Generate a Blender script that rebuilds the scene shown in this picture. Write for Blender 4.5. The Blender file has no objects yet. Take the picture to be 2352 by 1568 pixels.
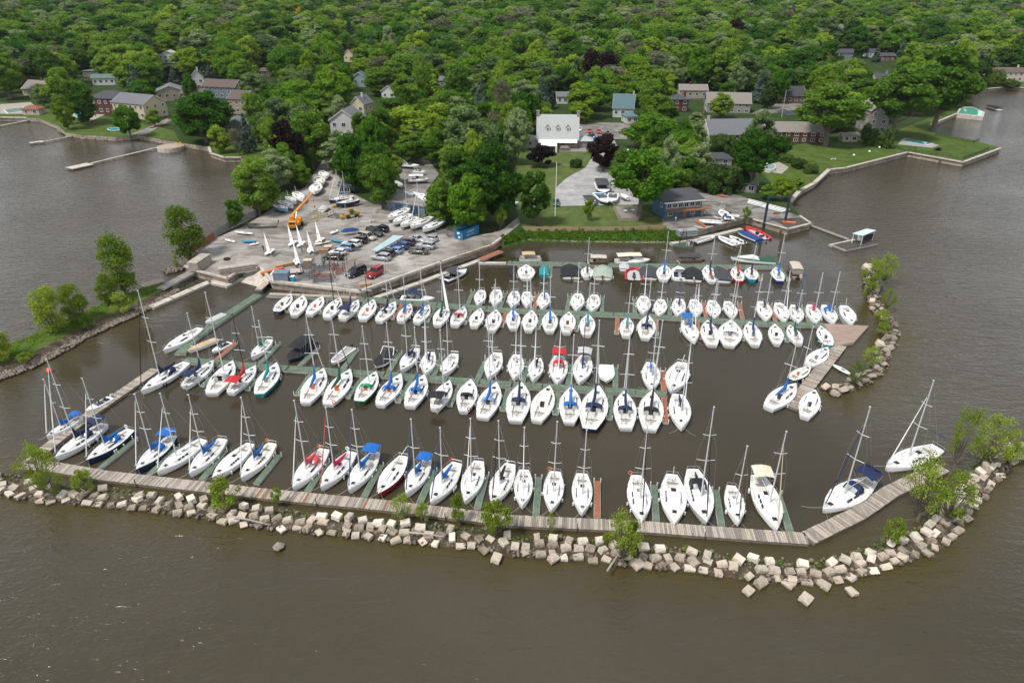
import bpy, math, random
import numpy as np
from mathutils import Vector, Matrix
R = math.radians
rnd = random.Random(7)
scene = bpy.context.scene
# ---------------------------------------------------------------- camera, sky, sun, exposure
CAMH, PITCH, F0 = 65.0, R(28.0), 1568.0       # focal length in units of a 2352 px wide picture
cam = bpy.data.cameras.new("camera"); camo = bpy.data.objects.new("camera", cam)
scene.collection.objects.link(camo); scene.camera = camo
camo.location = (0, 0, CAMH); camo.rotation_euler = (math.pi / 2 - PITCH, 0, 0)
cam.sensor_width = 36.0; cam.lens = 36.0 * F0 / 2352.0; cam.clip_start = 0.5; cam.clip_end = 9000
SUN_EL, SUN_AZ = R(58), R(-128)               # azimuth clockwise from +Y: the sun is on the left, a little behind the camera
world = bpy.data.worlds.new("World"); scene.world = world; world.use_nodes = True
wn = world.node_tree; wn.nodes.clear()
def wnode(t): return wn.nodes.new(t)
sky = wnode("ShaderNodeTexSky"); sky.sky_type = 'NISHITA'; sky.sun_disc = False
sky.sun_elevation = SUN_EL; sky.sun_rotation = SUN_AZ; sky.air_density = 1.2; sky.dust_density = 2.0
tc = wnode("ShaderNodeTexCoord"); nz = wnode("ShaderNodeTexNoise"); nz.inputs['Scale'].default_value = 3.0
nz.inputs['Detail'].default_value = 5; wn.links.new(tc.outputs['Generated'], nz.inputs['Vector'])
rp = wnode("ShaderNodeValToRGB"); rp.color_ramp.elements[0].position = .35; rp.color_ramp.elements[0].color = (.62, .62, .62, 1)
rp.color_ramp.elements[1].position = .62; rp.color_ramp.elements[1].color = (1, 1, 1, 1)
wn.links.new(nz.outputs['Fac'], rp.inputs['Fac'])
mx = wnode("ShaderNodeMixRGB"); mx.inputs['Color2'].default_value = (7.4, 7.6, 7.9, 1)   # cloud sheet over the blue
sz = wnode("ShaderNodeSeparateXYZ"); wn.links.new(tc.outputs['Generated'], sz.inputs[0]); cg = wnode("ShaderNodeValToRGB"); cg.color_ramp.elements[0].position = .10; cg.color_ramp.elements[0].color = (.92, .95, 1, 1)
cg.color_ramp.elements[1].position = .40; cg.color_ramp.elements[1].color = (.42, .44, .47, 1); wn.links.new(sz.outputs['Z'], cg.inputs['Fac'])   # clouds brightest towards the horizon
cm_ = wnode("ShaderNodeVectorMath"); cm_.operation = 'SCALE'; cm_.inputs['Scale'].default_value = 9.4; wn.links.new(cg.outputs['Color'], cm_.inputs[0]); wn.links.new(cm_.outputs[0], mx.inputs['Color2'])
wn.links.new(rp.outputs['Color'], mx.inputs['Fac']); wn.links.new(sky.outputs['Color'], mx.inputs['Color1'])
bg = wnode("ShaderNodeBackground"); bg.inputs['Strength'].default_value = 0.118
wn.links.new(mx.outputs['Color'], bg.inputs['Color'])
wo = wnode("ShaderNodeOutputWorld"); wn.links.new(bg.outputs['Background'], wo.inputs['Surface'])
sl = bpy.data.lights.new("sun", 'SUN'); sl.energy = 2.6; sl.angle = R(11); sl.color = (1, .965, .91)
so = bpy.data.objects.new("sun", sl); scene.collection.objects.link(so)
sd = Vector((math.sin(SUN_AZ) * math.cos(SUN_EL), math.cos(SUN_AZ) * math.cos(SUN_EL), math.sin(SUN_EL)))
so.rotation_euler = sd.to_track_quat('Z', 'Y').to_euler()
vs = scene.view_settings; vs.view_transform = 'Standard'; vs.look = 'None'; vs.gamma = 1; vs.exposure = 0.56
scene.cycles.max_bounces = 6; scene.cycles.transparent_max_bounces = 8; scene.cycles.use_denoising = True
# ---------------------------------------------------------------- picture coordinates -> world points
CS, SN = math.cos(PITCH), math.sin(PITCH)
TO = {}
for j, r in enumerate(("ABCD", "EFGH", "IJKL", "MNOP")):
    for i, ch in enumerate(r): TO[ch] = (588.0 * i, (0, 392.3, 784.6, 1176.0)[j])
def T(t, x, y):
    o = TO[t]; return (o[0] + x * .2502, o[1] + y * .2502)
def G(p, z=0.0):
    """ground point at height z that the given survey pixel looks at"""
    u, v = p
    d = (u - 1176.0, F0 * CS + (784 - v) * SN, -F0 * SN + (784 - v) * CS)
    k = (z - CAMH) / d[2]
    return Vector((d[0] * k, d[1] * k, z))
def proj(P):
    x, y, z = P[0], P[1], P[2] - CAMH
    dep = y * CS - z * SN
    return (1176 + F0 * x / dep, 784 - F0 * (y * SN + z * CS) / dep, dep)
LAND = 1.8
def terr(x, y):
    return LAND if y < 520 else LAND + .03 * (y - 520)
# ---------------------------------------------------------------- materials
MC = {}
def new_mat(name):
    m = bpy.data.materials.new(name); m.use_nodes = True
    nt = m.node_tree; return m, nt, nt.nodes['Principled BSDF']
def M(name, col, rough=.5, metal=0, var=.12, scale=1.5, bump=0, coat=0, spec=.5, col2=None, stretch=None, detail=4):
    """colour with noise variation in object space"""
    key = name
    if key in MC: return MC[key]
    m, nt, b = new_mat(name); N = nt.nodes.new; L = nt.links.new
    c2 = col2 or tuple(min(1, c * (1 - var * 2)) for c in col)
    if var > 0 or col2:
        t = N('ShaderNodeTexCoord'); mp = N('ShaderNodeMapping'); n = N('ShaderNodeTexNoise')
        L(t.outputs['Object'], mp.inputs['Vector']); L(mp.outputs['Vector'], n.inputs['Vector'])
        if stretch: mp.inputs['Scale'].default_value = stretch
        n.inputs['Scale'].default_value = scale; n.inputs['Detail'].default_value = detail; n.inputs['Roughness'].default_value = .65
        r = N('ShaderNodeValToRGB'); r.color_ramp.elements[0].position = .32; r.color_ramp.elements[1].position = .68
        r.color_ramp.elements[0].color = (*c2, 1); r.color_ramp.elements[1].color = (*col, 1)
        L(n.outputs['Fac'], r.inputs['Fac']); L(r.outputs['Color'], b.inputs['Base Color'])
        if bump:
            bp = N('ShaderNodeBump'); bp.inputs['Strength'].default_value = bump; bp.inputs['Distance'].default_value = .08
            n2 = N('ShaderNodeTexNoise'); n2.inputs['Scale'].default_value = scale * 4; n2.inputs['Detail'].default_value = 5
            L(mp.outputs['Vector'], n2.inputs['Vector']); L(n2.outputs['Fac'], bp.inputs['Height']); L(bp.outputs['Normal'], b.inputs['Normal'])
    else: b.inputs['Base Color'].default_value = (*col, 1)
    b.inputs['Roughness'].default_value = rough; b.inputs['Metallic'].default_value = metal
    b.inputs['Specular IOR Level'].default_value = spec; b.inputs['Coat Weight'].default_value = coat
    MC[key] = m; return m
WHITE = lambda: M('gelcoat white', (.84, .84, .83), .3, var=.02, scale=1.2)
COL = {'white': (.84, .84, .83), 'cream': (.70, .64, .50), 'ivory': (.78, .75, .67), 'navy': (.010, .022, .075), 'blue': (.006, .13, .46), 'teal': (.01, .25, .27),
       'red': (.50, .02, .025), 'pink': (.62, .09, .10), 'magenta': (.58, .01, .09), 'green': (.01, .26, .10), 'dkgreen': (.01, .09, .05),
       'black': (.013, .013, .016), 'grey': (.22, .23, .24), 'dkred': (.28, .01, .012), 'tan': (.52, .40, .24), 'orange': (.60, .13, .02),
       'brown': (.10, .05, .03), 'yellow': (.6, .42, .02), 'dkblue': (.008, .05, .2), 'sage': (.36, .42, .34), 'ltgrey': (.5, .5, .5),
       'cyan': (.02, .30, .50), 'beige': (.55, .47, .38), 'silver': (.45, .46, .48), 'olive': (.08, .08, .06), 'ltblue': (.22, .34, .5),
       'dkgrey': (.05, .053, .058), 'plum': (.02, .008, .01)}
def paint(c): return WHITE() if c == 'white' else M('paint ' + c, COL[c], .28, var=.04)
def cloth(c): return M('canvas ' + c, COL[c], .85, var=.12, scale=3)
def carp(c): return M('car paint ' + c, COL[c], .25, metal=.3, var=0, coat=.6)
def steel(): return M('steel', (.55, .56, .57), .35, .7, var=.05)
def alu(): return M('mast aluminium', (.60, .61, .62), .45, .1, var=.08, scale=3)
def glass(): return M('dark glass', (.012, .015, .02), .08, var=0)
def rubber(): return M('rubber', (.02, .02, .02), .8, var=0)
def wood_grey(): return M('weathered planks', (.40, .35, .29), .85, col2=(.17, .145, .115), scale=1.0, stretch=(6, .35, 1), bump=.4)
# ---------------------------------------------------------------- mesh builder
COLL = scene.collection
class MB:
    def __init__(s): s.v = []; s.f = []; s.m = []
    def add(s, vs, fs, mi=0):
        o = len(s.v); s.v += [tuple(p) for p in vs]; s.f += [tuple(i + o for i in f) for f in fs]
        s.m += ([mi] * len(fs) if isinstance(mi, int) else mi); return s
    def box(s, x0, y0, z0, x1, y1, z1, mi=0):
        return s.add([(x0, y0, z0), (x1, y0, z0), (x1, y1, z0), (x0, y1, z0), (x0, y0, z1), (x1, y0, z1), (x1, y1, z1), (x0, y1, z1)],
                     [(3, 2, 1, 0), (4, 5, 6, 7), (0, 1, 5, 4), (1, 2, 6, 5), (2, 3, 7, 6), (3, 0, 4, 7)], mi)
    def obox(s, c, sz, rz=0, mi=0, rx=0, ry=0):
        mt = Matrix.Rotation(rz, 3, 'Z') @ Matrix.Rotation(ry, 3, 'Y') @ Matrix.Rotation(rx, 3, 'X'); c = Vector(c)
        q = [(x, y, z) for z in (-.5, .5) for (x, y) in ((-.5, -.5), (.5, -.5), (.5, .5), (-.5, .5))]
        return s.add([c + mt @ Vector((a * sz[0], b * sz[1], d * sz[2])) for a, b, d in q],
                     [(3, 2, 1, 0), (4, 5, 6, 7), (0, 1, 5, 4), (1, 2, 6, 5), (2, 3, 7, 6), (3, 0, 4, 7)], mi)
    def prism(s, poly, z0, z1, mi=0, mtop=None):
        n = len(poly); a = sum(poly[i][0] * poly[(i + 1) % n][1] - poly[(i + 1) % n][0] * poly[i][1] for i in range(n))
        if a < 0: poly = poly[::-1]
        vs = [(p[0], p[1], z0) for p in poly] + [(p[0], p[1], z1) for p in poly]
        fs = [tuple(range(n, 2 * n)), tuple(range(n - 1, -1, -1))] + [(i, (i + 1) % n, n + (i + 1) % n, n + i) for i in range(n)]
        return s.add(vs, fs, [mtop if mtop is not None else mi] + [mi] * (n + 1))
    def tube(s, a, b, r0, r1=None, n=6, mi=0):
        a, b = Vector(a), Vector(b); r1 = r0 if r1 is None else r1; d = b - a
        if d.length < 1e-6: return s
        q = d.to_track_quat('Z', 'Y'); vs = []
        for c, r in ((a, r0), (b, r1)):
            for k in range(n): vs.append(c + q @ Vector((r * math.cos(2 * math.pi * k / n), r * math.sin(2 * math.pi * k / n), 0)))
        fs = [(k, (k + 1) % n, n + (k + 1) % n, n + k) for k in range(n)] + [tuple(range(n - 1, -1, -1)), tuple(range(n, 2 * n))]
        return s.add(vs, fs, mi)
    def path(s, pts, r, n=5, mi=0):
        for a, b in zip(pts, pts[1:]): s.tube(a, b, r, r, n, mi)
        return s
    def loft(s, secs, closed=False, caps=False, mi=0, mfun=None):
        n = len(secs[0]); vs = [p for q in secs for p in q]; fs = []; ms = []
        for i in range(len(secs) - 1):
            for k in range(n if closed else n - 1):
                k2 = (k + 1) % n; fs.append((i * n + k, i * n + k2, (i + 1) * n + k2, (i + 1) * n + k)); ms.append(mfun(i, k) if mfun else mi)
        if caps:
            fs.append(tuple(range(n - 1, -1, -1))); fs.append(tuple((len(secs) - 1) * n + k for k in range(n))); ms += [mi, mi]
        return s.add(vs, fs, ms)
    def ell(s, c, r, nu=8, nv=5, mi=0):
        vs = []; c = Vector(c)
        for j in range(nv + 1):
            t = math.pi * j / nv
            for i in range(nu):
                p = 2 * math.pi * i / nu; vs.append((c.x + r[0] * math.sin(t) * math.cos(p), c.y + r[1] * math.sin(t) * math.sin(p), c.z + r[2] * math.cos(t)))
        fs = [(j * nu + i, (j + 1) * nu + i, (j + 1) * nu + (i + 1) % nu, j * nu + (i + 1) % nu) for j in range(nv) for i in range(nu)]
        return s.add(vs, fs, mi)
    def mesh(s, name, mats, smooth=False):
        me = bpy.data.meshes.new(name); me.from_pydata(s.v, [], s.f)
        for m in (mats if isinstance(mats, (list, tuple)) else [mats]): me.materials.append(m)
        me.polygons.foreach_set('material_index', s.m)
        if smooth: me.polygons.foreach_set('use_smooth', [True] * len(s.f))
        me.update(); return me
    def build(s, name, mats, parent=None, smooth=False):
        o = bpy.data.objects.new(name, s.mesh(name, mats, smooth)); COLL.objects.link(o); o.parent = parent; return o
def tag(o, label=None, cat=None, group=None, kind=None):
    if label: o['label'] = label
    if cat: o['category'] = cat
    if group: o['group'] = group
    if kind: o['kind'] = kind
    return o
def thing(name, label, cat, loc=(0, 0, 0), rz=0, group=None, kind=None, scale=None):
    o = bpy.data.objects.new(name, None); COLL.objects.link(o); o.location = loc; o.rotation_euler = (0, 0, rz)
    if scale: o.scale = scale
    o.empty_display_size = .2
    return tag(o, label, cat, group, kind)
def KIDSOF(o): return list(o.children)
def heading(a, b):
    """z rotation that turns local +Y into the direction a->b"""
    d = b - a; return math.atan2(-d.x, d.y)
ORD = ['first', 'second', 'third', 'fourth', 'fifth', 'sixth', 'seventh', 'eighth', 'ninth', 'tenth', 'eleventh', 'twelfth', 'thirteenth', 'fourteenth', 'fifteenth',
       'sixteenth', 'seventeenth', 'eighteenth', 'nineteenth', 'twentieth', 'twenty-first', 'twenty-second', 'twenty-third', 'twenty-fourth', 'twenty-fifth',
       'twenty-sixth', 'twenty-seventh', 'twenty-eighth', 'twenty-ninth', 'thirtieth']
# ---------------------------------------------------------------- water
def water_mat(name, col, col2, rough, wave, bump, fine, calm=.07):
    m, nt, b = new_mat(name); N = nt.nodes.new; L = nt.links.new
    g = N('ShaderNodeNewGeometry')
    def noise(sc, st=(1, 1, 1), det=4, dist=0):
        mp = N('ShaderNodeMapping'); mp.inputs['Scale'].default_value = st; L(g.outputs['Position'], mp.inputs['Vector'])
        n = N('ShaderNodeTexNoise'); n.inputs['Scale'].default_value = sc; n.inputs['Detail'].default_value = det
        n.inputs['Distortion'].default_value = dist; L(mp.outputs['Vector'], n.inputs['Vector']); return n
    big = noise(.02, (1, 1.6, 1), 4); r = N('ShaderNodeValToRGB'); r.color_ramp.elements[0].position = .3; r.color_ramp.elements[1].position = .7
    r.color_ramp.elements[0].color = (*col, 1); r.color_ramp.elements[1].color = (*col2, 1); L(big.outputs['Fac'], r.inputs['Fac'])
    at = N('ShaderNodeAttribute'); at.attribute_name = 'shoal'; mixc = N('ShaderNodeMixRGB'); mixc.inputs['Color2'].default_value = (.060, .046, .009, 1)
    nn = noise(.35, (1, 1, 1), 5); mm = N('ShaderNodeMath'); mm.operation = 'MULTIPLY'; L(at.outputs['Fac'], mm.inputs[0]); L(nn.outputs['Fac'], mm.inputs[1])
    mm2 = N('ShaderNodeMath'); mm2.operation = 'MULTIPLY'; mm2.use_clamp = True; mm2.inputs[1].default_value = 1.5; L(mm.outputs[0], mm2.inputs[0])
    L(mm2.outputs[0], mixc.inputs['Fac']); L(r.outputs['Color'], mixc.inputs['Color1']); L(mixc.outputs['Color'], b.inputs['Base Color'])
    b.inputs['Roughness'].default_value = rough; b.inputs['IOR'].default_value = 1.33; b.inputs['Specular IOR Level'].default_value = .5
    w1 = noise(wave, (.8, 2.6, 1), 4, .5); w2 = noise(fine, (1, 1.7, 1), 3, .3); patch = noise(.012, (1, 1.5, 1), 3)
    a = N('ShaderNodeMath'); a.operation = 'MULTIPLY_ADD'; L(w2.outputs['Fac'], a.inputs[0]); a.inputs[1].default_value = .45; L(w1.outputs['Fac'], a.inputs[2])
    pr = N('ShaderNodeMapRange'); pr.inputs['From Min'].default_value = .35; pr.inputs['From Max'].default_value = .65
    pr.inputs['To Min'].default_value = bump * .45; pr.inputs['To Max'].default_value = bump; L(patch.outputs['Fac'], pr.inputs['Value'])
    ca = N('ShaderNodeAttribute'); ca.attribute_name = 'calm'; cl = N('ShaderNodeMixRGB'); L(ca.outputs['Fac'], cl.inputs['Fac']); L(pr.outputs[0], cl.inputs['Color1']); cl.inputs['Color2'].default_value = (calm,) * 3 + (1,)
    ro = N('ShaderNodeMapRange'); L(ca.outputs['Fac'], ro.inputs['Value']); ro.inputs['To Min'].default_value = rough; ro.inputs['To Max'].default_value = .03; L(ro.outputs[0], b.inputs['Roughness'])
    dk = N('ShaderNodeMixRGB'); dk.blend_type = 'MULTIPLY'; L(ca.outputs['Fac'], dk.inputs['Fac']); L(mixc.outputs['Color'], dk.inputs['Color1']); dk.inputs['Color2'].default_value = (.78, .75, .68, 1); L(dk.outputs['Color'], b.inputs['Base Color'])
    bp = N('ShaderNodeBump'); bp.inputs['Distance'].default_value = .46; L(cl.outputs['Color'], bp.inputs['Strength']); L(a.outputs[0], bp.inputs['Height'])
    L(bp.outputs['Normal'], b.inputs['Normal']); return m
lake_mat = water_mat('lake water', (.047, .039, .024), (.066, .056, .039), .08, .30, 1.0, 1.3)
basin_unused = lambda: water_mat('sheltered water', (.031, .025, .015), (.041, .034, .023), .03, .35, .10, 1.4)
FRONT = [(-60, 1098), (0, 1110), (100, 1135), (225, 1143), (325, 1153), (475, 1170), (588, 1190), (713, 1203), (838, 1215), (963, 1228), (1088, 1238), (1176, 1256), (1301, 1260),
         (1426, 1276), (1551, 1285), (1676, 1303), (1764, 1311), (1889, 1319), (1989, 1292), (2089, 1258), (2139, 1236), (2177, 1195), (2210, 1150), (2239, 1118), (2264, 1086),
         (2302, 1052), (2352, 1038), (2420, 1030)]
RIGHT = [(2003, 610), (2000, 640), (2001, 675), (2012, 712), (2035, 735), (2050, 760), (2045, 785), (2028, 803), (2022, 840), (2008, 858), (1983, 877), (1950, 892), (1905, 903)]
LEFTB = [(360, 680), (300, 712), (240, 742), (160, 780), (100, 805), (50, 830), (0, 850), (-60, 880)]
def grid_water(name, x0, x1, y0, y1, nx, ny, z, mat):
    xs = np.linspace(x0, x1, nx + 1); ys = np.linspace(y0, y1, ny + 1); X, Y = np.meshgrid(xs, ys)
    co = np.stack([X.ravel(), Y.ravel(), np.full(X.size, z)], 1)
    i = np.arange(ny)[:, None] * (nx + 1) + np.arange(nx)[None, :]; q = np.stack([i, i + 1, i + nx + 2, i + nx + 1], -1).reshape(-1, 4)
    me = np_mesh(name, co, q); me.materials.append(mat)
    d = np.full(X.size, 1e9)
    for line in (FRONT, RIGHT, LEFTB):
        P = [G(p) for p in line]
        for a, b in zip(P, P[1:]):
            ax, ay, bx, by = a.x, a.y, b.x, b.y; l2 = (bx - ax) ** 2 + (by - ay) ** 2
            t = np.clip(((co[:, 0] - ax) * (bx - ax) + (co[:, 1] - ay) * (by - ay)) / l2, 0, 1)
            d = np.minimum(d, np.hypot(co[:, 0] - ax - t * (bx - ax), co[:, 1] - ay - t * (by - ay)))
    at = me.attributes.new('shoal', 'FLOAT', 'POINT'); at.data.foreach_set('value', np.clip(1.15 - d / 7.5, 0, 1).astype(np.float32))
    B = [G(p) for p in basin]; ins = np.zeros(X.size, bool); db = np.full(X.size, 1e9)
    for a, b in zip(B, B[1:] + B[:1]):
        ax, ay, bx, by = a.x, a.y, b.x, b.y; cr_ = (ay > co[:, 1]) != (by > co[:, 1]); ins ^= cr_ & (co[:, 0] < (bx - ax) * (co[:, 1] - ay) / (by - ay + 1e-9) + ax)
        t = np.clip(((co[:, 0] - ax) * (bx - ax) + (co[:, 1] - ay) * (by - ay)) / ((bx - ax) ** 2 + (by - ay) ** 2), 0, 1); db = np.minimum(db, np.hypot(co[:, 0] - ax - t * (bx - ax), co[:, 1] - ay - t * (by - ay)))
    ac = me.attributes.new('calm', 'FLOAT', 'POINT'); ac.data.foreach_set('value', (np.clip(np.where(ins, db, -db) / 14 + .35, 0, 1)).astype(np.float32))
    o = bpy.data.objects.new(name, me); COLL.objects.link(o); return tag(o, kind='structure')
def np_mesh(name, co, faces):
    co = np.asarray(co, np.float32); faces = np.asarray(faces, np.int32); k = faces.shape[1]
    me = bpy.data.meshes.new(name); me.vertices.add(len(co)); me.vertices.foreach_set('co', co.ravel())
    me.loops.add(faces.size); me.loops.foreach_set('vertex_index', faces.ravel())
    me.polygons.add(len(faces)); me.polygons.foreach_set('loop_start', np.arange(0, faces.size, k, dtype=np.int32))
    me.polygons.foreach_set('loop_total', np.full(len(faces), k, np.int32)); me.update(calc_edges=True); me.validate(); return me
basin = [(140, 1105), (500, 1165), (1000, 1222), (1500, 1262), (1880, 1285), (2000, 1250), (2120, 1180), (2120, 1080), (1990, 1000), (1900, 900), (1985, 870), (2012, 800), (2005, 720),
         (1985, 640), (1900, 590), (1860, 540), (1700, 520), (1500, 545), (1150, 560), (820, 690), (620, 680), (560, 660), (420, 690), (300, 740), (160, 800), (20, 860), (20, 1020)]
grid_water('water', -240, 240, 28, 268, 240, 140, 0.0, lake_mat)
MB().add([(-1600, -120, -.02), (1600, -120, -.02), (1600, 900, -.02), (-1600, 900, -.02)], [(0, 1, 2, 3)]).build('water', lake_mat)
tag(bpy.data.objects['water.001'], kind='structure')
# ---------------------------------------------------------------- land
def grass_mat(name, a, b2, c, sc=.12):
    m, nt, b = new_mat(name); N = nt.nodes.new; L = nt.links.new; g = N('ShaderNodeNewGeometry')
    n = N('ShaderNodeTexNoise'); n.inputs['Scale'].default_value = sc; n.inputs['Detail'].default_value = 8; n.inputs['Roughness'].default_value = .7
    L(g.outputs['Position'], n.inputs['Vector']); r = N('ShaderNodeValToRGB'); e = r.color_ramp.elements
    e[0].position = .34; e[0].color = (*a, 1); e[1].position = .56; e[1].color = (*b2, 1); x = e.new(.72); x.color = (*c, 1)
    L(n.outputs['Fac'], r.inputs['Fac']); L(r.outputs['Color'], b.inputs['Base Color']); b.inputs['Roughness'].default_value = .95; b.inputs['Specular IOR Level'].default_value = .1
    n2 = N('ShaderNodeTexNoise'); n2.inputs['Scale'].default_value = 6; n2.inputs['Detail'].default_value = 4; L(g.outputs['Position'], n2.inputs['Vector'])
    bp = N('ShaderNodeBump'); bp.inputs['Strength'].default_value = .5; bp.inputs['Distance'].default_value = .1; L(n2.outputs['Fac'], bp.inputs['Height']); L(bp.outputs['Normal'], b.inputs['Normal'])
    MC[name] = m; return m
floor_m = grass_mat('wood floor', (.018, .035, .010), (.035, .06, .015), (.07, .065, .035))
lawn_m = grass_mat('lawn', (.040, .070, .012), (.075, .115, .022), (.12, .135, .045), .3)
dry_m = grass_mat('dry lawn', (.05, .085, .018), (.095, .125, .035), (.19, .165, .08), .25)
bank_m = grass_mat('bank grass', (.02, .045, .008), (.04, .085, .012), (.09, .12, .03), .6)
def add_streaks(m):
    nt = m.node_tree; N = nt.nodes.new; L = nt.links.new; b = nt.nodes['Principled BSDF']; src = b.inputs['Base Color'].links[0].from_socket; g = N('ShaderNodeNewGeometry')
    for rot, sc, col, lo, hi in ((.9, .16, (.72, .70, .67, 1), .52, .66), (-.5, .30, (.75, .73, .70, 1), .54, .68), (0, .06, (.66, .64, .61, 1), .47, .6), (.3, .9, (.8, .79, .77, 1), .55, .7)):
        mp = N('ShaderNodeMapping'); mp.inputs['Rotation'].default_value = (0, 0, rot); mp.inputs['Scale'].default_value = (.3, 1, 1) if rot else (1, 1, 1); L(g.outputs['Position'], mp.inputs['Vector']); n = N('ShaderNodeTexNoise'); n.inputs['Scale'].default_value = sc; n.inputs['Detail'].default_value = 5; n.inputs['Distortion'].default_value = 3.0; L(mp.outputs['Vector'], n.inputs['Vector'])
        r = N('ShaderNodeMapRange'); r.inputs['From Min'].default_value = lo; r.inputs['From Max'].default_value = hi; L(n.outputs['Fac'], r.inputs['Value']); mx_ = N('ShaderNodeMixRGB'); mx_.blend_type = 'MULTIPLY'; L(r.outputs[0], mx_.inputs['Fac']); L(src, mx_.inputs['Color1']); mx_.inputs['Color2'].default_value = col; src = mx_.outputs['Color']
    L(src, b.inputs['Base Color']); return m
gravel_m = grass_mat('gravel yard', (.22, .20, .18), (.37, .345, .32), (.52, .495, .465), .05)
asph_m = grass_mat('old asphalt', (.24, .235, .23), (.36, .35, .34), (.46, .45, .43), .25)
drive_m = grass_mat('driveway', (.17, .16, .15), (.25, .235, .22), (.30, .28, .26), .2)
road_m = grass_mat('road asphalt', (.05, .05, .052), (.075, .075, .078), (.10, .10, .10), .2)
conc_m = grass_mat('sea wall concrete', (.24, .21, .175), (.40, .355, .30), (.52, .47, .40), .6)
[add_streaks(m_) for m_ in (gravel_m, drive_m)]
def add_blocks(m):
    nt = m.node_tree; N = nt.nodes.new; L = nt.links.new; b = nt.nodes['Principled BSDF']; src = b.inputs['Base Color'].links[0].from_socket; g = N('ShaderNodeNewGeometry'); sx = N('ShaderNodeSeparateXYZ'); L(g.outputs['Position'], sx.inputs[0])
    ad = N('ShaderNodeMath'); L(sx.outputs['X'], ad.inputs[0]); ml_ = N('ShaderNodeMath'); ml_.operation = 'MULTIPLY'; ml_.inputs[1].default_value = .6; L(sx.outputs['Y'], ml_.inputs[0]); L(ml_.outputs[0], ad.inputs[1]); cb = N('ShaderNodeCombineXYZ'); L(ad.outputs[0], cb.inputs['X']); L(sx.outputs['Z'], cb.inputs['Y'])
    bt = N('ShaderNodeTexBrick'); bt.inputs['Color1'].default_value = (1, .97, .92, 1); bt.inputs['Color2'].default_value = (.62, .58, .52, 1); bt.inputs['Mortar'].default_value = (.12, .1, .08, 1); bt.inputs['Scale'].default_value = 1; bt.inputs['Mortar Size'].default_value = .06; bt.inputs['Brick Width'].default_value = 2.4; bt.inputs['Row Height'].default_value = .92; L(cb.outputs[0], bt.inputs['Vector'])
    mx_ = N('ShaderNodeMixRGB'); mx_.blend_type = 'MULTIPLY'; mx_.inputs['Fac'].default_value = .85; L(src, mx_.inputs['Color1']); L(bt.outputs['Color'], mx_.inputs['Color2']); L(mx_.outputs['Color'], b.inputs['Base Color'])
add_blocks(conc_m)
brown_m = grass_mat('rubble floor', (.035, .028, .018), (.08, .065, .045), (.20, .17, .13), .8)
SHORE = [(-300, 262), (-60, 268), (0, 270), (88, 272), (135, 290), (150, 305), (185, 310), (265, 315), (315, 311), (370, 320), (413, 328), (480, 338), (484, 352), (515, 362), (552, 362),
         (590, 380), (612, 420), (600, 465), (588, 497), (497, 543), (440, 588), (425, 612), (448, 622), (523, 640), (578, 603), (600, 618), (625, 648), (828, 671), (1013, 604), (1128, 566),
         (1152, 548), (1201, 531), (1330, 533), (1526, 530), (1560, 540), (1598, 530), (1617, 525), (1700, 503), (1712, 500), (1731, 504), (1810, 526), (1863, 513), (1838, 496), (1815, 463), (1836, 439),
         (1870, 421), (1904, 390), (1942, 386), (2085, 350), (2212, 373), (2298, 341), (2236, 322), (2152, 308), (2136, 287), (2196, 262), (2259, 262), (2235, 246), (2232, 214), (2229, 208), (2314, 200), (2352, 202), (2600, 214)]
SW = [G(p, LAND) for p in SHORE]
poly = [(p.x, p.y) for p in SW] + [(1500, 520), (-1500, 520), (-1500, SW[0].y)]
lb = MB().prism(poly, -1.0, LAND, 1, 0)
tag(lb.build('ground', [floor_m, conc_m]), kind='structure')
hb = MB(); secs = []
for y in (520, 700, 900, 1200, 1800, 3500): secs.append([(x, y, terr(0, min(y, 1300)) + (0 if y == 520 else 0)) for x in (-3500, -1500, 0, 1500, 3500)])
hb.loft(secs); tag(hb.build('hills', floor_m), kind='structure')
ZL = [0]
CLEAR = []
def patch(name, pts, mat, clear=True):
    ZL[0] += 1
    z = LAND + .004 * ZL[0]; w = [G(p, LAND) for p in pts]
    o = MB().add([(p.x, p.y, z) for p in w], [tuple(range(len(w)))]).build(name, mat)
    if o.data.polygons[0].normal.z < 0: o.data.flip_normals()
    if clear: CLEAR.append([(p.x, p.y) for p in w])
    return tag(o, kind='structure')
patch('lawn', [(-60, 268), (0, 270), (88, 272), (135, 290), (150, 305), (185, 310), (265, 315), (315, 310), (370, 318), (413, 326), (400, 300), (360, 292), (300, 275), (200, 262), (100, 248), (0, 235), (-60, 230)], lawn_m)
patch('path', [(292, 312), (330, 311), (395, 276), (385, 272), (330, 296)], drive_m)
patch('lawn', [(482, 340), (484, 350), (515, 360), (552, 360), (590, 376), (620, 340), (540, 325)], lawn_m)
patch('boatyard_ground', [(425, 612), (448, 621), (523, 639), (578, 602), (600, 617), (625, 647), (828, 670), (1013, 603), (1128, 565), (1152, 547), (1201, 510), (1192, 497), (1150, 530), (1080, 545), (1000, 520), (900, 470),
      (860, 470), (800, 440), (775, 400), (762, 360), (740, 370), (700, 430), (640, 470), (600, 495), (560, 520), (500, 545), (440, 588)], gravel_m)
patch('boatyard_ground', [(905, 470), (884, 420), (890, 374), (985, 368), (1008, 400), (960, 465)], drive_m)
CLEAR.append([(p.x, p.y) for p in (G(q, LAND) for q in ((1268, 345), (1480, 345), (1480, 505), (1268, 505)))])
patch('lawn', [(1190, 500), (1201, 530), (1330, 532), (1526, 529), (1520, 500), (1450, 470), (1405, 472), (1272, 476), (1285, 420), (1380, 405), (1400, 370), (1395, 345), (1190, 345), (1180, 440)], dry_m)
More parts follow.
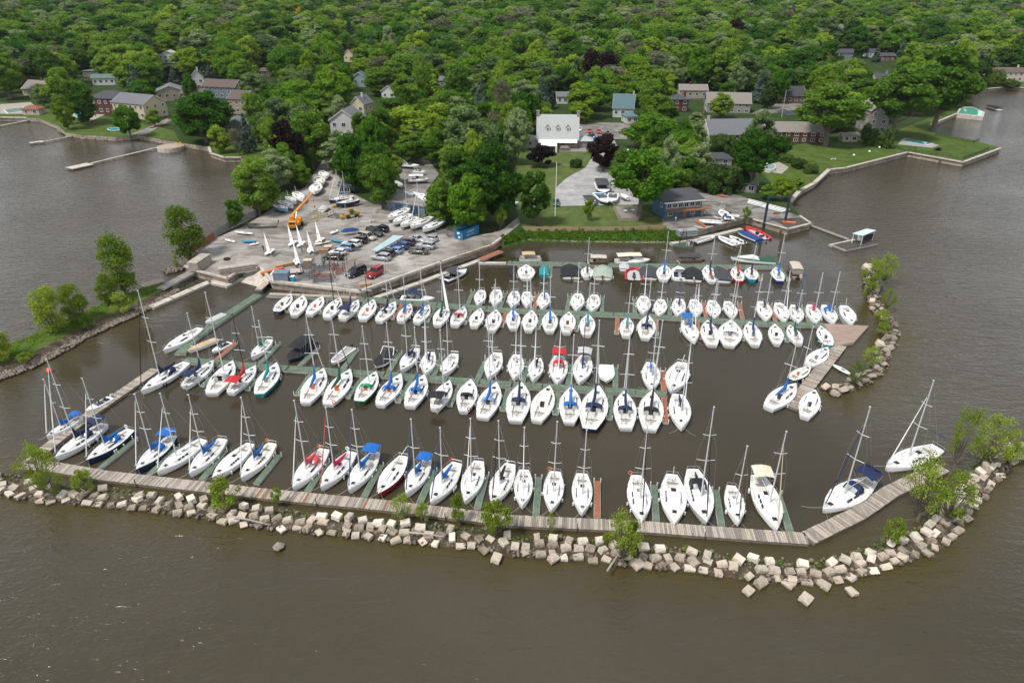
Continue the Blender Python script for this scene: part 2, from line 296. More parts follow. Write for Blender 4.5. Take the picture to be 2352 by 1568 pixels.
patch('driveway', [(1272, 474), (1405, 471), (1470, 470), (1480, 440), (1420, 395), (1372, 385), (1385, 360), (1420, 340), (1400, 300), (1358, 290), (1345, 300), (1370, 345), (1345, 385), (1300, 410), (1278, 430)], asph_m)
patch('car_park', [(1320, 320), (1440, 320), (1450, 282), (1345, 282), (1240, 300)], drive_m)
patch('path', [(1526, 529), (1598, 529), (1617, 524), (1700, 502), (1712, 499), (1731, 503), (1810, 525), (1863, 512), (1838, 497), (1700, 450), (1590, 430), (1560, 425), (1520, 500)], drive_m)
patch('lawn', [(1838, 440), (1868, 420), (1900, 391), (1860, 372), (1790, 372), (1745, 392), (1780, 430)], lawn_m)
patch('lawn', [(1860, 385), (1904, 389), (1942, 385), (2083, 349), (2040, 335), (1960, 325), (1900, 320), (1820, 335), (1805, 355)], lawn_m)
patch('lawn', [(2084, 347), (2212, 371), (2296, 340), (2236, 322), (2152, 309), (2137, 288), (2196, 261), (2190, 250), (2060, 300), (2050, 330)], lawn_m)
CLEAR.append([(p.x, p.y) for p in (G(q, LAND) for q in ((1722, 368), (1690, 450), (1700, 505), (1858, 500), (1858, 368)))])
CLEAR.append([(p.x, p.y) for p in (G(q, LAND) for q in ((2035, 350), (2035, 262), (2200, 255), (2310, 345)))])
patch('lawn', [(2230, 207), (2314, 199), (2600, 213), (2600, 190), (2260, 190)], lawn_m)
patch('driveway', [(1764, 262), (1850, 250), (1870, 240), (1800, 232), (1720, 262)], drive_m)
patch('road', [(1780, 256), (1810, 266), (1832, 262), (1800, 250)], road_m, False)
patch('road', [(1885, 188), (1915, 172), (1912, 168), (1880, 180)], road_m, False)
patch('patio', [(0, 262), (62, 262), (95, 255), (70, 235), (0, 240)], M('pale paving', (.36, .33, .28), .8))
patch('patio', [(160, 270), (215, 276), (245, 262), (200, 250)], M('pale paving', (.36, .33, .28), .8))
patch('patio', [(1765, 395), (1795, 400), (1812, 385), (1790, 372), (1740, 385)], M('pale paving', (.36, .33, .28), .8))
patch('patio', [(2062, 332), (2140, 340), (2158, 334), (2075, 318)], M('stone paving', (.35, .34, .33), .8))
# caps on the sea walls
def wall_cap(name, pts, w, h, mat, label, z=LAND, cat='sea wall'):
    P = [G(p, z) for p in pts]; mb = MB()
    for a, b in zip(P, P[1:]):
        d = b - a; mb.obox(((a.x + b.x) / 2, (a.y + b.y) / 2, z + h / 2 - .05), (w, d.length + w * .7, h + .1), heading(a, b))
    return tag(mb.build(name, mat), label, cat)
paleconc = M('pale concrete', (.56, .51, .45), .85, col2=(.33, .29, .24), scale=.8, bump=.3)
wall_cap('sea_wall', SHORE[25:31], .7, .5, paleconc, 'long low concrete and timber wall edging the boatyard above the docks')
wall_cap('sea_wall', [(425, 612), (448, 622), (523, 640), (578, 603)], .6, .3, paleconc, 'stone block wall round the yard corner beside the launching ramp')
wall_cap('sea_wall', [(1904, 390), (1942, 386), (2085, 350)], .9, .25, paleconc, 'pale sea wall edging the large lawn with the single shade tree')
wall_cap('sea_wall', [(2085, 350), (2212, 373), (2298, 341)], .9, .25, paleconc, 'pale sea wall round the pointed garden with the rectangular pool')
wall_cap('sea_wall', [(1815, 463), (1836, 439), (1870, 421), (1904, 390)], 1.4, .25, paleconc, 'stained sea wall running from the fuel pier up to the lawns')
wall_cap('sea_wall', [(2136, 287), (2196, 262)], 1.0, .25, paleconc, 'sea wall under the big trees leading to the green pool')
wall_cap('sea_wall', [(2229, 208), (2314, 200), (2352, 202), (2600, 214)], 1.2, .3, paleconc, 'far right sea wall below the clipped hedges')
wall_cap('sea_wall', [(-300, 262), (0, 270), (60, 271)], 1.2, .3, paleconc, 'white sea wall at the far left shore')
wall_cap('sea_wall', [(480, 338), (484, 352), (515, 362), (552, 362)], 1.0, .2, paleconc, 'curved pale wall round the small lawn by the left inlet')
wall_cap('sea_wall', [(1596, 520), (1617, 525), (1700, 503), (1712, 500)], .5, .2, paleconc, 'concrete quay wall below the blue harbour office')
wall_cap('sea_wall', [(1731, 504), (1810, 526), (1863, 513), (1838, 496)], .7, .12, paleconc, 'timber faced edge of the pier with the black gantry')
patch('pier_deck', [(1765, 500), (1808, 523), (1858, 512), (1838, 500), (1795, 503)], M('dark deck', (.075, .065, .055), .9, var=.2), False)
# launching ramp
a, b, c, d = G((575, 600), LAND), G((622, 642), LAND), G((592, 668), -.3), G((545, 655), -.3)
tag(MB().add([a + Vector((0, 0, -.02)), b + Vector((0, 0, -.02)), c, d], [(0, 1, 2, 3)]).build('launching_ramp', paleconc), kind='structure')
# grass bank with rocks towards the basin
top = [(1150, 548), (1201, 531), (1330, 533), (1526, 530), (1562, 541)]; bot = [(1152, 570), (1213, 554), (1330, 559), (1503, 561), (1562, 560)]
bk = MB(); secs = []
for (p, q) in zip(top, bot):
    A, B = G(p, LAND), G(q, 0); secs.append([A + (B - A) * t + Vector((0, 0, .35 * math.sin(math.pi * t))) for t in (-.02, .25, .5, .75, 1.0)] + [B + Vector((0, -.5, -.6))])
tag(bk.loft(secs).build('bank', bank_m), kind='structure')
# left grassy breakwater
out = [(-80, 835), (0, 800), (47, 783), (105, 757), (175, 727), (240, 696), (325, 664), (365, 660)]; inn = [(-80, 905), (0, 868), (60, 848), (150, 802), (187, 778), (295, 730), (340, 708), (405, 668)]
bm = MB(); secs = []
for p, q in zip(out, inn):
    A, B = G(p), G(q); s_ = []
    for t in (-.05, .08, .25, .5, .75, .92, 1.05): s_.append(A + (B - A) * t + Vector((0, 0, -.4 + 1.7 * math.sin(math.pi * min(1, max(0, (t + .05) / 1.1))) ** .6)))
    secs.append(s_)
tag(bm.loft(secs, mfun=lambda i, k: 1 if k in (0, 4, 5) else 0).build('breakwater', [lawn_m, brown_m]), kind='structure')
# rubble mounds under the two stone breakwaters
def mound(line, w, h, name):
    P = [G(p) for p in line]; secs = []
    for i, p in enumerate(P):
        d = (P[min(i + 1, len(P) - 1)] - P[max(i - 1, 0)]).normalized(); n = Vector((-d.y, d.x, 0))
        secs.append([p + n * (w * t) + Vector((0, 0, -.5 + (h + .5) * (1 - t * t))) for t in (-1.1, -.7, -.35, 0, .35, .7, 1.1)])
    return tag(MB().loft(secs).build(name, brown_m), kind='structure')
mound(FRONT, 2.4, .55, 'breakwater'); mound(RIGHT, 1.6, .5, 'breakwater')
# ---------------------------------------------------------------- stones
def rock_mesh(name, mat, seed, blocky):
    r = random.Random(seed); mb = MB()
    if blocky:
        nx = 2; mb.box(-.5, -.5, -.5, .5, .5, .5); me = mb.mesh(name, mat)
        import bmesh
        bm_ = bmesh.new(); bm_.from_mesh(me); bmesh.ops.bevel(bm_, geom=bm_.edges[:], offset=.05, segments=1, affect='EDGES')
        bmesh.ops.subdivide_edges(bm_, edges=[e for e in bm_.edges if e.calc_length() > .5], cuts=1, use_grid_fill=True)
        for v in bm_.verts: v.co += Vector((r.uniform(-.035, .035), r.uniform(-.035, .035), r.uniform(-.03, .03)))
        bm_.to_mesh(me); bm_.free(); return me
    mb.ell((0, 0, 0), (.5, .5, .5), 8, 5)
    ks = [(Vector((r.gauss(0, 1), r.gauss(0, 1), r.gauss(0, 1))).normalized(), r.uniform(.25, .42)) for _ in range(9)]
    for i, p in enumerate(mb.v):
        q = Vector(p)
        for n, h in ks:
            dd = q.dot(n)
            if dd > h: q -= n * (dd - h)
        mb.v[i] = tuple(q)
    return mb.mesh(name, mat)
def stone_mat(name, a, b2):
    m, nt, b = new_mat(name); N = nt.nodes.new; L = nt.links.new
    oi = N('ShaderNodeObjectInfo'); t = N('ShaderNodeTexCoord'); n = N('ShaderNodeTexNoise'); n.inputs['Scale'].default_value = 1.6; n.inputs['Detail'].default_value = 7
    L(t.outputs['Object'], n.inputs['Vector']); ad = N('ShaderNodeMath'); ad.operation = 'MULTIPLY_ADD'; L(oi.outputs['Random'], ad.inputs[0]); ad.inputs[1].default_value = .55
    L(n.outputs['Fac'], ad.inputs[2]); r = N('ShaderNodeValToRGB'); e = r.color_ramp.elements; e[0].position = .42; e[0].color = (*a, 1); e[1].position = 1.0; e[1].color = (*b2, 1)
    L(ad.outputs[0], r.inputs['Fac']); b.inputs['Roughness'].default_value = .9
    gp = N('ShaderNodeNewGeometry'); sp_ = N('ShaderNodeSeparateXYZ'); L(gp.outputs['Position'], sp_.inputs[0]); wz = N('ShaderNodeMath'); wz.operation = 'MULTIPLY_ADD'; L(n.outputs['Fac'], wz.inputs[0]); wz.inputs[1].default_value = -.5; L(sp_.outputs['Z'], wz.inputs[2]); wr = N('ShaderNodeMapRange'); wr.inputs['From Min'].default_value = -.12; wr.inputs['From Max'].default_value = .14; L(wz.outputs[0], wr.inputs['Value'])   # wet, weedy foot of the stone
    wm = N('ShaderNodeMixRGB'); L(wr.outputs[0], wm.inputs['Fac']); wm.inputs['Color1'].default_value = (.055, .042, .018, 1); L(r.outputs['Color'], wm.inputs['Color2']); L(wm.outputs['Color'], b.inputs['Base Color'])
    bp = N('ShaderNodeBump'); bp.inputs['Strength'].default_value = .6; bp.inputs['Distance'].default_value = .06; L(n.outputs['Fac'], bp.inputs['Height']); L(bp.outputs['Normal'], b.inputs['Normal'])
    return m
st_m = stone_mat('cut stone', (.14, .11, .08), (.53, .45, .355)); st2_m = stone_mat('bleached stone', (.27, .225, .175), (.67, .60, .50)); rk_m = stone_mat('boulder', (.10, .075, .058), (.38, .33, .27))
blocks = [rock_mesh('stone_block', st_m, k, True) for k in range(4)]; blocks_top = [rock_mesh('stone_block', st2_m, k, True) for k in range(4)]; boulders = [rock_mesh('boulder', rk_m, 20 + k, False) for k in range(4)]
def along(line, step):
    P = [G(p) for p in line]; acc = 0; res = []
    for a, b in zip(P, P[1:]):
        d = (b - a); L = d.length; d.normalize(); t = -acc
        while t + step <= L: t += step; res.append((a + d * t, d))
        acc = L - t
    return res
NB = [0]
def stone(me, name, loc, sz, rot, label, cat, group):
    o = bpy.data.objects.new(name, me); COLL.objects.link(o); o.location = loc; o.scale = sz; o.rotation_euler = rot; tag(o, label, cat, group); NB[0] += 1; return o
for row, (off, z, st, lab) in enumerate(((-1.5, .22, 1.72, 'pale cut stone block at the water edge of the front breakwater'),
                                          (-.3, .6, 1.62, 'cut stone block in the middle tier of the front breakwater'),
                                          (.75, .95, 1.95, 'bleached cut stone block on top of the front breakwater'))):
    for k, (p, d) in enumerate(along(FRONT, st)):
        if p.x < -88 or p.x > 98: continue
        if rnd.random() < (.10, .08, .18)[row]: continue
        far = p.x > 72; n = Vector((-d.y, d.x, 0)); q = p + n * (off + rnd.uniform(-.35, .35)) + d * rnd.uniform(-.2, .2)
        rz = math.atan2(d.y, d.x) + rnd.choice((0, 0, math.pi / 2, .5, -.6)) * 1.0 + rnd.uniform(-.3, .3)
        if far and rnd.random() < .6:
            s_ = rnd.uniform(.9, 1.9); stone(rnd.choice(boulders), 'boulder', (q.x, q.y, z), (s_, s_ * .8, s_ * .7), (rnd.uniform(0, 3), 0, rz), 'rounded boulder among the stones at the right end of the breakwater', 'boulder', 'boulders of the front breakwater')
        else: stone((blocks_top if row == 2 or rnd.random() < .2 else blocks)[k % 4], 'stone_block', (q.x, q.y, z + rnd.uniform(-.12, .12)), (rnd.uniform(1.0, 1.4), rnd.uniform(.78, .98), rnd.uniform(.6, .85)), (rnd.uniform(-.3, .3), rnd.uniform(-.3, .3), rz), lab, 'stone block', 'cut stone blocks of the front breakwater')
for (u, v, s_) in ((640, 1252, 2.2), (1466, 1298, 1.5), (1718, 1359, 1.4), (1850, 1377, 1.7), (1140, 1283, 1.5), (1271, 1284, 1.4), (1747, 1340, 1.5), (1810, 1344, 1.4), (1955, 1361, 1.3), (1895, 1348, 1.3)):
    stone(blocks[1] if s_ < 2 else boulders[0], 'stone_block' if s_ < 2 else 'boulder', G((u, v), .1 if v > 1340 else .3), (s_, s_ * .75, .9), (.15, .1, rnd.uniform(0, 3)), 'lone stone lying in the lake in front of the breakwater', 'stone block', 'stones lying off the front breakwater')
for k, (p, d) in enumerate(along(RIGHT, 2.1)):
    for off in (-.9, .6):
        q = p + Vector((-d.y, d.x, 0)) * (off + rnd.uniform(-.5, .5)); s_ = rnd.uniform(1.3, 2.3)
        stone(rnd.choice(boulders + blocks[:1]), 'boulder', (q.x, q.y, .45 + rnd.uniform(-.1, .3)), (s_, s_ * .8, s_ * .6), (rnd.uniform(-.4, .4), rnd.uniform(-.4, .4), rnd.uniform(0, 3)), 'pale boulder in the short breakwater on the right of the basin', 'boulder', 'boulders of the right breakwater')
def scatter_stones(name, line, w, n, smin, smax, z, label):
    P = along(line, .5); V = []; Fq = []
    for _ in range(n):
        p, d = rnd.choice(P); q = p + Vector((-d.y, d.x, 0)) * rnd.uniform(-w, w); s_ = rnd.uniform(smin, smax); me = rnd.choice(boulders)
        mt = Matrix.Rotation(rnd.uniform(0, 6), 3, 'Z') @ Matrix.Rotation(rnd.uniform(0, 6), 3, 'X'); o = len(V)
        for v in me.vertices: V.append(tuple(mt @ (v.co * s_) + Vector((q.x, q.y, z + rnd.uniform(-.03, .03)))))
        for f in me.polygons: Fq.append(tuple(i + o for i in f.vertices))
    mb = MB(); mb.v = V; mb.f = Fq; mb.m = [0] * len(Fq); return tag(mb.build(name, rk_m), label, 'rubble', kind='stuff')
scatter_stones('rubble', FRONT, 2.0, 1700, .25, .7, .35, 'small brown stones filling the front breakwater')
scatter_stones('rubble', RIGHT, 1.6, 260, .3, .7, .3, 'small stones filling the right breakwater')
scatter_stones('rubble', [(p[0], p[1]) for p in inn], 1.3, 1500, .25, .75, .35, 'pale loose stones along the inner edge of the grassy breakwater')
scatter_stones('rubble', [(1150, 566), (1213, 551), (1330, 557), (1503, 559), (1600, 552)], .6, 420, .4, .9, .2, 'grey stones at the foot of the grass bank')
scatter_stones('rubble', [(138, 300), (160, 312), (195, 318), (265, 322), (318, 319), (350, 322)], 1.5, 620, .5, 1.3, .7, 'rocky edge below the left lawns')
scatter_stones('rubble', [(378, 628), (405, 622), (425, 612)], 1.4, 70, .6, 1.6, .3, 'heap of boulders beside the yard ramp')
# ---------------------------------------------------------------- docks
DZ = .5
green_d = M('green dock boards', (.135, .19, .13), .85, col2=(.075, .115, .075), scale=1.2, stretch=(1, 1, 1), bump=.2)
red_d = M('new brown boards', (.34, .125, .06), .8, col2=(.22, .08, .04), scale=2)
wood_d = wood_grey(); edge_m = M('dock edge', (.42, .41, .38), .8, var=.2)
pink_d = M('bare dock boards', (.50, .38, .32), .85, col2=(.33, .25, .21), scale=1.5)
def dock(name, pts, w, mat, label, cat='dock', z=DZ, th=.45, planks=False, group=None, parts=True):
    P = [G(p, z) for p in pts]; o = thing(name, label, cat, (P[0].x, P[0].y, 0), 0, group); off = Vector((P[0].x, P[0].y, 0))
    Q = [p - off for p in P]; top = MB(); side = MB(); L_ = []; R_ = []
    for i, p in enumerate(Q):
        d1 = (Q[i] - Q[i - 1]).normalized() if i else (Q[1] - Q[0]).normalized(); d2 = (Q[i + 1] - Q[i]).normalized() if i < len(Q) - 1 else d1
        d = (d1 + d2).normalized(); n = Vector((-d.y, d.x, 0)) / max(.5, (d.dot(d1))); L_.append(p + n * w / 2); R_.append(p - n * w / 2)
    for i in range(len(Q) - 1):
        a, b, c, e = R_[i], R_[i + 1], L_[i + 1], L_[i]; u = Vector((0, 0, th))
        side.add([a - u, b - u, c - u, e - u, a, b, c, e], [(0, 1, 5, 4), (1, 2, 6, 5), (2, 3, 7, 6), (3, 0, 4, 7), (3, 2, 1, 0)])
        if planks:
            n = max(2, int((Q[i + 1] - Q[i]).length / .28)); dz = Vector((0, 0, .045))
            for k in range(n):
                t0, t1 = (k + .06) / n, (k + .94) / n; r = rnd.uniform(-.04, .04); q = [a.lerp(b, t0), a.lerp(b, t1), e.lerp(c, t1), e.lerp(c, t0)]
                ex = (q[3] - q[0]).normalized() * (.04 + r); q[0] = q[0] - ex; q[1] = q[1] - ex; q[2] = q[2] + ex; q[3] = q[3] + ex
                top.add([p for p in q] + [p + dz for p in q], [(0, 1, 5, 4), (1, 2, 6, 5), (2, 3, 7, 6), (3, 0, 4, 7), (4, 5, 6, 7)], rnd.choice((0, 0, 0, 1, 1, 2)) if rnd.random() > .012 else 3)
        else:
            n = max(1, round((Q[i + 1] - Q[i]).length / 6)); dz = Vector((0, 0, .05))
            for k in range(n):
                t0, t1 = (k + .004) / n, (k + .996) / n; q = [a.lerp(b, t0), a.lerp(b, t1), e.lerp(c, t1), e.lerp(c, t0)]; m = (q[0] + q[2]) / 2
                q = [m + (p - m) * 1 + (m - p).normalized() * .10 for p in q]
                top.add([p for p in q] + [p + dz for p in q], [(0, 1, 5, 4), (1, 2, 6, 5), (2, 3, 7, 6), (3, 0, 4, 7), (4, 5, 6, 7)])
    mats = [wood_d, M('plank light', (.50, .44, .37), .85, col2=(.33, .28, .23), scale=2, stretch=(5, .6, 1)), M('plank dark', (.27, .23, .19), .85, col2=(.16, .13, .11), scale=2, stretch=(5, .6, 1)), red_d] if planks else mat
    if planks:
        for i in range(len(Q) - 1):
            kk = int((Q[i + 1] - Q[i]).length / 11)
            for k in range(kk): p = Q[i].lerp(Q[i + 1], (k + .5) / kk) - Vector((-(Q[i + 1] - Q[i]).y, (Q[i + 1] - Q[i]).x, 0)).normalized() * (w / 2 + .12); MB().tube((p.x, p.y, -1), (p.x, p.y, 1.5), .07, n=6).build('post', M('dark pile', (.08, .07, .06), .9), o)
    side.build('float', edge_m if not planks else M('old timber side', (.25, .21, .17), .9, var=.25), o); top.build('deck', mats, o); return o
dock('dock', [T('I', 1690, 165), T('J', 0, 222), T('J', 1180, 300), T('K', 0, 392), T('K', 1425, 478)], 1.9, green_d, 'long green boarded dock through the middle of the basin')
dock('dock', [T('F', 110, 1133), T('F', 1000, 1172), T('G', 0, 1278), T('G', 1175, 1325), T('H', 0, 1400), T('H', 520, 1413)], 1.9, green_d, 'long green boarded dock below the boatyard wall')
dock('dock', [T('F', 2310, 838), T('G', 0, 842), T('G', 1175, 862), T('H', 0, 880), T('H', 110, 880)], 1.9, green_d, 'green boarded dock closest to the grass bank')
dock('dock', [T('F', 20, 1135), T('E', 2230, 1225), T('E', 1790, 1520), T('I', 1650, 110)], 2.2, green_d, 'green boarded dock slanting down on the left side of the basin')
dock('dock', [T('F', 2040, 842), T('F', 2300, 845)], 1.3, paleconc, 'short pale float joining the top dock to the ramp')
dock('dock', [T('F', 1090, 1165), T('F', 1500, 1025), T('F', 2060, 815), T('F', 2120, 800)], 1.5, paleconc, 'pale float along the foot of the boatyard wall')
dock('dock', [T('F', 120, 1128), T('F', 700, 1150), T('F', 930, 1165)], 1.0, pink_d, 'bare pinkish boards between the yard wall and the green dock', z=DZ + .07, th=.1)
dock('dock', [T('E', 1380, 1250), T('E', 1925, 1015)], 2.0, paleconc, 'pale floating dock reaching out from the yard ramp on the left')
dock('dock', [T('E', 1930, 1012), T('E', 2110, 1052)], 1.9, paleconc, 'short pale float beside the stone block corner')
dock('dock', [T('E', 2120, 1030), T('E', 2250, 970)], 1.3, green_d, 'little green float at the foot of the launching ramp')
dock('boardwalk', [T('I', 1430, 250), T('I', 830, 660), T('I', 470, 940), T('I', 250, 1120)], 2.0, None, 'weathered plank boardwalk on the left of the basin', 'boardwalk', planks=True)
dock('boardwalk', [T('I', 215, 1125), T('I', 480, 1145), T('I', 950, 1225), T('J', 0, 1385), T('J', 1180, 1500), T('O', 0, 75), T('O', 1200, 130), T('O', 2330, 215), T('P', 360, 240)], 2.0, None, 'long weathered plank boardwalk inside the front breakwater', 'boardwalk', planks=True)
dock('boardwalk', [T('P', 365, 235), T('P', 830, 10), T('L', 1130, 1370), T('L', 1600, 1150)], 2.2, None, 'weathered plank boardwalk slanting up at the bottom right corner', 'boardwalk', planks=True)
dock('boardwalk', [T('L', 665, 30), T('L', 215, 600)], 2.3, None, 'weathered plank walkway running down from the triangular deck', 'boardwalk', planks=True)
tri = [T('H', 515, 1402), T('H', 925, 1424), T('L', 790, 5), T('L', 605, 45)]
tw = [G(p, DZ + .03) for p in tri]; td = thing('triangular_deck', 'reddish triangular plank deck at the right end of the long dock', 'deck', (tw[0].x, tw[0].y, 0))
MB().prism([(p.x - tw[0].x, p.y - tw[0].y) for p in tw], .02, DZ + .03).build('float', edge_m, td)
pl = MB(); A, B, C_, D_ = [p - Vector((tw[0].x, tw[0].y, 0)) for p in tw]
for k in range(26):
    t0, t1 = k / 26 + .003, (k + 1) / 26 - .003; q = [A.lerp(D_, t0), A.lerp(D_, t1), B.lerp(C_, t1), B.lerp(C_, t0)]
    pl.add([p + Vector((0, 0, .01)) for p in q] + [p + Vector((0, 0, .06)) for p in q], [(0, 1, 2, 3), (7, 6, 5, 4), (0, 4, 5, 1), (1, 5, 6, 2), (2, 6, 7, 3), (3, 7, 4, 0)], rnd.choice((0, 1)))
o_ = pl.build('deck', [M('reddish planks', (.42, .30, .24), .85, col2=(.27, .19, .15), scale=1, stretch=(.5, 5, 1)), M('reddish planks worn', (.36, .27, .22), .85, col2=(.24, .18, .15), scale=1)], td)
# fingers:  base point, end point, colour
FING = {
 "the middle dock's near side": ('J', [(500, 300, 370, 485), (985, 320, 840, 510), (1430, 350, 1300, 550), (1880, 385, 1775, 585), (2320, 425, 2265, 625), ('K', 425, 460, 400, 660), ('K', 905, 485, 893, 705), ('K', 1395, 500, 1410, 740, 'red'), ('I', 1945, 320, 1850, 400), ('I', 2350, 330, 2270, 440)]),
 "the middle dock's far side": ('J', [(35, 195, 205, 20), (400, 215, 570, 50), (800, 240, 920, 75), (1220, 270, 1320, 100), (1630, 300, 1710, 130), (2035, 335, 2125, 145), ('K', 95, 370, 143, 180), ('K', 515, 400, 535, 205), ('K', 950, 425, 950, 230), ('K', 1397, 470, 1385, 260, 'red'), ('I', 1985, 158, 2170, 5, 'red')]),
 "the front boardwalk": ('I', [(910, 1160, 1245, 890), (1370, 1215, 1630, 960), (1840, 1275, 2060, 990), ('J', 0, 1300, 210, 1035), ('J', 460, 1385, 650, 1090), ('J', 985, 1435, 1145, 1125), ('J', 1500, 1480, 1635, 1175), ('J', 2030, 1530, 2110, 1215), ('K', 220, 1590, 245, 1240), ('K', 783, 1610, 783, 1275, 'red'), ('K', 1325, 1650, 1302, 1310), ('K', 1925, 1690, 1868, 1355), ('L', 205, 1735, 90, 1385)]),
 "the upper dock's near side": ('F', [(350, 1150, 285, 1290, 'red'), (655, 1180, 580, 1305), (1010, 1190, 915, 1330), (1345, 1215, 1250, 1355, 'red'), (1640, 1245, 1570, 1380), (1975, 1262, 1915, 1400), (2300, 1285, 2255, 1425, 'red'), ('G', 275, 1300, 240, 1445), ('G', 605, 1320, 590, 1465), ('G', 970, 1340, 962, 1490, 'red'), ('G', 1328, 1360, 1325, 1505, 'red'), ('G', 1700, 1375, 1722, 1535, 'red'), ('G', 2088, 1385, 2118, 1550), ('H', 120, 1410, 180, 1560)]),
 "the upper dock's far side": ('F', [(1945, 1222, 1992, 1105), (2245, 1240, 2290, 1120), ('G', 205, 1260, 228, 1130, 'red'), ('G', 505, 1277, 530, 1145), ('G', 825, 1293, 830, 1160), ('G', 1128, 1308, 1128, 1175), ('G', 1450, 1325, 1443, 1190, 'green'), ('G', 1785, 1345, 1757, 1205, 'red'), ('G', 2120, 1362, 2087, 1215, 'red'), ('H', 72, 1378, 17, 1228, 'red'), ('H', 385, 1392, 330, 1250), ('H', 715, 1402, 630, 1258)]),
 "the topmost dock": ('G', [(68, 868, 60, 970), (358, 868, 350, 970), (622, 872, 622, 975), (900, 872, 915, 985), (1180, 875, 1192, 985), (1460, 880, 1480, 992), (1712, 883, 1740, 997), (1957, 888, 2005, 1002, 'red'), (2222, 890, 2282, 1002, 'red'), ('H', 112, 890, 190, 1005)])}
for where, (t0, lst) in FING.items():
    L_ = []
    for f in lst:
        f = list(f); t = f.pop(0) if isinstance(f[0], str) else t0; c = f[4] if len(f) > 4 else 'green'; L_.append((T(t, f[0], f[1]), T(t, f[2], f[3]), c))
    L_.sort(key=lambda q: q[0][0]); cnt = {'green': 0, 'red': 0}; tot = {c: sum(1 for q in L_ if q[2] == c) for c in cnt}
    for (a, b, c) in L_:
        i = cnt[c]; cnt[c] += 1; A, B = G(a, DZ - .1), G(b, DZ - .1); d = B - A; wd = .85 if 'top' in where or 'upper' in where else .95
        cn = 'red-brown' if c == 'red' else 'green'
        pos = f'{ORD[i]} {cn} one from the left' if tot[c] > 1 else f'the only {cn} one'
        o = thing('finger_dock', f"{cn} finger dock, {pos}, {where}", 'finger dock', (A.x, A.y, 0), heading(A, B), 'finger docks between the boats')
        MB().box(-wd / 2, 0, -.02, wd / 2, d.length, DZ - .14).build('float', edge_m, o)
        MB().box(-wd / 2 + .07, .05, DZ - .135, wd / 2 - .07, d.length - .05, DZ - .08).build('deck', red_d if c == 'red' else green_d, o)
        e = MB()
        for sx in (-1, 1): e.tube((sx * wd / 2, d.length - .1, .1), (sx * wd / 2, d.length - .1, .95), .09, n=6)
        e.build('post', M('white post caps', (.7, .7, .68), .6), o)
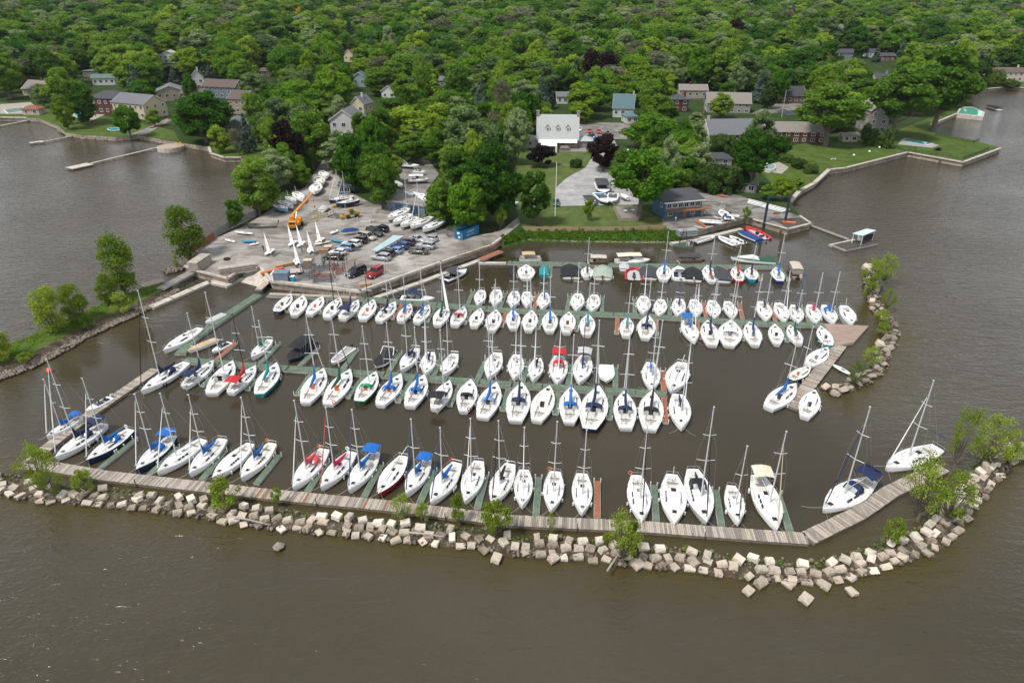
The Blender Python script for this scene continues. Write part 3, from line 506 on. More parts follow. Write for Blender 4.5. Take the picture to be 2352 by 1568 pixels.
# ---------------------------------------------------------------- sailboats
def opts(s):
    d = {}
    for w in s.split():
        k, _, v = w.partition('='); d[k] = v or True
    return d
BOATN = {}
NAMES = {'navy': 'navy', 'ltblue': 'pale blue', 'dkgreen': 'dark green', 'dkred': 'dark red', 'ltgrey': 'light grey', 'dkgrey': 'dark grey', 'dkblue': 'dark blue', 'sage': 'sage green'}
def nm(c): return NAMES.get(c, c)
def sailboat(bow, stern, top, s, label, group, zdeck=.95, zbase=0.0, nocat=None):
    o_ = opts(s); A, B = G(bow, zbase + zdeck + .1), G(stern, zbase + zdeck); L = (A - B).length * float(o_.get('len', 1)); c = (A + B) / 2; rz = heading(B, A)
    W = L * float(o_.get('beam', .352)); k = L / 8.5; hw = W / 2; fb = zdeck * 1.0
    root = thing('sailboat', label, 'sailboat', (c.x, c.y, zbase), rz + rnd.uniform(-.01, .01), group)
    if zbase == 0: root.rotation_euler = (rnd.uniform(-.008, .008), rnd.uniform(-.02, .02), root.rotation_euler.z)
    ts = float(o_.get('transom', rnd.uniform(.42, .56))); tm = .46
    def b(t): return hw * (ts + (1 - ts) * math.sin(math.pi / 2 * t / tm)) if t < tm else hw * max(0.004, 1 - ((t - tm) / (1 - tm)) ** 2.0)
    def sh(t): return fb * (1 + .22 * (t - .3) ** 2 * (1.6 if t > .3 else 1))
    def Y(t): return -L / 2 + t * L
    secs = []
    for i in range(19):
        t = i / 18; bb, s_ = b(t), sh(t); dr = .06 * k * (1 - t); yy = Y(t)
        bowx = 0 if t < .9 else (t - .9) * 10 * .05 * L
        row = [(bb, yy, s_), (bb * .985, yy, s_ * .72), (bb * .93, yy - bowx * .3 + dr, s_ * .30), (bb * .80, yy - bowx * .6 + dr * 3, .06), (bb * .42, yy - bowx * .8 + dr * 4, -.22 * k), (0, yy - bowx + dr * 5, -.34 * k)]
        secs.append([(-x, y, z) for x, y, z in row] + [(x, y, z) for x, y, z in row[-2::-1]])
    hc = o_.get('hull', 'white'); boot = o_.get('boot', rnd.choice(('dkblue', 'black', 'dkgrey', 'dkred')) if zbase == 0 else 'black')
    hb_ = MB(); hb_.loft(secs, mfun=lambda i, q: 1 if q in (3, 4, 5, 6) else (2 if q in (2, 7) and False else 0))
    n = len(secs[0]); hb_.add(secs[0], [tuple(range(n))], 0)
    hb_.build('hull', [paint(hc), paint(boot)], root)
    # deck
    cb0, cb1, cab1 = .05, float(o_.get('ck', rnd.uniform(.36, .41))), float(o_.get('cab', rnd.uniform(.68, .76))); hcab = .36 * k * float(o_.get('ch', 1))
    def prof(t, h, cw):
        bb, s_ = b(t), sh(t); cc = min(bb * .92, cw * min(1, bb / (hw * .55)) if bb < hw * .55 else cw); cc = min(cc, bb * .80)
        row = [(bb, s_ - .01), (max(bb - .07, bb * .9), s_ + .035), (max(bb - .10, bb * .86), s_ + .0), (cc, s_ + .03), (cc * (.80 if h > .1 else 1), s_ + h), (0, s_ + h + (.07 if h > .1 else 0) * k)]
        y = Y(t); return [(-x, y, z) for x, z in row] + [(x, y, z) for x, z in row[-2::-1]]
    st = [(0, .04, hw * .5), (cb0, .04, hw * .5), (cb0 + .002, -.26, hw * .34), (cb1 * .6, -.28, hw * .38), (cb1, -.28, hw * .38), (cb1 + .002, hcab, hw * .60), (cb1 + .12, hcab * 1.0, hw * .64),
          (cab1 - .1, hcab * .9, hw * .58), (cab1, hcab * .75, hw * .5), (cab1 + .07, .04, hw * .42), (.88, .04, hw * .2), (.95, .03, hw * .1), (1.0, .02, .01)]
    dk = MB(); dk.loft([prof(*q) for q in st], mfun=lambda i, q: 2 if (i in (2, 3) and q in (4, 5)) else (1 if (q in (2, 7) or (i in (6, 7) and q in (4, 5)) or i in (9, 10)) else 0))
    dc = o_.get('deck', 'white'); dk.build('deck', [WHITE() if dc == 'white' else paint(dc), M('deck nonskid', (.70, .69, .66), .7, var=.06, scale=3) if dc == 'white' else paint(dc), M('cockpit floor', (.66, .64, .60), .8, var=.06)], root)
    # cabin windows, hatches, companionway
    for sx in (-1, 1):
        w = MB(); t0 = cb1 + .03; t1 = cab1 - .05; nw = rnd.choice((1, 2, 3, 4)) if sx == -1 else nw
        for q in range(nw):
            a0 = t0 + (t1 - t0) * (q + .06) / nw; a1 = t0 + (t1 - t0) * (q + .85) / nw; pts = []
            for t in (a0, a1):
                r_ = prof(t, hcab * (.97 if t < cab1 - .1 else .9), hw * .62); p2, p3 = Vector(r_[3]), Vector(r_[4])
                if sx > 0: p2.x *= -1; p3.x *= -1
                e = Vector((sx * .03, 0, .02)); pts += [p2.lerp(p3, .22) + e, p2.lerp(p3, .9) + e]
            w.add(pts, [(0, 1, 3, 2)])
        w.build('cabin_window', glass(), root)
    ht = cab1 + .11; z = sh(ht) + .05
    MB().obox((0, Y(ht), z + .02), (.48 * k, .5 * k, .06)).build('hatch', glass() if rnd.random() < .75 else M('smoked hatch', (.10, .11, .13), .15, var=0), root)
    hcol = o_.get('hatch', rnd.choice(('black', 'black', 'brown', 'grey', 'plum')))
    MB().obox((0, Y(cb1) + .22 * k, sh(.4) + hcab + .06 * k), (.58 * k, .62 * k, .07)).obox((0, Y(cb1) - .02, sh(.4) + hcab * .3), (.52 * k, .05, hcab * 1.2)).build('companionway', M('hatch ' + hcol, COL[hcol], .5, var=.1), root)
    # cockpit gear
    g_ = MB(); g_.tube((0, Y(.10), sh(0)), (0, Y(.22), sh(0) + .25), .035, n=5); g_.obox((0, Y(.2), sh(.2) + .1), (hw * .9, .14, .1))
    if L > 9 or 'wheel' in o_:
        for i in range(10):
            a0, a1 = i * .628, (i + 1) * .628; g_.tube((.42 * math.cos(a0), Y(.13), sh(0) + .35 + .42 * math.sin(a0)), (.42 * math.cos(a1), Y(.13), sh(0) + .35 + .42 * math.sin(a1)), .025, n=4)
    g_.build('cockpit_gear', M('cockpit gear', (.25, .2, .16), .5), root)
    # rails
    rl = MB(); r0 = .018
    def rail(t, f=.97, h=.55): return (b(t) * f, Y(t), sh(t) + h)
    for sx in (-1, 1):
        pts = [Vector((sx * rail(t)[0], rail(t)[1], rail(t)[2])) for t in (.0, .12, .3, .5, .7, .88)]; rl.path(pts, .009, 3)
        for t in (.0, .12, .3, .5, .7, .88):
            p = rail(t); rl.tube((sx * p[0], p[1], p[2] - .55), (sx * p[0], p[1], p[2]), r0, n=4)
        rl.path([(sx * rail(.88)[0], Y(.88), sh(.88) + .55), (sx * rail(.95)[0], Y(.95), sh(.95) + .6), (0, Y(1.01), sh(1) + .6)], r0 * 1.3, 4)
        rl.path([(sx * rail(.12)[0], Y(.12), sh(.1) + .55), (sx * rail(0)[0], Y(0.005), sh(0) + .55)], r0 * 1.3, 4)
    rl.path([(-rail(0)[0], Y(0.005), sh(0) + .55), (rail(0)[0], Y(0.005), sh(0) + .55)], r0 * 1.3, 4); rl.build('rail', steel(), root)
    # mast, boom, rigging
    mt_ = .585; my = Y(mt_); mz = sh(mt_) + hcab
    wp = lambda p: Matrix.Rotation(rz, 3, 'Z') @ Vector(p) + Vector((c.x, c.y, zbase))
    if top is not None:
        lo, hi = 3.0, 22.0
        for _ in range(30):
            H = (lo + hi) / 2
            if proj(wp((0, my - .012 * H, H)))[1] > top[1]: lo = H
            else: hi = H
        H = max(5.5, min(H, 1.75 * L)); tp = Vector((0, my - .012 * H, H)); base = Vector((0, my, mz - .05)); mc = o_.get('mast', 'alu')
        mm = alu() if mc == 'alu' else paint(mc); m_ = MB(); m_.tube(base, tp, .09 * max(.9, k), .065, 7); m_.obox((tp.x, tp.y + .05, tp.z + .1), (.22, .22, .08)); mast = m_.build('mast', mm, root)
        for fr in ((.52,) if H < 11.5 else (.42, .7)):
            q = base.lerp(tp, fr); w = hw * (.62 if fr < .6 else .45); sp = MB(); sp.tube(q, q + Vector((-w, -.18, .06)), .045, n=4); sp.tube(q, q + Vector((w, -.18, .06)), .045, n=4); sp.build('spreader', alu(), mast)
        rg = MB(); q = base.lerp(tp, .52); ft = .86 if rnd.random() < .4 else .98; fs = Vector((0, Y(.985), sh(1) + .1)); fe = base.lerp(tp, ft)
        for sx in (-1, 1): rg.path([(sx * b(mt_) * .93, my - .1, sh(mt_)), q + Vector((sx * hw * .62, -.18, .06)), base.lerp(tp, ft)], .011, 3)
        rg.tube((0, Y(.01), sh(0)), tp, .011, n=3); rg.tube(fs, fe, .012, n=3); rg.build('rigging', steel(), root)
        jc = o_.get('jib', 'white' if rnd.random() < .35 else None)
        if jc: j = MB(); j.tube(fs.lerp(fe, .04), fs.lerp(fe, .35), .075, .085, 6); j.tube(fs.lerp(fe, .35), fs.lerp(fe, .93), .085, .035, 6); j.build('furled_jib', cloth(jc), root)
        bz = mz + .55 * k; be = Vector((rnd.uniform(-.25, .25), my - L * .37, bz + .12)); bs = Vector((0, my - .1, bz))
        MB().tube(bs, be, .05, n=6).build('boom', alu(), root)
        cv = o_.get('cover')
        if cv:
            cm = MB(); secs = []
            for t, r_, up in ((-.03, .10, 1.9 * k), (.04, .20, 1.2 * k), (.14, .25, .4), (.35, .26, .1), (.7, .21, 0), (1.0, .10, 0)):
                p = bs.lerp(be, t); secs.append([(p.x + r_ * math.cos(a), p.y, p.z + up * .5 + (r_ + up * .5) * math.sin(a) * (1.15)) for a in [i * math.pi / 4 for i in range(8)]])
            cm.loft(secs, closed=True, caps=True).build('sail_cover', cloth(cv), root)
    elif 'lowered' in o_:
        MB().tube((-.2, Y(-.12), sh(0) + 1.0), (.1, Y(1.02), sh(1) + .5), .07, n=6).build('mast', alu(), root)
    elif 'stub' in o_:
        MB().tube((0, Y(.16), sh(0) + .4), (0, Y(.10), sh(0) + 2.2), .05, n=6).build('post', alu(), root)
    dg = o_.get('dodger')
    if dg:
        dm = MB(); secs = []; wd_ = hw * .60; z0 = sh(.4) + hcab * .6
        for t, h in ((cb1 - .055, .72 * k), (cb1 + .0, .80 * k), (cb1 + .05, .62 * k), (cb1 + .10, .28 * k)):
            secs.append([(wd_ * math.cos(a) * (1 if t < cb1 + .08 else .95), Y(t), z0 + h * (max(0, math.sin(a)) ** .55)) for a in [i * math.pi / 8 for i in range(9)]])
        dm.loft(secs, mfun=lambda i, q: 1 if (i == 2 and 2 <= q <= 5) else 0).build('dodger', [cloth(dg), M('clear vinyl', (.35, .38, .40), .15, var=.1)], root)
    if 'hoist' in o_:
        sm = MB(); sm.loft([[base.lerp(tp, .93) + Vector((.0, -.1, 0)), base.lerp(tp, .93) + Vector((.05, -.2, 0)), base.lerp(tp, .93) + Vector((.1, -.3, 0))], [base.lerp(tp, .45) + Vector((.1, -.1, 0)), base.lerp(tp, .45) + Vector((.45, -.6, 0)), base.lerp(tp, .45) + Vector((1.1, -.9, 0))], [base.lerp(tp, .1) + Vector((.3, -.1, 0)), base.lerp(tp, .1) + Vector((.9, -.8, 0)), base.lerp(tp, .1) + Vector((1.7, -1.3, 0))]], mfun=lambda i, q: q).build('sail', [cloth('dkgreen'), M('white sailcloth', (.82, .83, .83), .7, var=.03, scale=1)], root)
    bi = o_.get('bimini')
    if bi:
        bm_ = MB(); secs = []; z0 = sh(.1) + 1.55 * k; t0, t1 = (.03, .27) if bi != 'strip' else (.0, .07)
        for i, t in enumerate((t0, (t0 * 3 + t1) / 4, (t0 + t1) / 2, t1)): secs.append([(hw * .72 * x, Y(t), z0 + .22 * k * (1 - x * x) - .05 * abs(i - 1.5)) for x in (-1, -.6, 0, .6, 1)])
        up = [[(p[0], p[1], p[2] + .04) for p in q] for q in secs]; bm_.loft(secs).loft(up); bm_.build('bimini', cloth(bi), root, True)
        pm = MB()
        for sx in (-1, 1):
            for t in (t0, t1): pm.tube((sx * hw * .62, Y((t0 + t1) / 2), sh(.1)), (sx * hw * .72, Y(t), z0), .02, n=4)
        pm.build('bimini_frame', steel(), root)
    if 'solar' in o_: MB().obox((-hw * .3, Y(.06), sh(0) + 1.95 * k), (.9, .7, .04), rx=.1).obox((hw * .3, Y(.06), sh(0) + 1.95 * k), (.9, .7, .04), rx=.1).build('solar_panel', glass(), root)
    if 'cov' in o_:
        cm = MB(); secs = []
        for t in (.02, .2, .45, .7, .9, .99): secs.append([(b(t) * 1.02 * x, Y(t), sh(t) + .08 + .45 * k * (1 - abs(x)) * (1 if t < .9 else .2)) for x in (-1, -.5, 0, .5, 1)])
        cm.loft(secs).build('boat_cover', cloth(o_['cov']), root)
    if 'ob' in o_ or L < 7.6 and zbase == 0 and rnd.random() < .6:
        MB().obox((hw * .3, Y(0) - .22, sh(0) + .05), (.28, .4, .42), rx=.2).tube((hw * .3, Y(0) - .22, sh(0)), (hw * .3, Y(0) - .3, -.2), .06, n=5).build('outboard_motor', M('outboard black', (.03, .03, .035), .35, var=0) if rnd.random() < .7 else paint('ltgrey'), root)
    if 'ring' in o_ or 'buoy' in o_:
        rg = MB(); cc = o_.get('ring', 'red')
        for i in range(10):
            a0, a1 = i * .628, (i + 1) * .628; rg.tube((hw * .55 + .28 * math.cos(a0), Y(.0) - .03, sh(0) + .4 + .28 * math.sin(a0)), (hw * .55 + .28 * math.cos(a1), Y(0) - .03, sh(0) + .4 + .28 * math.sin(a1)), .08, n=5)
        rg.build('life_ring', paint(cc), root)
    if zbase == 0:
        for q in range(rnd.choice((2, 3, 4, 5))):
            t = rnd.uniform(.25, .75); sx = rnd.choice((-1, 1)); x = sx * (b(t) + .11)
            MB().tube((x, Y(t), .18), (x, Y(t), .68), .12, n=7).build('fender', M('fender ' + ('navy' if o_.get('fend') else 'white'), COL['navy'] if o_.get('fend') else (.78, .78, .74), .5, var=0), root)
        ml = MB(); e = b(.95)
        for sx in (-1, 1): ml.path([(0, Y(.97), sh(1)), (sx * hw * .7, Y(1.06), .55), (sx * hw * 1.15, Y(1.12), .5)], .014, 3)
        ml.build('mooring_line', M('rope', (.55, .52, .45), .9, var=0), root)
    else:
        cr = MB()
        for t in (.28, .62):
            cr.obox((0, Y(t), -.75 * k), (W * .85, .14, .12)); cr.obox((0, Y(t), -.5 * k), (.2, .5, .5))
            for sx in (-1, 1): cr.tube((sx * W * .5, Y(t), -zbase + LAND), (sx * W * .36, Y(t), .05), .05, n=5)
        cr.tube((0, Y(.25), -.75 * k), (0, Y(.7), -.75 * k), .07, n=5); cr.obox((0, Y(.45), -.6 * k), (.12, L * .3, .8)); cr.build('cradle', M('cradle steel', (.06, .06, .07), .6), root)
    return root
def row(where, tile, lst, group):
    L_ = []
    for q in lst:
        q = list(q); t = q.pop(0) if isinstance(q[0], str) else tile; s = q.pop() if isinstance(q[-1], str) else ''
        tp = T(t, q[4], q[5]) if len(q) > 4 else None; L_.append((T(t, q[0], q[1]), T(t, q[2], q[3]), tp, s))
    L_.sort(key=lambda z: (z[0][0] + z[1][0]))
    for i, (b_, s_, tp, s) in enumerate(L_):
        o_ = opts(s); bits = []
        if 'cover' in o_: bits.append(nm(o_['cover']) + ' sail cover')
        if 'bimini' in o_: bits.append(nm(o_['bimini']) + ' bimini')
        elif 'dodger' in o_ and len(bits) < 1: bits.append(nm(o_['dodger']) + ' dodger')
        if not bits and tp is None: bits.append('no mast up')
        desc = f"{nm(o_.get('hull', 'white'))} sailboat" + (' with ' + ' and '.join(bits[:1]) if bits else '')
        sailboat(b_, s_, tp, s, f"{desc}, {ORD[i]} from left, {where}", group)
row("nearest row", 'I', [
 (425, 865, 745, 685, 335, 345, 'bimini=blue cover=blue jib=white ring=orange'), (505, 1060, 960, 750, 390, 170, 'cover=navy dodger=navy bimini=navy jib=white ck=.38'),
 (790, 1090, 1200, 805, 755, 340, 'hull=navy cover=blue dodger=blue jib=white ring=white'), (1245, 1175, 1590, 860, 1185, 485, 'hull=navy cover=blue bimini=blue dodger=blue jib=white'),
 (1440, 1195, 1865, 895, 1460, 480, 'jib=white'), (1735, 1210, 2045, 890, 1680, 490, 'cover=blue jib=white'), (1950, 1245, 2300, 935, 'beam=.36'), (2210, 1250, 2500, 930, 2185, 515, 'deck=ivory boot=blue cover=blue jib=white ring=orange'),
 ('J', 335, 1335, 630, 985, 320, 540, 'cover=pink dodger=pink solar jib=white ring=orange'), ('J', 590, 1335, 885, 1010, 600, 605, 'cover=magenta jib=pink ring=white'), ('J', 850, 1360, 1100, 1010, 848, 625, 'bimini=blue cover=blue dodger=ltgrey jib=dkblue'),
 ('J', 1125, 1395, 1355, 1050, 'hull=dkred lowered'), ('J', 1375, 1395, 1575, 1080, 1378, 715, 'cover=blue bimini=blue jib=dkblue deck=white'), ('J', 1600, 1475, 1845, 1110, 1648, 790, 'cover=blue jib=dkblue ring=red'),
 ('J', 1920, 1460, 2045, 1095, 1912, 705, 'jib=white'), ('J', 2165, 1480, 2335, 1120, 2210, 730, 'cover=black jib=black ob'), ('K', 95, 1500, 112, 1175, 118, 785, ''), ('K', 362, 1540, 395, 1190, 390, 735, 'ring=orange'),
 ('K', 648, 1567, 640, 1210, 692, 810, 'boot=teal'), ('K', 1195, 1636, 1145, 1225, 1228, 770, 'jib=black ring=orange'), ('K', 1500, 1660, 1465, 1215, 'stub beam=.36'), ('K', 1790, 1652, 1660, 1170, 1885, 600, 'cover=black dodger=black jib=black hull=ltgrey ck=.36'),
 ('K', 2085, 1655, 2010, 1320, 2158, 960, 'jib=brown'), ('L', 92, 1708, -95, 1225, 135, 825, 'bimini=cream jib=tan'), ('L', 505, 1530, 955, 1265, 905, 600, 'bimini=navy dodger=navy jib=navy solar'), ('L', 1085, 1150, 1560, 970, 1470, 365, 'jib=white solar hull=white beam=.33')],
 'sailboats in the nearest row')
row("near side of middle dock", 'J', [
 ('I', 1290, 450, 1710, 190, 1180, -466, 'cover=navy dodger=navy jib=black fend=1 beam=.31'), ('I', 1965, 170, 1690, 400, 1725, -258, 'cover=navy bimini=navy ob'), ('I', 2140, 170, 1940, 470, 1857, -446, 'dodger=ltgrey'), ('I', 2350, 215, 2115, 460, 2140, -248, 'cover=red bimini=red mast=black'),
 (190, 190, 30, 480, 35, -188, 'hull=teal cover=teal'), (622, 240, 450, 555, 445, -248, 'cover=blue hatch=orange jib=white'), (865, 250, 660, 565, 680, -260, 'cover=dkgreen hatch=orange jib=black ring=orange'), (1100, 270, 950, 545, 940, -138, 'hull=dkgreen dodger=green hatch=orange'),
 (1330, 290, 1140, 575, 1190, -168, 'cover=blue dodger=blue hatch=orange'), (1545, 300, 1410, 585, 1435, -130, 'cover=blue dodger=blue jib=white'), (1780, 350, 1640, 610, 1680, -100, 'dodger=black bimini=black ob'), (1975, 340, 1900, 632, 'dodger=black boot=black ring=red'),
 (2210, 370, 2080, 690, 2155, -230, 'cover=blue dodger=ltblue'), ('K', 90, 370, 30, 720, 50, -170, 'cover=navy dodger=navy'), ('K', 345, 400, 225, 720, 'deck=ivory stub'), ('K', 545, 410, 525, 735, 575, -60, 'cover=blue dodger=blue'),
 ('K', 795, 400, 715, 800, 790, -190, 'hull=navy dodger=navy cover=navy jib=white'), ('K', 1030, 450, 1045, 787, 1085, -95, 'cover=navy dodger=navy'), ('K', 1285, 440, 1268, 800, 1350, -190, 'cover=black dodger=black jib=white'),
 ('K', 1562, 790, 1525, 480, 1655, 0, 'cover=navy jib=white')], 'sailboats on the near side of the middle dock')
row("far side of middle dock", 'J', [
 ('I', 1500, 75, 1835, -125, 'beam=.32'), (-45, 140, 130, -20, -76, -320, 'cover=green deck=white'), (1330, 258, 1475, 60, 1310, -250, 'dodger=black cover=navy'), (1560, 292, 1600, 95, 1520, -270, 'cover=navy'),
 (1720, 302, 1825, 110, 1738, -200, 'hatch=tan'), (2135, 325, 2215, 100, 2165, -100, ''), ('K', 25, 330, 45, 120, 55, -150, ''), ('K', 195, 348, 240, 150, 240, -140, 'cover=black'), ('K', 420, 375, 430, 130, 440, -150, 'cover=red dodger=red bimini=red'),
 ('K', 620, 372, 672, 125, 655, -210, 'boot=yellow cover=blue mast=navy bimini=ltgrey'), ('K', 1290, 432, 1268, 190, 1330, -190, 'cover=blue'), ('K', 1465, 452, 1562, 190, 'lowered beam=.38')], 'sailboats on the far side of the middle dock')
row("near side of upper dock", 'F', [
 (322, 1130, 190, 1292, 'hull=navy lowered hatch=brown'), (432, 1142, 350, 1322, 'hatch=plum stub'), (612, 1152, 490, 1312, 'hatch=orange stub'), (768, 1160, 650, 1342, 675, 860, 'mast=black'), (942, 1182, 790, 1352, 838, 810, 'cover=navy bimini=navy'),
 (1080, 1180, 980, 1358, 855, 960, 'mast=black hatch=orange'), (1278, 1200, 1130, 1372, 1185, 850, 'cover=navy dodger=white'), (1418, 1220, 1325, 1372, 1345, 910, 'cover=blue hatch=orange'), (1588, 1230, 1475, 1385, 1505, 910, 'cover=blue'),
 (1748, 1230, 1662, 1410, 1665, 850, 'cover=dkgreen hoist'), (1912, 1242, 1822, 1412, 1855, 900, 'dodger=red'), (2062, 1260, 1997, 1422, 'boot=dkblue hatch=plum'), (2207, 1272, 2160, 1460, 2185, 1050, ''),
 ('G', 8, 1272, 12, 1442, 20, 960, 'cover=blue'), ('G', 182, 1277, 152, 1460, 180, 980, ''), ('G', 352, 1282, 347, 1470, 350, 980, 'cover=blue'), ('G', 522, 1292, 502, 1480, 'ring=red'), ('G', 697, 1312, 687, 1500, 712, 1040, 'cover=teal'),
 ('G', 1062, 1342, 1047, 1510, 1075, 1040, 'cover=teal hatch=orange'), ('G', 1252, 1322, 1222, 1532, 1280, 990, 'cover=navy dodger=navy'), ('G', 1688, 1562, 1592, 1372, 1690, 1050, 'cover=blue bimini=blue'), ('G', 1790, 1370, 1840, 1592, 1850, 1000, 'hull=white boot=navy cover=navy'),
 ('G', 2012, 1368, 1995, 1598, 2050, 1020, 'beam=.42 dodger=white'), ('G', 2180, 1382, 2235, 1592, 2310, 960, 'cover=dkblue'), ('H', 60, 1405, 85, 1580, 'cover=navy'), ('H', 198, 1412, 285, 1580, 240, 1100, 'cover=dkgreen'), ('H', 480, 1422, 560, 1600, 'hull=teal')], 'sailboats on the near side of the upper dock')
row("far side of upper dock", 'G', [
 ('F', 2040, 1222, 2070, 1095, 2015, 850, ''), ('F', 2195, 1228, 2212, 1090, 2180, 1030, 'ob'), (8, 1242, 25, 1105, 20, 870, 'cover=blue'), (140, 1237, 137, 1110, 180, 960, 'boot=dkred'), (285, 1257, 297, 1120, 285, 890, 'cover=blue'), (595, 1272, 607, 1125, 605, 850, 'ob'),
 (740, 1282, 757, 1135, 755, 880, ''), (1210, 1302, 1210, 1150, 1240, 870, ''), (1355, 1322, 1367, 1180, 1395, 990, 'mast=white'), (1525, 1322, 1537, 1175, 1560, 1000, 'cover=blue mast=navy'), (1707, 1328, 1670, 1180, 1690, 1050, 'ob'),
 (1872, 1342, 1835, 1190, 1890, 1010, ''), (2042, 1342, 1975, 1198, 2065, 1010, ''), (2350, 1362, 2290, 1200, 2310, 960, 'cover=navy'), ('H', 165, 1372, 95, 1212, 235, 925, 'jib=white'), ('H', 290, 1384, 238, 1232, 345, 955, 'cover=navy mast=dkblue'),
 ('H', 455, 1387, 392, 1228, 512, 945, 'cover=magenta'), ('H', 615, 1388, 518, 1232, 668, 930, 'cover=blue dodger=blue'), ('H', 780, 1396, 698, 1238, 'stub')], 'sailboats on the far side of the upper dock')
row("topmost dock", 'G', [
 (130, 860, 130, 985, 'beam=.5 stub'), (690, 878, 690, 972, 690, 620, 'cover=navy beam=.5'), (1402, 862, 1392, 995, 1435, 565, 'cover=blue beam=.4'), (1790, 866, 1838, 1012, 1835, 620, 'cover=navy hatch=orange'),
 (2045, 880, 2092, 1012, 2090, 670, 'hull=red cover=red'), (2185, 885, 2207, 997, 2215, 670, 'hull=cyan cover=navy beam=.45'), ('H', 70, 885, 112, 1012, 150, 585, 'cover=blue hull=dkblue')], 'sailboats along the topmost dock')
row("at the plank walkway", 'L', [(258, 380, 5, 600, 235, -10, 'boot=dkblue cover=blue hatch=brown'), (390, 222, 205, 345, 385, -140, 'hull=navy deck=ivory hatch=orange'), (548, 50, 375, 212, 400, -80, ''), (432, 440, 340, 682, 'stub boot=dkgrey')], 'sailboats round the plank walkway')
row("standing on the yard near the left fence", 'F', [], '')
def landrow(where, lst, group):
    for i, (b_, s_, tp, s) in enumerate(lst):
        o_ = opts(s); sailboat(T('F', *b_), T('F', *s_), T('F', *tp) if tp else None, s, f"{nm(o_.get('hull', 'white'))} sailboat, {ORD[i]} {where}", group, .95, LAND + .75)
landrow("from front in the left line of stored yard boats", [(((661.6 - 588) * 3.997, (478.6 - 392.3) * 3.997), ((628.6 - 588) * 3.997, (470.5 - 392.3) * 3.997), None, 'boot=ltblue hull=ltblue'), ((343, 320), (215, 276), None, 'stub'), ((366, 284), (284, 238), None, 'stub'), ((431, 260), (357, 195), None, 'stub'), ((536, 194), (556, 118), None, 'beam=.42'), ((596, 118), (560, 53), None, 'deck=ivory beam=.42'), ((646, 53), (600, 3), None, 'beam=.42')], 'stored boats along the left fence')
landrow("from left in the stored row beside the skip", [((1207, 430), (1400, 340), None, 'lowered'), ((1255, 470), (1420, 395), None, ''), ((1325, 497), (1482, 425), (1455, 80), 'lowered'), ((1415, 508), (1612, 420), (1470, 100), 'hull=white boot=black lowered'), ((1528, 535), (1712, 448), None, 'lowered')], 'stored boats beside the skip')
landrow("of two stored side by side in mid yard", [((668, 268), (890, 230), (715, 0), 'hull=navy'), ((732, 298), (945, 262), (780, 10), 'hull=navy dodger=white')], 'navy boats stored in the yard')
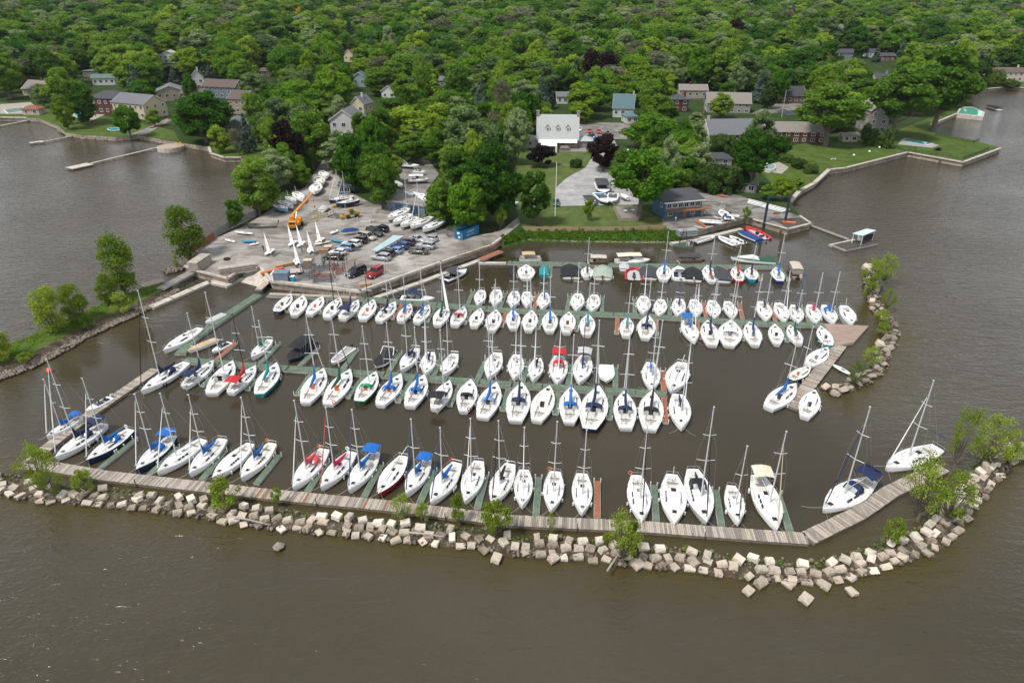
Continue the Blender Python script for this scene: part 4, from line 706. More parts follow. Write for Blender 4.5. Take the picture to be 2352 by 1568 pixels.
# ---------------------------------------------------------------- motor boats and small craft
def motorboat(bow, stern, s, label, cat='motor boat', group=None, zdeck=.7, zbase=0.0, name='motor_boat'):
    o_ = opts(s); A, B = G(bow, zbase + zdeck), G(stern, zbase + zdeck); L = (A - B).length; c = (A + B) / 2; rz = heading(B, A); W = L * float(o_.get('beam', .38)); hw = W / 2; k = L / 6.5
    root = thing(name, label, cat, (c.x, c.y, zbase), rz, group); fb = zdeck * float(o_.get('fb', 1))
    def b(t): return hw * (.92 + .08 * math.sin(math.pi * t)) if t < .5 else hw * max(.02, 1 - ((t - .5) / .5) ** 2.6)
    def Y(t): return -L / 2 + t * L
    def sh(t): return fb * (1 + .25 * t * t)
    if 'rib' in o_:
        col = o_.get('rib'); m_ = MB(); r_ = .22 * k + .05; P = []
        for sx in (-1, 1):
            pts = [Vector((sx * (b(t) - r_ * .5), Y(t), .38 + .2 * t * t)) for t in (0, .25, .5, .7, .85, .95)] + [Vector((0, Y(1.0), .62))]
            for a, bb in zip(pts, pts[1:]): m_.tube(a, bb, r_, r_ * .95, 8)
            for p in pts: m_.ell(p, (r_, r_, r_), 8, 5)
        m_.build('tube', M('rib tube ' + col, COL[col], .6, var=.04), root, True)
        MB().loft([[(-b(t) * .75, Y(t), .22), (0, Y(t), .12), (b(t) * .75, Y(t), .22)] for t in (0, .3, .6, .85, .97)]).build('hull', paint('ltgrey'), root)
        MB().obox((0, Y(.45), .55), (.5 * k, .5 * k, .6)).obox((0, Y(.22), .45), (.8 * k, .4 * k, .35)).build('console', paint(o_.get('seat', 'black')), root)
    else:
        secs = []
        for i in range(15):
            t = i / 14; bb = b(t); s_ = sh(t); bx = max(0, t - .8) * .3 * L
            row = [(bb, Y(t), s_), (bb * .97, Y(t) - bx * .3, s_ * .5), (bb * .86, Y(t) - bx * .6, .1 + .25 * t * t), (0, Y(t) - bx * 1.2, -.25)]; secs.append([(-x, y, z) for x, y, z in row] + [(x, y, z) for x, y, z in row[-2::-1]])
        h = MB(); h.loft(secs, mfun=lambda i, q: 1 if q in (1, 2, 3, 4) else 0); n = len(secs[0]); h.add(secs[0], [tuple(range(n))], 1)
        h.build('hull', [paint(o_.get('gun', 'white')), paint(o_.get('hull', 'white'))], root)
        def prof(t, hh, cw):
            bb, s_ = b(t), sh(t); cc = min(cw, bb * .8); row = [(bb, s_), (bb * .93, s_ + .03), (cc, s_ + .03), (cc * .98, s_ + hh), (0, s_ + hh)]; return [(-x, Y(t), z) for x, z in row] + [(x, Y(t), z) for x, z in row[-2::-1]]
        sty = o_.get('style', 'runabout')
        if sty == 'cruiser': st = [(0, .03, hw * .7), (.03, -.45, hw * .75), (.36, -.45, hw * .75), (.362, .25, hw * .72), (.5, .45 * k, hw * .62), (.72, .3, hw * .5), (.88, .08, hw * .25), (1, .02, .01)]
        elif sty == 'flat': st = [(0, .03, hw * .7), (.02, -.3, hw * .78), (.85, -.25, hw * .6), (.9, .02, hw * .3), (1, .02, .01)]
        else: st = [(0, .03, hw * .7), (.08, .03, hw * .7), (.082, -.4, hw * .75), (.62, -.4, hw * .72), (.622, .12, hw * .66), (.8, .10, hw * .45), (1, .02, .01)]
        MB().loft([prof(*q) for q in st], mfun=lambda i, q: 1 if q in (3, 4) and st[min(i + 1, len(st) - 1)][1] < 0 else 0).build('deck', [paint(o_.get('deck', 'white')), M('boat sole', (.38, .36, .33), .8)], root)
        if 'cov' not in o_ and sty != 'flat':
            w = MB(); t0 = .60 if sty != 'cruiser' else .50; z0 = sh(t0) + (.12 if sty != 'cruiser' else .42 * k); w.add([(-hw * .68, Y(t0 - .12), z0), (-hw * .5, Y(t0 + .02), z0), (hw * .5, Y(t0 + .02), z0), (hw * .68, Y(t0 - .12), z0), (-hw * .62, Y(t0 - .16), z0 + .42 * k), (-hw * .45, Y(t0 - .06), z0 + .45 * k), (hw * .45, Y(t0 - .06), z0 + .45 * k), (hw * .62, Y(t0 - .16), z0 + .42 * k)],
                                  [(0, 1, 5, 4), (1, 2, 6, 5), (2, 3, 7, 6)]); w.build('windscreen', M('tinted screen', (.08, .09, .10), .1, var=0), root)
            st_ = MB()
            for x in (-.38, .38):
                for t in (.2, .44): st_.obox((hw * x * 1.2, Y(t), sh(t) - .15), (hw * .5, .5 * k, .4)).obox((hw * x * 1.2, Y(t) - .22 * k, sh(t) + .1), (hw * .5, .1, .45))
            st_.build('seat', cloth(o_.get('seat', 'beige')), root)
        if 'cov' in o_:
            hh = float(o_.get('ch', .55)) * k; secs = []
            for t, f in ((-.01, .35), (.06, .9), (.3, 1.0), (.5, 1.15), (.62, .9), (.8, .4), (.95, .15), (1.0, .02)): secs.append([(b(min(t, 1)) * 1.03 * x, Y(t), sh(t) + .05 + hh * f * (1 - abs(x) ** 2.2)) for x in (-1, -.8, -.4, 0, .4, .8, 1)])
            fr = [(x * 1.02, y, z - .3) for x, y, z in secs[0]]; MB().loft([fr] + secs).build('boat_cover', cloth(o_['cov']), root)
    if 'bimini' in o_ or 'canopy' in o_:
        col = o_.get('bimini') or o_.get('canopy'); t0, t1 = (.15, .6) if 'bimini' in o_ else (.03, .72); z0 = sh(.3) + 1.35 * min(1.2, k); bm_ = MB(); secs = []
        for q in range(5): t = t0 + (t1 - t0) * q / 4; secs.append([(hw * .9 * x, Y(t), z0 + .22 * (1 - x * x) - .06 * abs(q - 2)) for x in (-1, -.6, 0, .6, 1)])
        bm_.loft(secs).loft([[(p[0] * 1.01, p[1], p[2] + .06) for p in q] for q in secs]).build('canopy', cloth(col), root, True)
        pm = MB()
        for sx in (-1, 1):
            for t in (t0 + .02, (t0 + t1) / 2, t1 - .02): pm.tube((sx * hw * .85, Y(t), sh(t)), (sx * hw * .88, Y(t), z0 + .05), .025, n=4)
        pm.build('canopy_frame', steel(), root)
    if 'arch' in o_:
        am = MB(); am.path([(-hw * .9, Y(.3), sh(0)), (-hw * .75, Y(.1), sh(0) + 1.3), (hw * .75, Y(.1), sh(0) + 1.3), (hw * .9, Y(.3), sh(0))], .07, 6); am.build('arch', paint('white'), root)
    if 'noob' not in o_:
        for x in ((-.25, .25) if 'twin' in o_ else (0,)):
            MB().obox((x * hw * 2, Y(0) - .3, sh(0) + .25), (.36, .55, .5), rx=.25).tube((x * hw * 2, Y(0) - .3, sh(0)), (x * hw * 2, Y(0) - .4, -.2), .08, n=6).build('outboard_motor', M('outboard black', (.03, .03, .035), .35, var=0) if o_.get('ob') != 'white' else paint('ltgrey'), root)
    if zbase > 0 and 'nocradle' not in o_:
        t_ = MB().tube((-.35, Y(.1), -.5), (-.35, Y(.75), -.5), .05).tube((.35, Y(.1), -.5), (.35, Y(.75), -.5), .05).tube((-.35, Y(.75), -.5), (0, Y(1.1), -.5), .05).tube((.35, Y(.75), -.5), (0, Y(1.1), -.5), .05)
        for sx in (-1, 1): t_.tube((sx * hw * .85, Y(.3), -zbase + LAND + .3), (sx * hw * .7, Y(.3), -zbase + LAND + .3), .3, n=9)
        t_.tube((-hw * .8, Y(.3), -zbase + LAND + .3), (hw * .8, Y(.3), -zbase + LAND + .3), .05).tube((0, Y(.3), -.5), (0, Y(.3), -zbase + LAND + .3), .05).build('trailer', M('trailer steel', (.08, .08, .09), .6), root)
    return root
def pontoon(u0, u1, s, label):
    o_ = opts(s); A, B = G(u0, .7), G(u1, .7); L = (A - B).length; c = (A + B) / 2; root = thing('pontoon_boat', label, 'pontoon boat', (c.x, c.y, 0), heading(A, B)); hw = 1.25
    MB().tube((-.8, -L / 2, .15), (-.8, L / 2, .15), .32, n=10).tube((.8, -L / 2, .15), (.8, L / 2, .15), .32, n=10).build('float', steel(), root)
    MB().box(-hw, -L / 2 + .2, .45, hw, L / 2 - .2, .55).build('deck', M('boat sole', (.38, .36, .33), .8), root)
    w = MB(); w.box(-hw, -L / 2 + .5, .55, -hw + .05, L / 2 - .4, 1.2).box(hw - .05, -L / 2 + .5, .55, hw, L / 2 - .4, 1.2).box(-hw, L / 2 - .45, .55, hw, L / 2 - .4, 1.2).box(-hw, -L / 2 + .5, .55, hw * .2, -L / 2 + .55, 1.2); w.build('fence_panel', paint(o_.get('side', 'ltgrey')), root)
    st = MB()
    for sx in (-1, 1): st.box(sx * hw * .9, -L * .1, .55, sx * hw * .45, L * .42, .95); st.box(sx * hw * .9, -L * .42, .55, sx * hw * .45, -L * .22, .95)
    st.build('seat', cloth('beige'), root); col = o_.get('canopy', 'tan'); secs = []
    for q in range(5): secs.append([(hw * x, -L * .36 + L * float(o_.get('cl', .6)) * q / 4, 2.35 + .2 * (1 - x * x) - .05 * abs(q - 2)) for x in (-1, -.6, 0, .6, 1)])
    MB().loft(secs).loft([[(p[0] * 1.01, p[1], p[2] + .07) for p in q] for q in secs]).build('canopy', cloth(col), root, True)
    pm = MB()
    for sx in (-1, 1):
        for y in (-L * .34, -L * .05, L * .22): pm.tube((sx * hw * .95, y, .6), (sx * hw * .97, y, 2.4), .03, n=4)
    pm.build('canopy_frame', steel(), root)
    if 'encl' in o_: MB().box(-hw * .96, -L * .34, .9, hw * .96, L * .22, 2.3).build('side_curtain', M('curtain vinyl', (.30, .29, .27), .25, var=.1), root)
    MB().obox((0, -L / 2 - .15, .8), (.38, .5, .6)).tube((0, -L / 2 - .15, .6), (0, -L / 2 - .2, -.2), .08).build('outboard_motor', M('outboard black', (.03, .03, .035), .35, var=0), root)
    return root
P = lambda *a: motorboat(*a)
P(T('I', 790, 640), T('I', 1015, 510), 'seat=navy ob=white', 'small white open skiff with blue seats beside the left boardwalk')
P(T('E', 1885, 1400), T('E', 2055, 1312), 'cov=ltgrey ch=.2 noob', 'white runabout with grey cockpit moored beside the slanting green dock')
P(T('I', 1722, 88), T('I', 1985, -25), 'cov=tan noob ch=.3 beam=.3', 'boat under a sand coloured cover in the left corner of the middle dock')
P(T('I', 1945, 95), T('I', 2110, 5), 'hull=ltgrey seat=black noob', 'small grey motor boat next to the tan covered boat')
P(T('J', 295, 175), T('J', 505, 0), 'hull=navy gun=navy cov=black canopy=black ch=.35 beam=.42', 'dark blue wake boat with black covers and black canopy')
P(T('J', 695, 200), T('J', 872, 50), 'style=flat deck=white', 'plain white open motor boat beyond the middle dock')
P(T('J', 1105, 235), T('J', 1235, 85), 'cov=black hull=dkgrey arch noob beam=.46', 'motor boat under a black cover with a white arch')
P(T('K', 870, 365), T('K', 862, 215), 'noob beam=.5 cov=white ch=.2', 'stubby white motor boat, last but two beyond the middle dock')
P(T('F', 1640, 1172), T('F', 1330, 1160), 'bimini=navy seat=navy twin beam=.32', 'white motor boat with navy canopy below the yard wall')
P(T('F', 1935, 905), T('F', 1720, 1000), 'bimini=dkgrey seat=black gun=white hull=black beam=.36', 'black and white deck boat with grey canopy beside the yard wall')
pontoon(T('G', 60, 812), T('G', 275, 808), 'canopy=tan side=ltgrey cl=.55', 'pontoon boat with tan canopy at the left end of the topmost dock')
pontoon(T('G', 690, 838), T('G', 885, 842), 'canopy=beige side=brown cl=.75', 'pontoon boat with long beige canopy in the middle of the topmost dock')
pontoon(T('G', 1755, 825), T('G', 1520, 830), 'canopy=dkgrey side=brown cl=.85', 'pontoon boat with charcoal canopy beyond the topmost dock')
P(T('G', 1268, 815), T('G', 950, 825), 'style=cruiser canopy=cream twin noob beam=.33', 'white cabin cruiser with cream top beyond the topmost dock', 'cabin cruiser')
P(T('G', 2005, 800), T('H', 65, 830), 'style=cruiser cov=dkgreen ch=.15 noob beam=.30 fb=1.3', 'large white express cruiser with green canvas at the right of the topmost dock', 'cabin cruiser')
pontoon(T('H', 275, 975), T('H', 225, 880), 'canopy=beige side=brown encl cl=.75', 'short pontoon boat with closed tan canopy at the right end of the topmost dock')
for (x0, y0, x1, y1, s, lab) in ((15, 870, 15, 955, 'cov=black noob hull=dkgrey', 'small boat under a charcoal cover, leftmost at the topmost dock'), (298, 868, 296, 958, 'cov=teal hull=teal noob', 'boat under a teal cover at the topmost dock'),
        (530, 858, 545, 970, 'cov=black beam=.62', 'boat under a tall black cover, left of centre at the topmost dock'), (832, 868, 830, 978, 'cov=sage beam=.62 ch=.7', 'boat under a pale sage cover at the topmost dock'),
        (1255, 870, 1257, 975, 'cov=dkgrey ch=.25 beam=.6 noob', 'white runabout with charcoal cockpit cover at the topmost dock'), (1528, 878, 1545, 988, 'seat=navy beam=.5 ob=white', 'small white open boat beside the sixth finger of the topmost dock'),
        (1655, 885, 1668, 995, 'cov=black beam=.58 ob=white', 'black covered boat with white outboard at the topmost dock'), (1895, 885, 1925, 1002, 'cov=dkgrey ch=.3 beam=.6 noob', 'white boat with grey cover beside the first brown finger'), (1030, 850, 1030, 898, 'cov=ltgrey noob beam=.7', 'tiny pale dinghy tied to the topmost dock')):
    P(T('G', x0, y0), T('G', x1, y1), s, lab)
P(T('G', 1120, 885), T('G', 1122, 985), 'rib=red seat=dkgrey beam=.62', 'red inflatable dinghy at the topmost dock', 'inflatable boat', None, .7, 0.0, 'inflatable_boat')
P(T('G', 1865, 598), T('G', 1672, 650), 'hull=navy ob=white style=flat beam=.3', 'white and navy open launch beside the concrete ramp')
P(T('G', 1900, 600), T('G', 2055, 668), 'rib=white seat=ltgrey ob=white', 'white inflatable boat nearest the pier', 'inflatable boat', None, .7, 0.0, 'inflatable_boat')
P(T('G', 2003, 595), T('G', 2130, 655), 'rib=white seat=black beam=.34', 'white inflatable boat between the launch and the blue covered runabout', 'inflatable boat', None, .7, 0.0, 'inflatable_boat')
P(T('G', 2072, 548), T('G', 2270, 632), 'hull=blue cov=dkblue ch=.25 noob beam=.36', 'blue and white runabout under a blue cover by the pier')
P(T('G', 2155, 512), T('G', 2335, 612), 'rib=red seat=black', 'red rescue inflatable moored below the gantry', 'inflatable boat', None, .7, 0.0, 'inflatable_boat')
P(T('D', 2010, 965), T('D', 2125, 1000), 'hull=white cov=black ch=.4 noob', 'white motor boat with black top behind the green pool', 'motor boat', None, .7, .3)
# on land
zb = LAND + .7
P(T('F', 1880, 0), T('F', 1400, 60), 'noob', 'x', 'motor boat', None, .7, zb) if False else None
P(T('G', 880, 290), T('G', 790, 200), 'hull=blue seat=cyan noob', 'blue and white boat on a trailer in the driveway', 'motor boat', None, .7, zb)
P(T('G', 915, 285), T('G', 930, 205), 'seat=grey', 'white boat on a trailer partly under the big tree', 'motor boat', None, .7, zb)
P(T('G', 755, 300), T('G', 690, 225), 'seat=black cov=dkgrey ch=.1 noob', 'low white jet boat on the driveway', 'motor boat', None, .6, LAND + .5)
P(T('G', 850, 205), T('G', 810, 110), 'hull=dkgrey canopy=dkgrey gun=black noob', 'black boat with canopy parked on the driveway', 'motor boat', None, .7, zb)
P(T('G', 1000, 215), T('G', 1065, 245), 'cov=white noob', 'white covered boat under the big tree beside the driveway', 'motor boat', None, .7, zb)
P(T('C', 1030, 1390), T('C', 1075, 1375), 'cov=white noob', 'white covered boat showing between the trees above the driveway', 'motor boat', None, .7, zb)
P(T('G', 1725, 452), T('G', 1920, 462), 'rib=white seat=ltgrey ob=white', 'white inflatable boat on the quay in front of the harbour office', 'inflatable boat', None, .7, zb, 'inflatable_boat')
P(T('G', 1915, 358), T('G', 2000, 432), 'rib=white seat=dkblue', 'white inflatable boat on a trailer right of the quay', 'inflatable boat', None, .7, zb, 'inflatable_boat')
P(T('G', 2090, 412), T('G', 2010, 395), 'rib=white seat=ltgrey beam=.6', 'rightmost white inflatable boat on the quay', 'inflatable boat', None, .7, zb, 'inflatable_boat')
P(T('G', 1850, 415), T('G', 1930, 425), 'rib=ltgrey seat=navy', 'grey inflatable boat behind the quay boats', 'inflatable boat', None, .7, zb, 'inflatable_boat')
P(T('F', 1590, 75), T('F', 1400, 80), 'style=cruiser canopy=white noob', 'white trawler style boat stored behind the flat roof', 'motor boat', None, .7, zb)
P(T('F', 1300, 60), T('F', 1240, 20), 'cov=white noob', 'white covered boat stored left behind the flat roof', 'motor boat', None, .7, zb)
P(T('F', 1340, 140), T('F', 1275, 100), 'cov=ltgrey noob', 'grey covered boat stored just behind the flat roof', 'motor boat', None, .7, zb)
P(T('F', 1560, 10), T('F', 1450, 0), 'seat=beige noob arch', 'white motor boat with arch stored behind the trawler style boat', 'motor boat', None, .7, zb)
P(T('B', 1500, 1520), T('B', 1325, 1505), 'seat=beige noob arch', 'white motor boat stored farthest back among the trees', 'motor boat', None, .7, zb)
P(T('F', 2340, 240), T('F', 2290, 200), 'seat=grey noob', 'white boat stored behind the dense trees right of the skip', 'motor boat', None, .7, zb)
P(T('G', 60, 290), T('G', -20, 300), 'hull=cyan noob', 'pale blue boat stored beside the tall tree near the flagpole', 'motor boat', None, .7, zb)
P(T('G', 110, 110), T('G', 30, 160), 'cov=white noob', 'white covered boat half hidden left of the flagpole', 'motor boat', None, .7, zb)
P(T('F', 650, 320), T('F', 600, 360), 'cov=ltgrey noob ch=.9 beam=.6', 'silver tarpaulined boat in the middle of the yard', 'motor boat', None, .5, LAND + .3)
def canoe(bow, stern, col, label, cat='canoe', z=LAND + .25, w=.5, name='canoe', deck=None):
    A, B = G(bow, z), G(stern, z); L = (A - B).length; c = (A + B) / 2; root = thing(name, label, cat, (c.x, c.y, z - .25), heading(B, A)); hw = w; mb = MB(); secs = []
    for i in range(11):
        t = i / 10; b_ = hw * max(.03, math.sin(math.pi * min(.98, max(.02, t))) ** .6); y = -L / 2 + t * L; secs.append([(-b_, y, .42), (-b_ * .8, y, .2), (0, y, .1), (b_ * .8, y, .2), (b_, y, .42), (0, y, .5)])
    mb.loft(secs, closed=True, mfun=lambda i, k: 1 if k in (4, 5) else 0).build('hull', [paint(col), paint(deck or col)], root)
    MB().obox((0, -L * .1, .47), (hw * .8, L * .22, .08)).build('cockpit', M('cockpit grey', (.2, .2, .2), .7), root); return root
canoe(T('G', 1680, 460), T('G', 1780, 515), 'orange', 'orange canoe lying on the quay edge'); canoe(T('G', 1885, 225), T('G', 1975, 240), 'orange', 'orange canoe against the hedge beside the pier road')
canoe(T('A', 1375, 1175), T('A', 1430, 1160), 'red', 'red kayak on the left garden path', 'kayak', name='kayak'); canoe(T('A', 1390, 1168), T('A', 1440, 1152), 'white', 'white kayak between the red and orange ones', 'kayak', name='kayak')
canoe(T('A', 1440, 1155), T('A', 1500, 1140), 'orange', 'orange kayak farthest up the left garden path', 'kayak', name='kayak')
canoe(T('A', 800, 1120), T('A', 875, 1103), 'dkred', 'dark red canoe on the left lawn under the trees')
canoe(T('L', 590, 212), T('L', 758, 305), 'white', 'white kayak floating beside the walkway near the right stones', 'kayak', .25, .6, 'kayak')
canoe(T('E', 2160, 562), T('E', 2322, 580), 'white', 'white dinghy hull on a dolly at the left fence', 'dinghy', LAND + .5, .75, 'dinghy'); canoe(T('E', 2068, 632), T('E', 2160, 655), 'white', 'small white dinghy hull left of the blue covered one', 'dinghy', LAND + .3, .55, 'dinghy')
canoe(T('E', 2215, 645), T('E', 2350, 648), 'cyan', 'bright blue covered dinghy near the left fence', 'dinghy', LAND + .5, .7, 'dinghy'); canoe(T('E', 2290, 682), T('F', 30, 665), 'white', 'white dinghy in front of the bright blue one', 'dinghy', LAND + .3, .55, 'dinghy')
canoe(T('F', 525, 682), T('F', 685, 648), 'cream', 'long cream dinghy hull right of the racing dinghies', 'dinghy', LAND + .4, .6, 'dinghy'); canoe(T('F', 672, 630), T('F', 802, 655), 'cyan', 'blue covered dinghy pointing at the parked cars', 'dinghy', LAND + .5, .6, 'dinghy')
canoe(T('F', 678, 580), T('F', 755, 545), 'white', 'small white boat on a dolly in mid yard', 'dinghy', LAND + .5, .6, 'dinghy')
b_ = canoe(T('F', 778, 568), T('F', 938, 550), 'white', 'white keelboat under a blue tent cover beside the parked cars', 'keelboat', LAND + .9, .95, 'keelboat')
MB().loft([[(-.9 * f, y, .45), (0, y, .45 + .9 * f), (.9 * f, y, .45)] for y, f in ((-2.6, .4), (-1, 1), (1, 1), (2.4, .3))]).build('tent_cover', cloth('dkblue'), b_); MB().tube((0, .6, .5), (0, .4, 8.2), .05).build('mast', alu(), b_)
# racing dinghies with hoisted sails
sail_m = M('white sailcloth', (.82, .83, .83), .7, var=.03, scale=1)
def add_text(body, size, m, parent, mat, name='lettering', ext=.01):
    cu = bpy.data.curves.new(name, 'FONT'); cu.body = body; cu.size = size; cu.align_x = 'CENTER'; cu.align_y = 'CENTER'; cu.extrude = ext
    o = bpy.data.objects.new(name, cu); COLL.objects.link(o); me = bpy.data.meshes.new_from_object(o); bpy.data.objects.remove(o); me.materials.clear(); me.materials.append(mat); o = bpy.data.objects.new(name, me); COLL.objects.link(o); o.parent = parent; o.matrix_local = m
    return o
sdat = [((80, 770), (155, 720), (55, 535), '187', 'leftmost racing dinghy with white sail up on the yard'), ((292, 690), (368, 640), (272, 460), '203', 'racing dinghy with white sail beside the orange crane'), ((385, 690), (430, 655), (362, 500), '175', 'racing dinghy with white sail in the middle of the group'),
        ((485, 765), (500, 690), (452, 525), '160', 'racing dinghy with white sail where people are standing'), ((365, 872), (370, 800), (345, 655), '194', 'racing dinghy with white sail nearest the launching ramp'), ((560, 650), (600, 625), (530, 465), '209', 'racing dinghy with white sail at the right of the group')]
for (bw, st, tp, num, lab) in sdat:
    A, B = G(T('F', *bw), LAND + .6), G(T('F', *st), LAND + .6); dd = (A - B).normalized(); L = 4.3; c = (A + B) / 2; rz = heading(B, A); root = thing('racing_dinghy', lab, 'dinghy', (c.x, c.y, LAND + .3), rz, 'racing dinghies with sails up'); secs = []
    for i in range(11):
        t = i / 10; b_ = .7 * (.75 + .25 * math.sin(t * 3)) * max(.03, 1 - max(0, (t - .45) / .55) ** 2.2); y = -L / 2 + t * L; secs.append([(-b_, y, .35), (-b_ * .8, y, .12), (0, y, .02), (b_ * .8, y, .12), (b_, y, .35), (0, y, .42)])
    MB().loft(secs, closed=True, caps=True).build('hull', WHITE(), root); MB().obox((0, -.6, .42), (.6, 1.3, .04)).build('cockpit', M('cockpit grey', (.2, .2, .2), .7), root)
    MB().tube((-.6, -.2, .02), (.6, -.2, .02), .06).tube((-.62, -.2, .0), (-.5, -.2, .0), .28, n=10).tube((.5, -.2, .0), (.62, -.2, .0), .28, n=10).tube((0, -.2, .0), (0, L * .55, .0), .03).build('trolley', M('trolley steel', (.3, .3, .31), .5), root)
    MB().tube((0, .9, .4), (0, .75, 6.0), .04).build('mast', alu(), root); s_ = MB(); secs = []; al = .9
    ang = math.pi - rz - .35 + (1.15 if True else 0); sa = Vector((math.sin(-rz + R(62)) if False else 0, 0, 0))
    bd = Vector((.72, -.7, 0)).normalized(); lb_ = Matrix.Rotation(-rz, 3, 'Z') @ bd                       # boom swung towards the right of the picture
    for z in (0, .25, .5, .75, 1): w = 2.3 * (1 - z) ** .85 + .06; secs.append([Vector((0, .9 - .03 * z * 5, 1.0 + z * 4.9)) + lb_ * (w * f) + Vector((0, 0, -.25 * f * (1 - z))) + Matrix.Rotation(-rz, 3, 'Z') @ Vector((0, -.22 * math.sin(math.pi * f) * (1 - z), 0)) for f in (0, .25, .5, .75, 1)])
    s_.loft(secs).build('sail', sail_m, root, True)
    base = Vector((0, .85, 2.7)) + lb_ * .8 + Matrix.Rotation(-rz, 3, 'Z') @ Vector((0, -.34, 0)); mt = Matrix.Rotation(math.atan2(lb_.y, lb_.x), 4, 'Z') @ Matrix.Rotation(math.pi / 2, 4, 'X')
    add_text(num, .42, Matrix.Translation(base) @ mt, root, M('sail numbers', (.08, .1, .14), .7, var=0), 'sail_number', .005)
# ---------------------------------------------------------------- cars
def car_proto(kind, col, opened=False):
    Lc, Wc, Hc = {'suv': (4.6, 1.85, 1.68), 'sedan': (4.7, 1.8, 1.42), 'hatch': (4.0, 1.75, 1.48), 'van': (5.0, 1.95, 1.75), 'big': (5.0, 2.0, 1.85)}[kind]
    hl, hw = Lc / 2, Wc / 2; zb = .28; root = thing('parked_car', None, 'car')
    hood = {'suv': .98, 'sedan': .86, 'hatch': .9, 'van': .98, 'big': 1.1}[kind]; tail = hood + (.08 if kind != 'sedan' else .12)
    st = [(-hl, .5, tail * .82, .84), (-hl + .12, zb, tail, .95), (-hl * .4, zb, tail, 1), (hl * .3, zb, hood + .03, 1), (hl * .75, zb, hood * .93, .97), (hl - .12, zb + .03, hood * .78, .90), (hl, .42, hood * .62, .78)]; secs = []
    for y, z0, z1, w in st: secs.append([(-hw * w * .96, y, z0), (-hw * w, y, z0 + (z1 - z0) * .35), (-hw * w * .99, y, z0 + (z1 - z0) * .75), (-hw * w * .9, y, z1), (0, y, z1 + .03), (hw * w * .9, y, z1), (hw * w * .99, y, z0 + (z1 - z0) * .75), (hw * w, y, z0 + (z1 - z0) * .35), (hw * w * .96, y, z0)])
    b_ = MB().loft(secs, closed=True, caps=True).build('body', carp(col), root, True)
    r0, r1 = {'suv': (-hl * .93, hl * .36), 'sedan': (-hl * .62, hl * .32), 'hatch': (-hl * .9, hl * .4), 'van': (-hl * .94, hl * .55), 'big': (-hl * .94, hl * .38)}[kind]; f0 = .55 if kind == 'sedan' else .22; g = MB(); zt = Hc - .05
    lo = [(-hw * .88, r0, tail - .02), (hw * .88, r0, tail - .02), (hw * .86, r1, hood - .02), (-hw * .86, r1, hood - .02)]; hi = [(-hw * .70, r0 + f0, zt), (hw * .70, r0 + f0, zt), (hw * .68, r1 - .72, zt), (-hw * .68, r1 - .72, zt)]
    g.add(lo + hi, [(0, 1, 5, 4), (1, 2, 6, 5), (2, 3, 7, 6), (3, 0, 4, 7)]).build('window', glass(), root)
    rf = MB(); secs = []
    for y, dz in ((r0 + f0 - .08, -.04), (r0 + f0 + .15, .03), ((r0 + r1) / 2 - .1, .06), (r1 - .85, .02), (r1 - .68, -.03)): secs.append([(hw * .73 * x, y, zt + dz + .03 * (1 - x * x)) for x in (-1, -.5, 0, .5, 1)] + [(hw * .73, y, zt - .06), (-hw * .73, y, zt - .06)])
    rf.loft(secs, closed=True, caps=True)
    for sx in (-1, 1):
        for (ya, yb) in (((r0 + .02), (r0 + f0)), ((r1 - .05), (r1 - .74)), ((r0 + r1) / 2 - .1, (r0 + r1) / 2 - .15)): rf.tube((sx * hw * .885, ya, tail if ya < 0 else hood), (sx * hw * .715, yb, zt), .045, n=4)
    rf.build('roof', carp(col), root)
    for sx in (-1, 1):
        for sy in (-.62, .62):
            w = MB(); w.tube((sx * hw * .80, sy * hl, .33), (sx * hw * 1.0, sy * hl, .33), .33, n=14); wo_ = w.build('wheel', rubber(), root); MB().tube((sx * hw * .98, sy * hl, .33), (sx * hw * 1.02, sy * hl, .33), .2, n=10).build('rim', M('alloy rim', (.5, .5, .52), .35, .6, var=0), wo_)
        MB().obox((sx * hw * .66, hl - .1, hood * .66), (.34, .22, .14)).build('headlight', M('lamp glass', (.75, .76, .78), .1, var=0), root); MB().obox((sx * hw * .74, -hl + .08, tail * .78), (.22, .2, .28)).build('taillight', M('tail lamp', (.35, .01, .01), .2, var=0), root)
        MB().obox((sx * hw * 1.03, r1 - .2, hood + .12), (.16, .12, .12)).build('mirror', carp(col), root)
    if kind in ('big', 'suv') and col in ('dkred', 'black', 'silver'):
        rr = MB()
        for sx in (-1, 1): rr.tube((sx * hw * .6, r0 + f0 + .2, zt + .12), (sx * hw * .6, r1 - .95, zt + .12), .025)
        rr.build('roof_rail', steel(), root)
    if opened: MB().obox((0, r0 + f0 * .6 - .45, zt + .28), (hw * 1.5, 1.0, .07), rx=-.45).build('tailgate', carp(col), root); MB().box(-hw * .72, -hl - .01, .7, hw * .72, -hl + .25, zt - .15).build('load_opening', M('dark boot', (.015, .013, .012), .9, var=0), root)
    return root
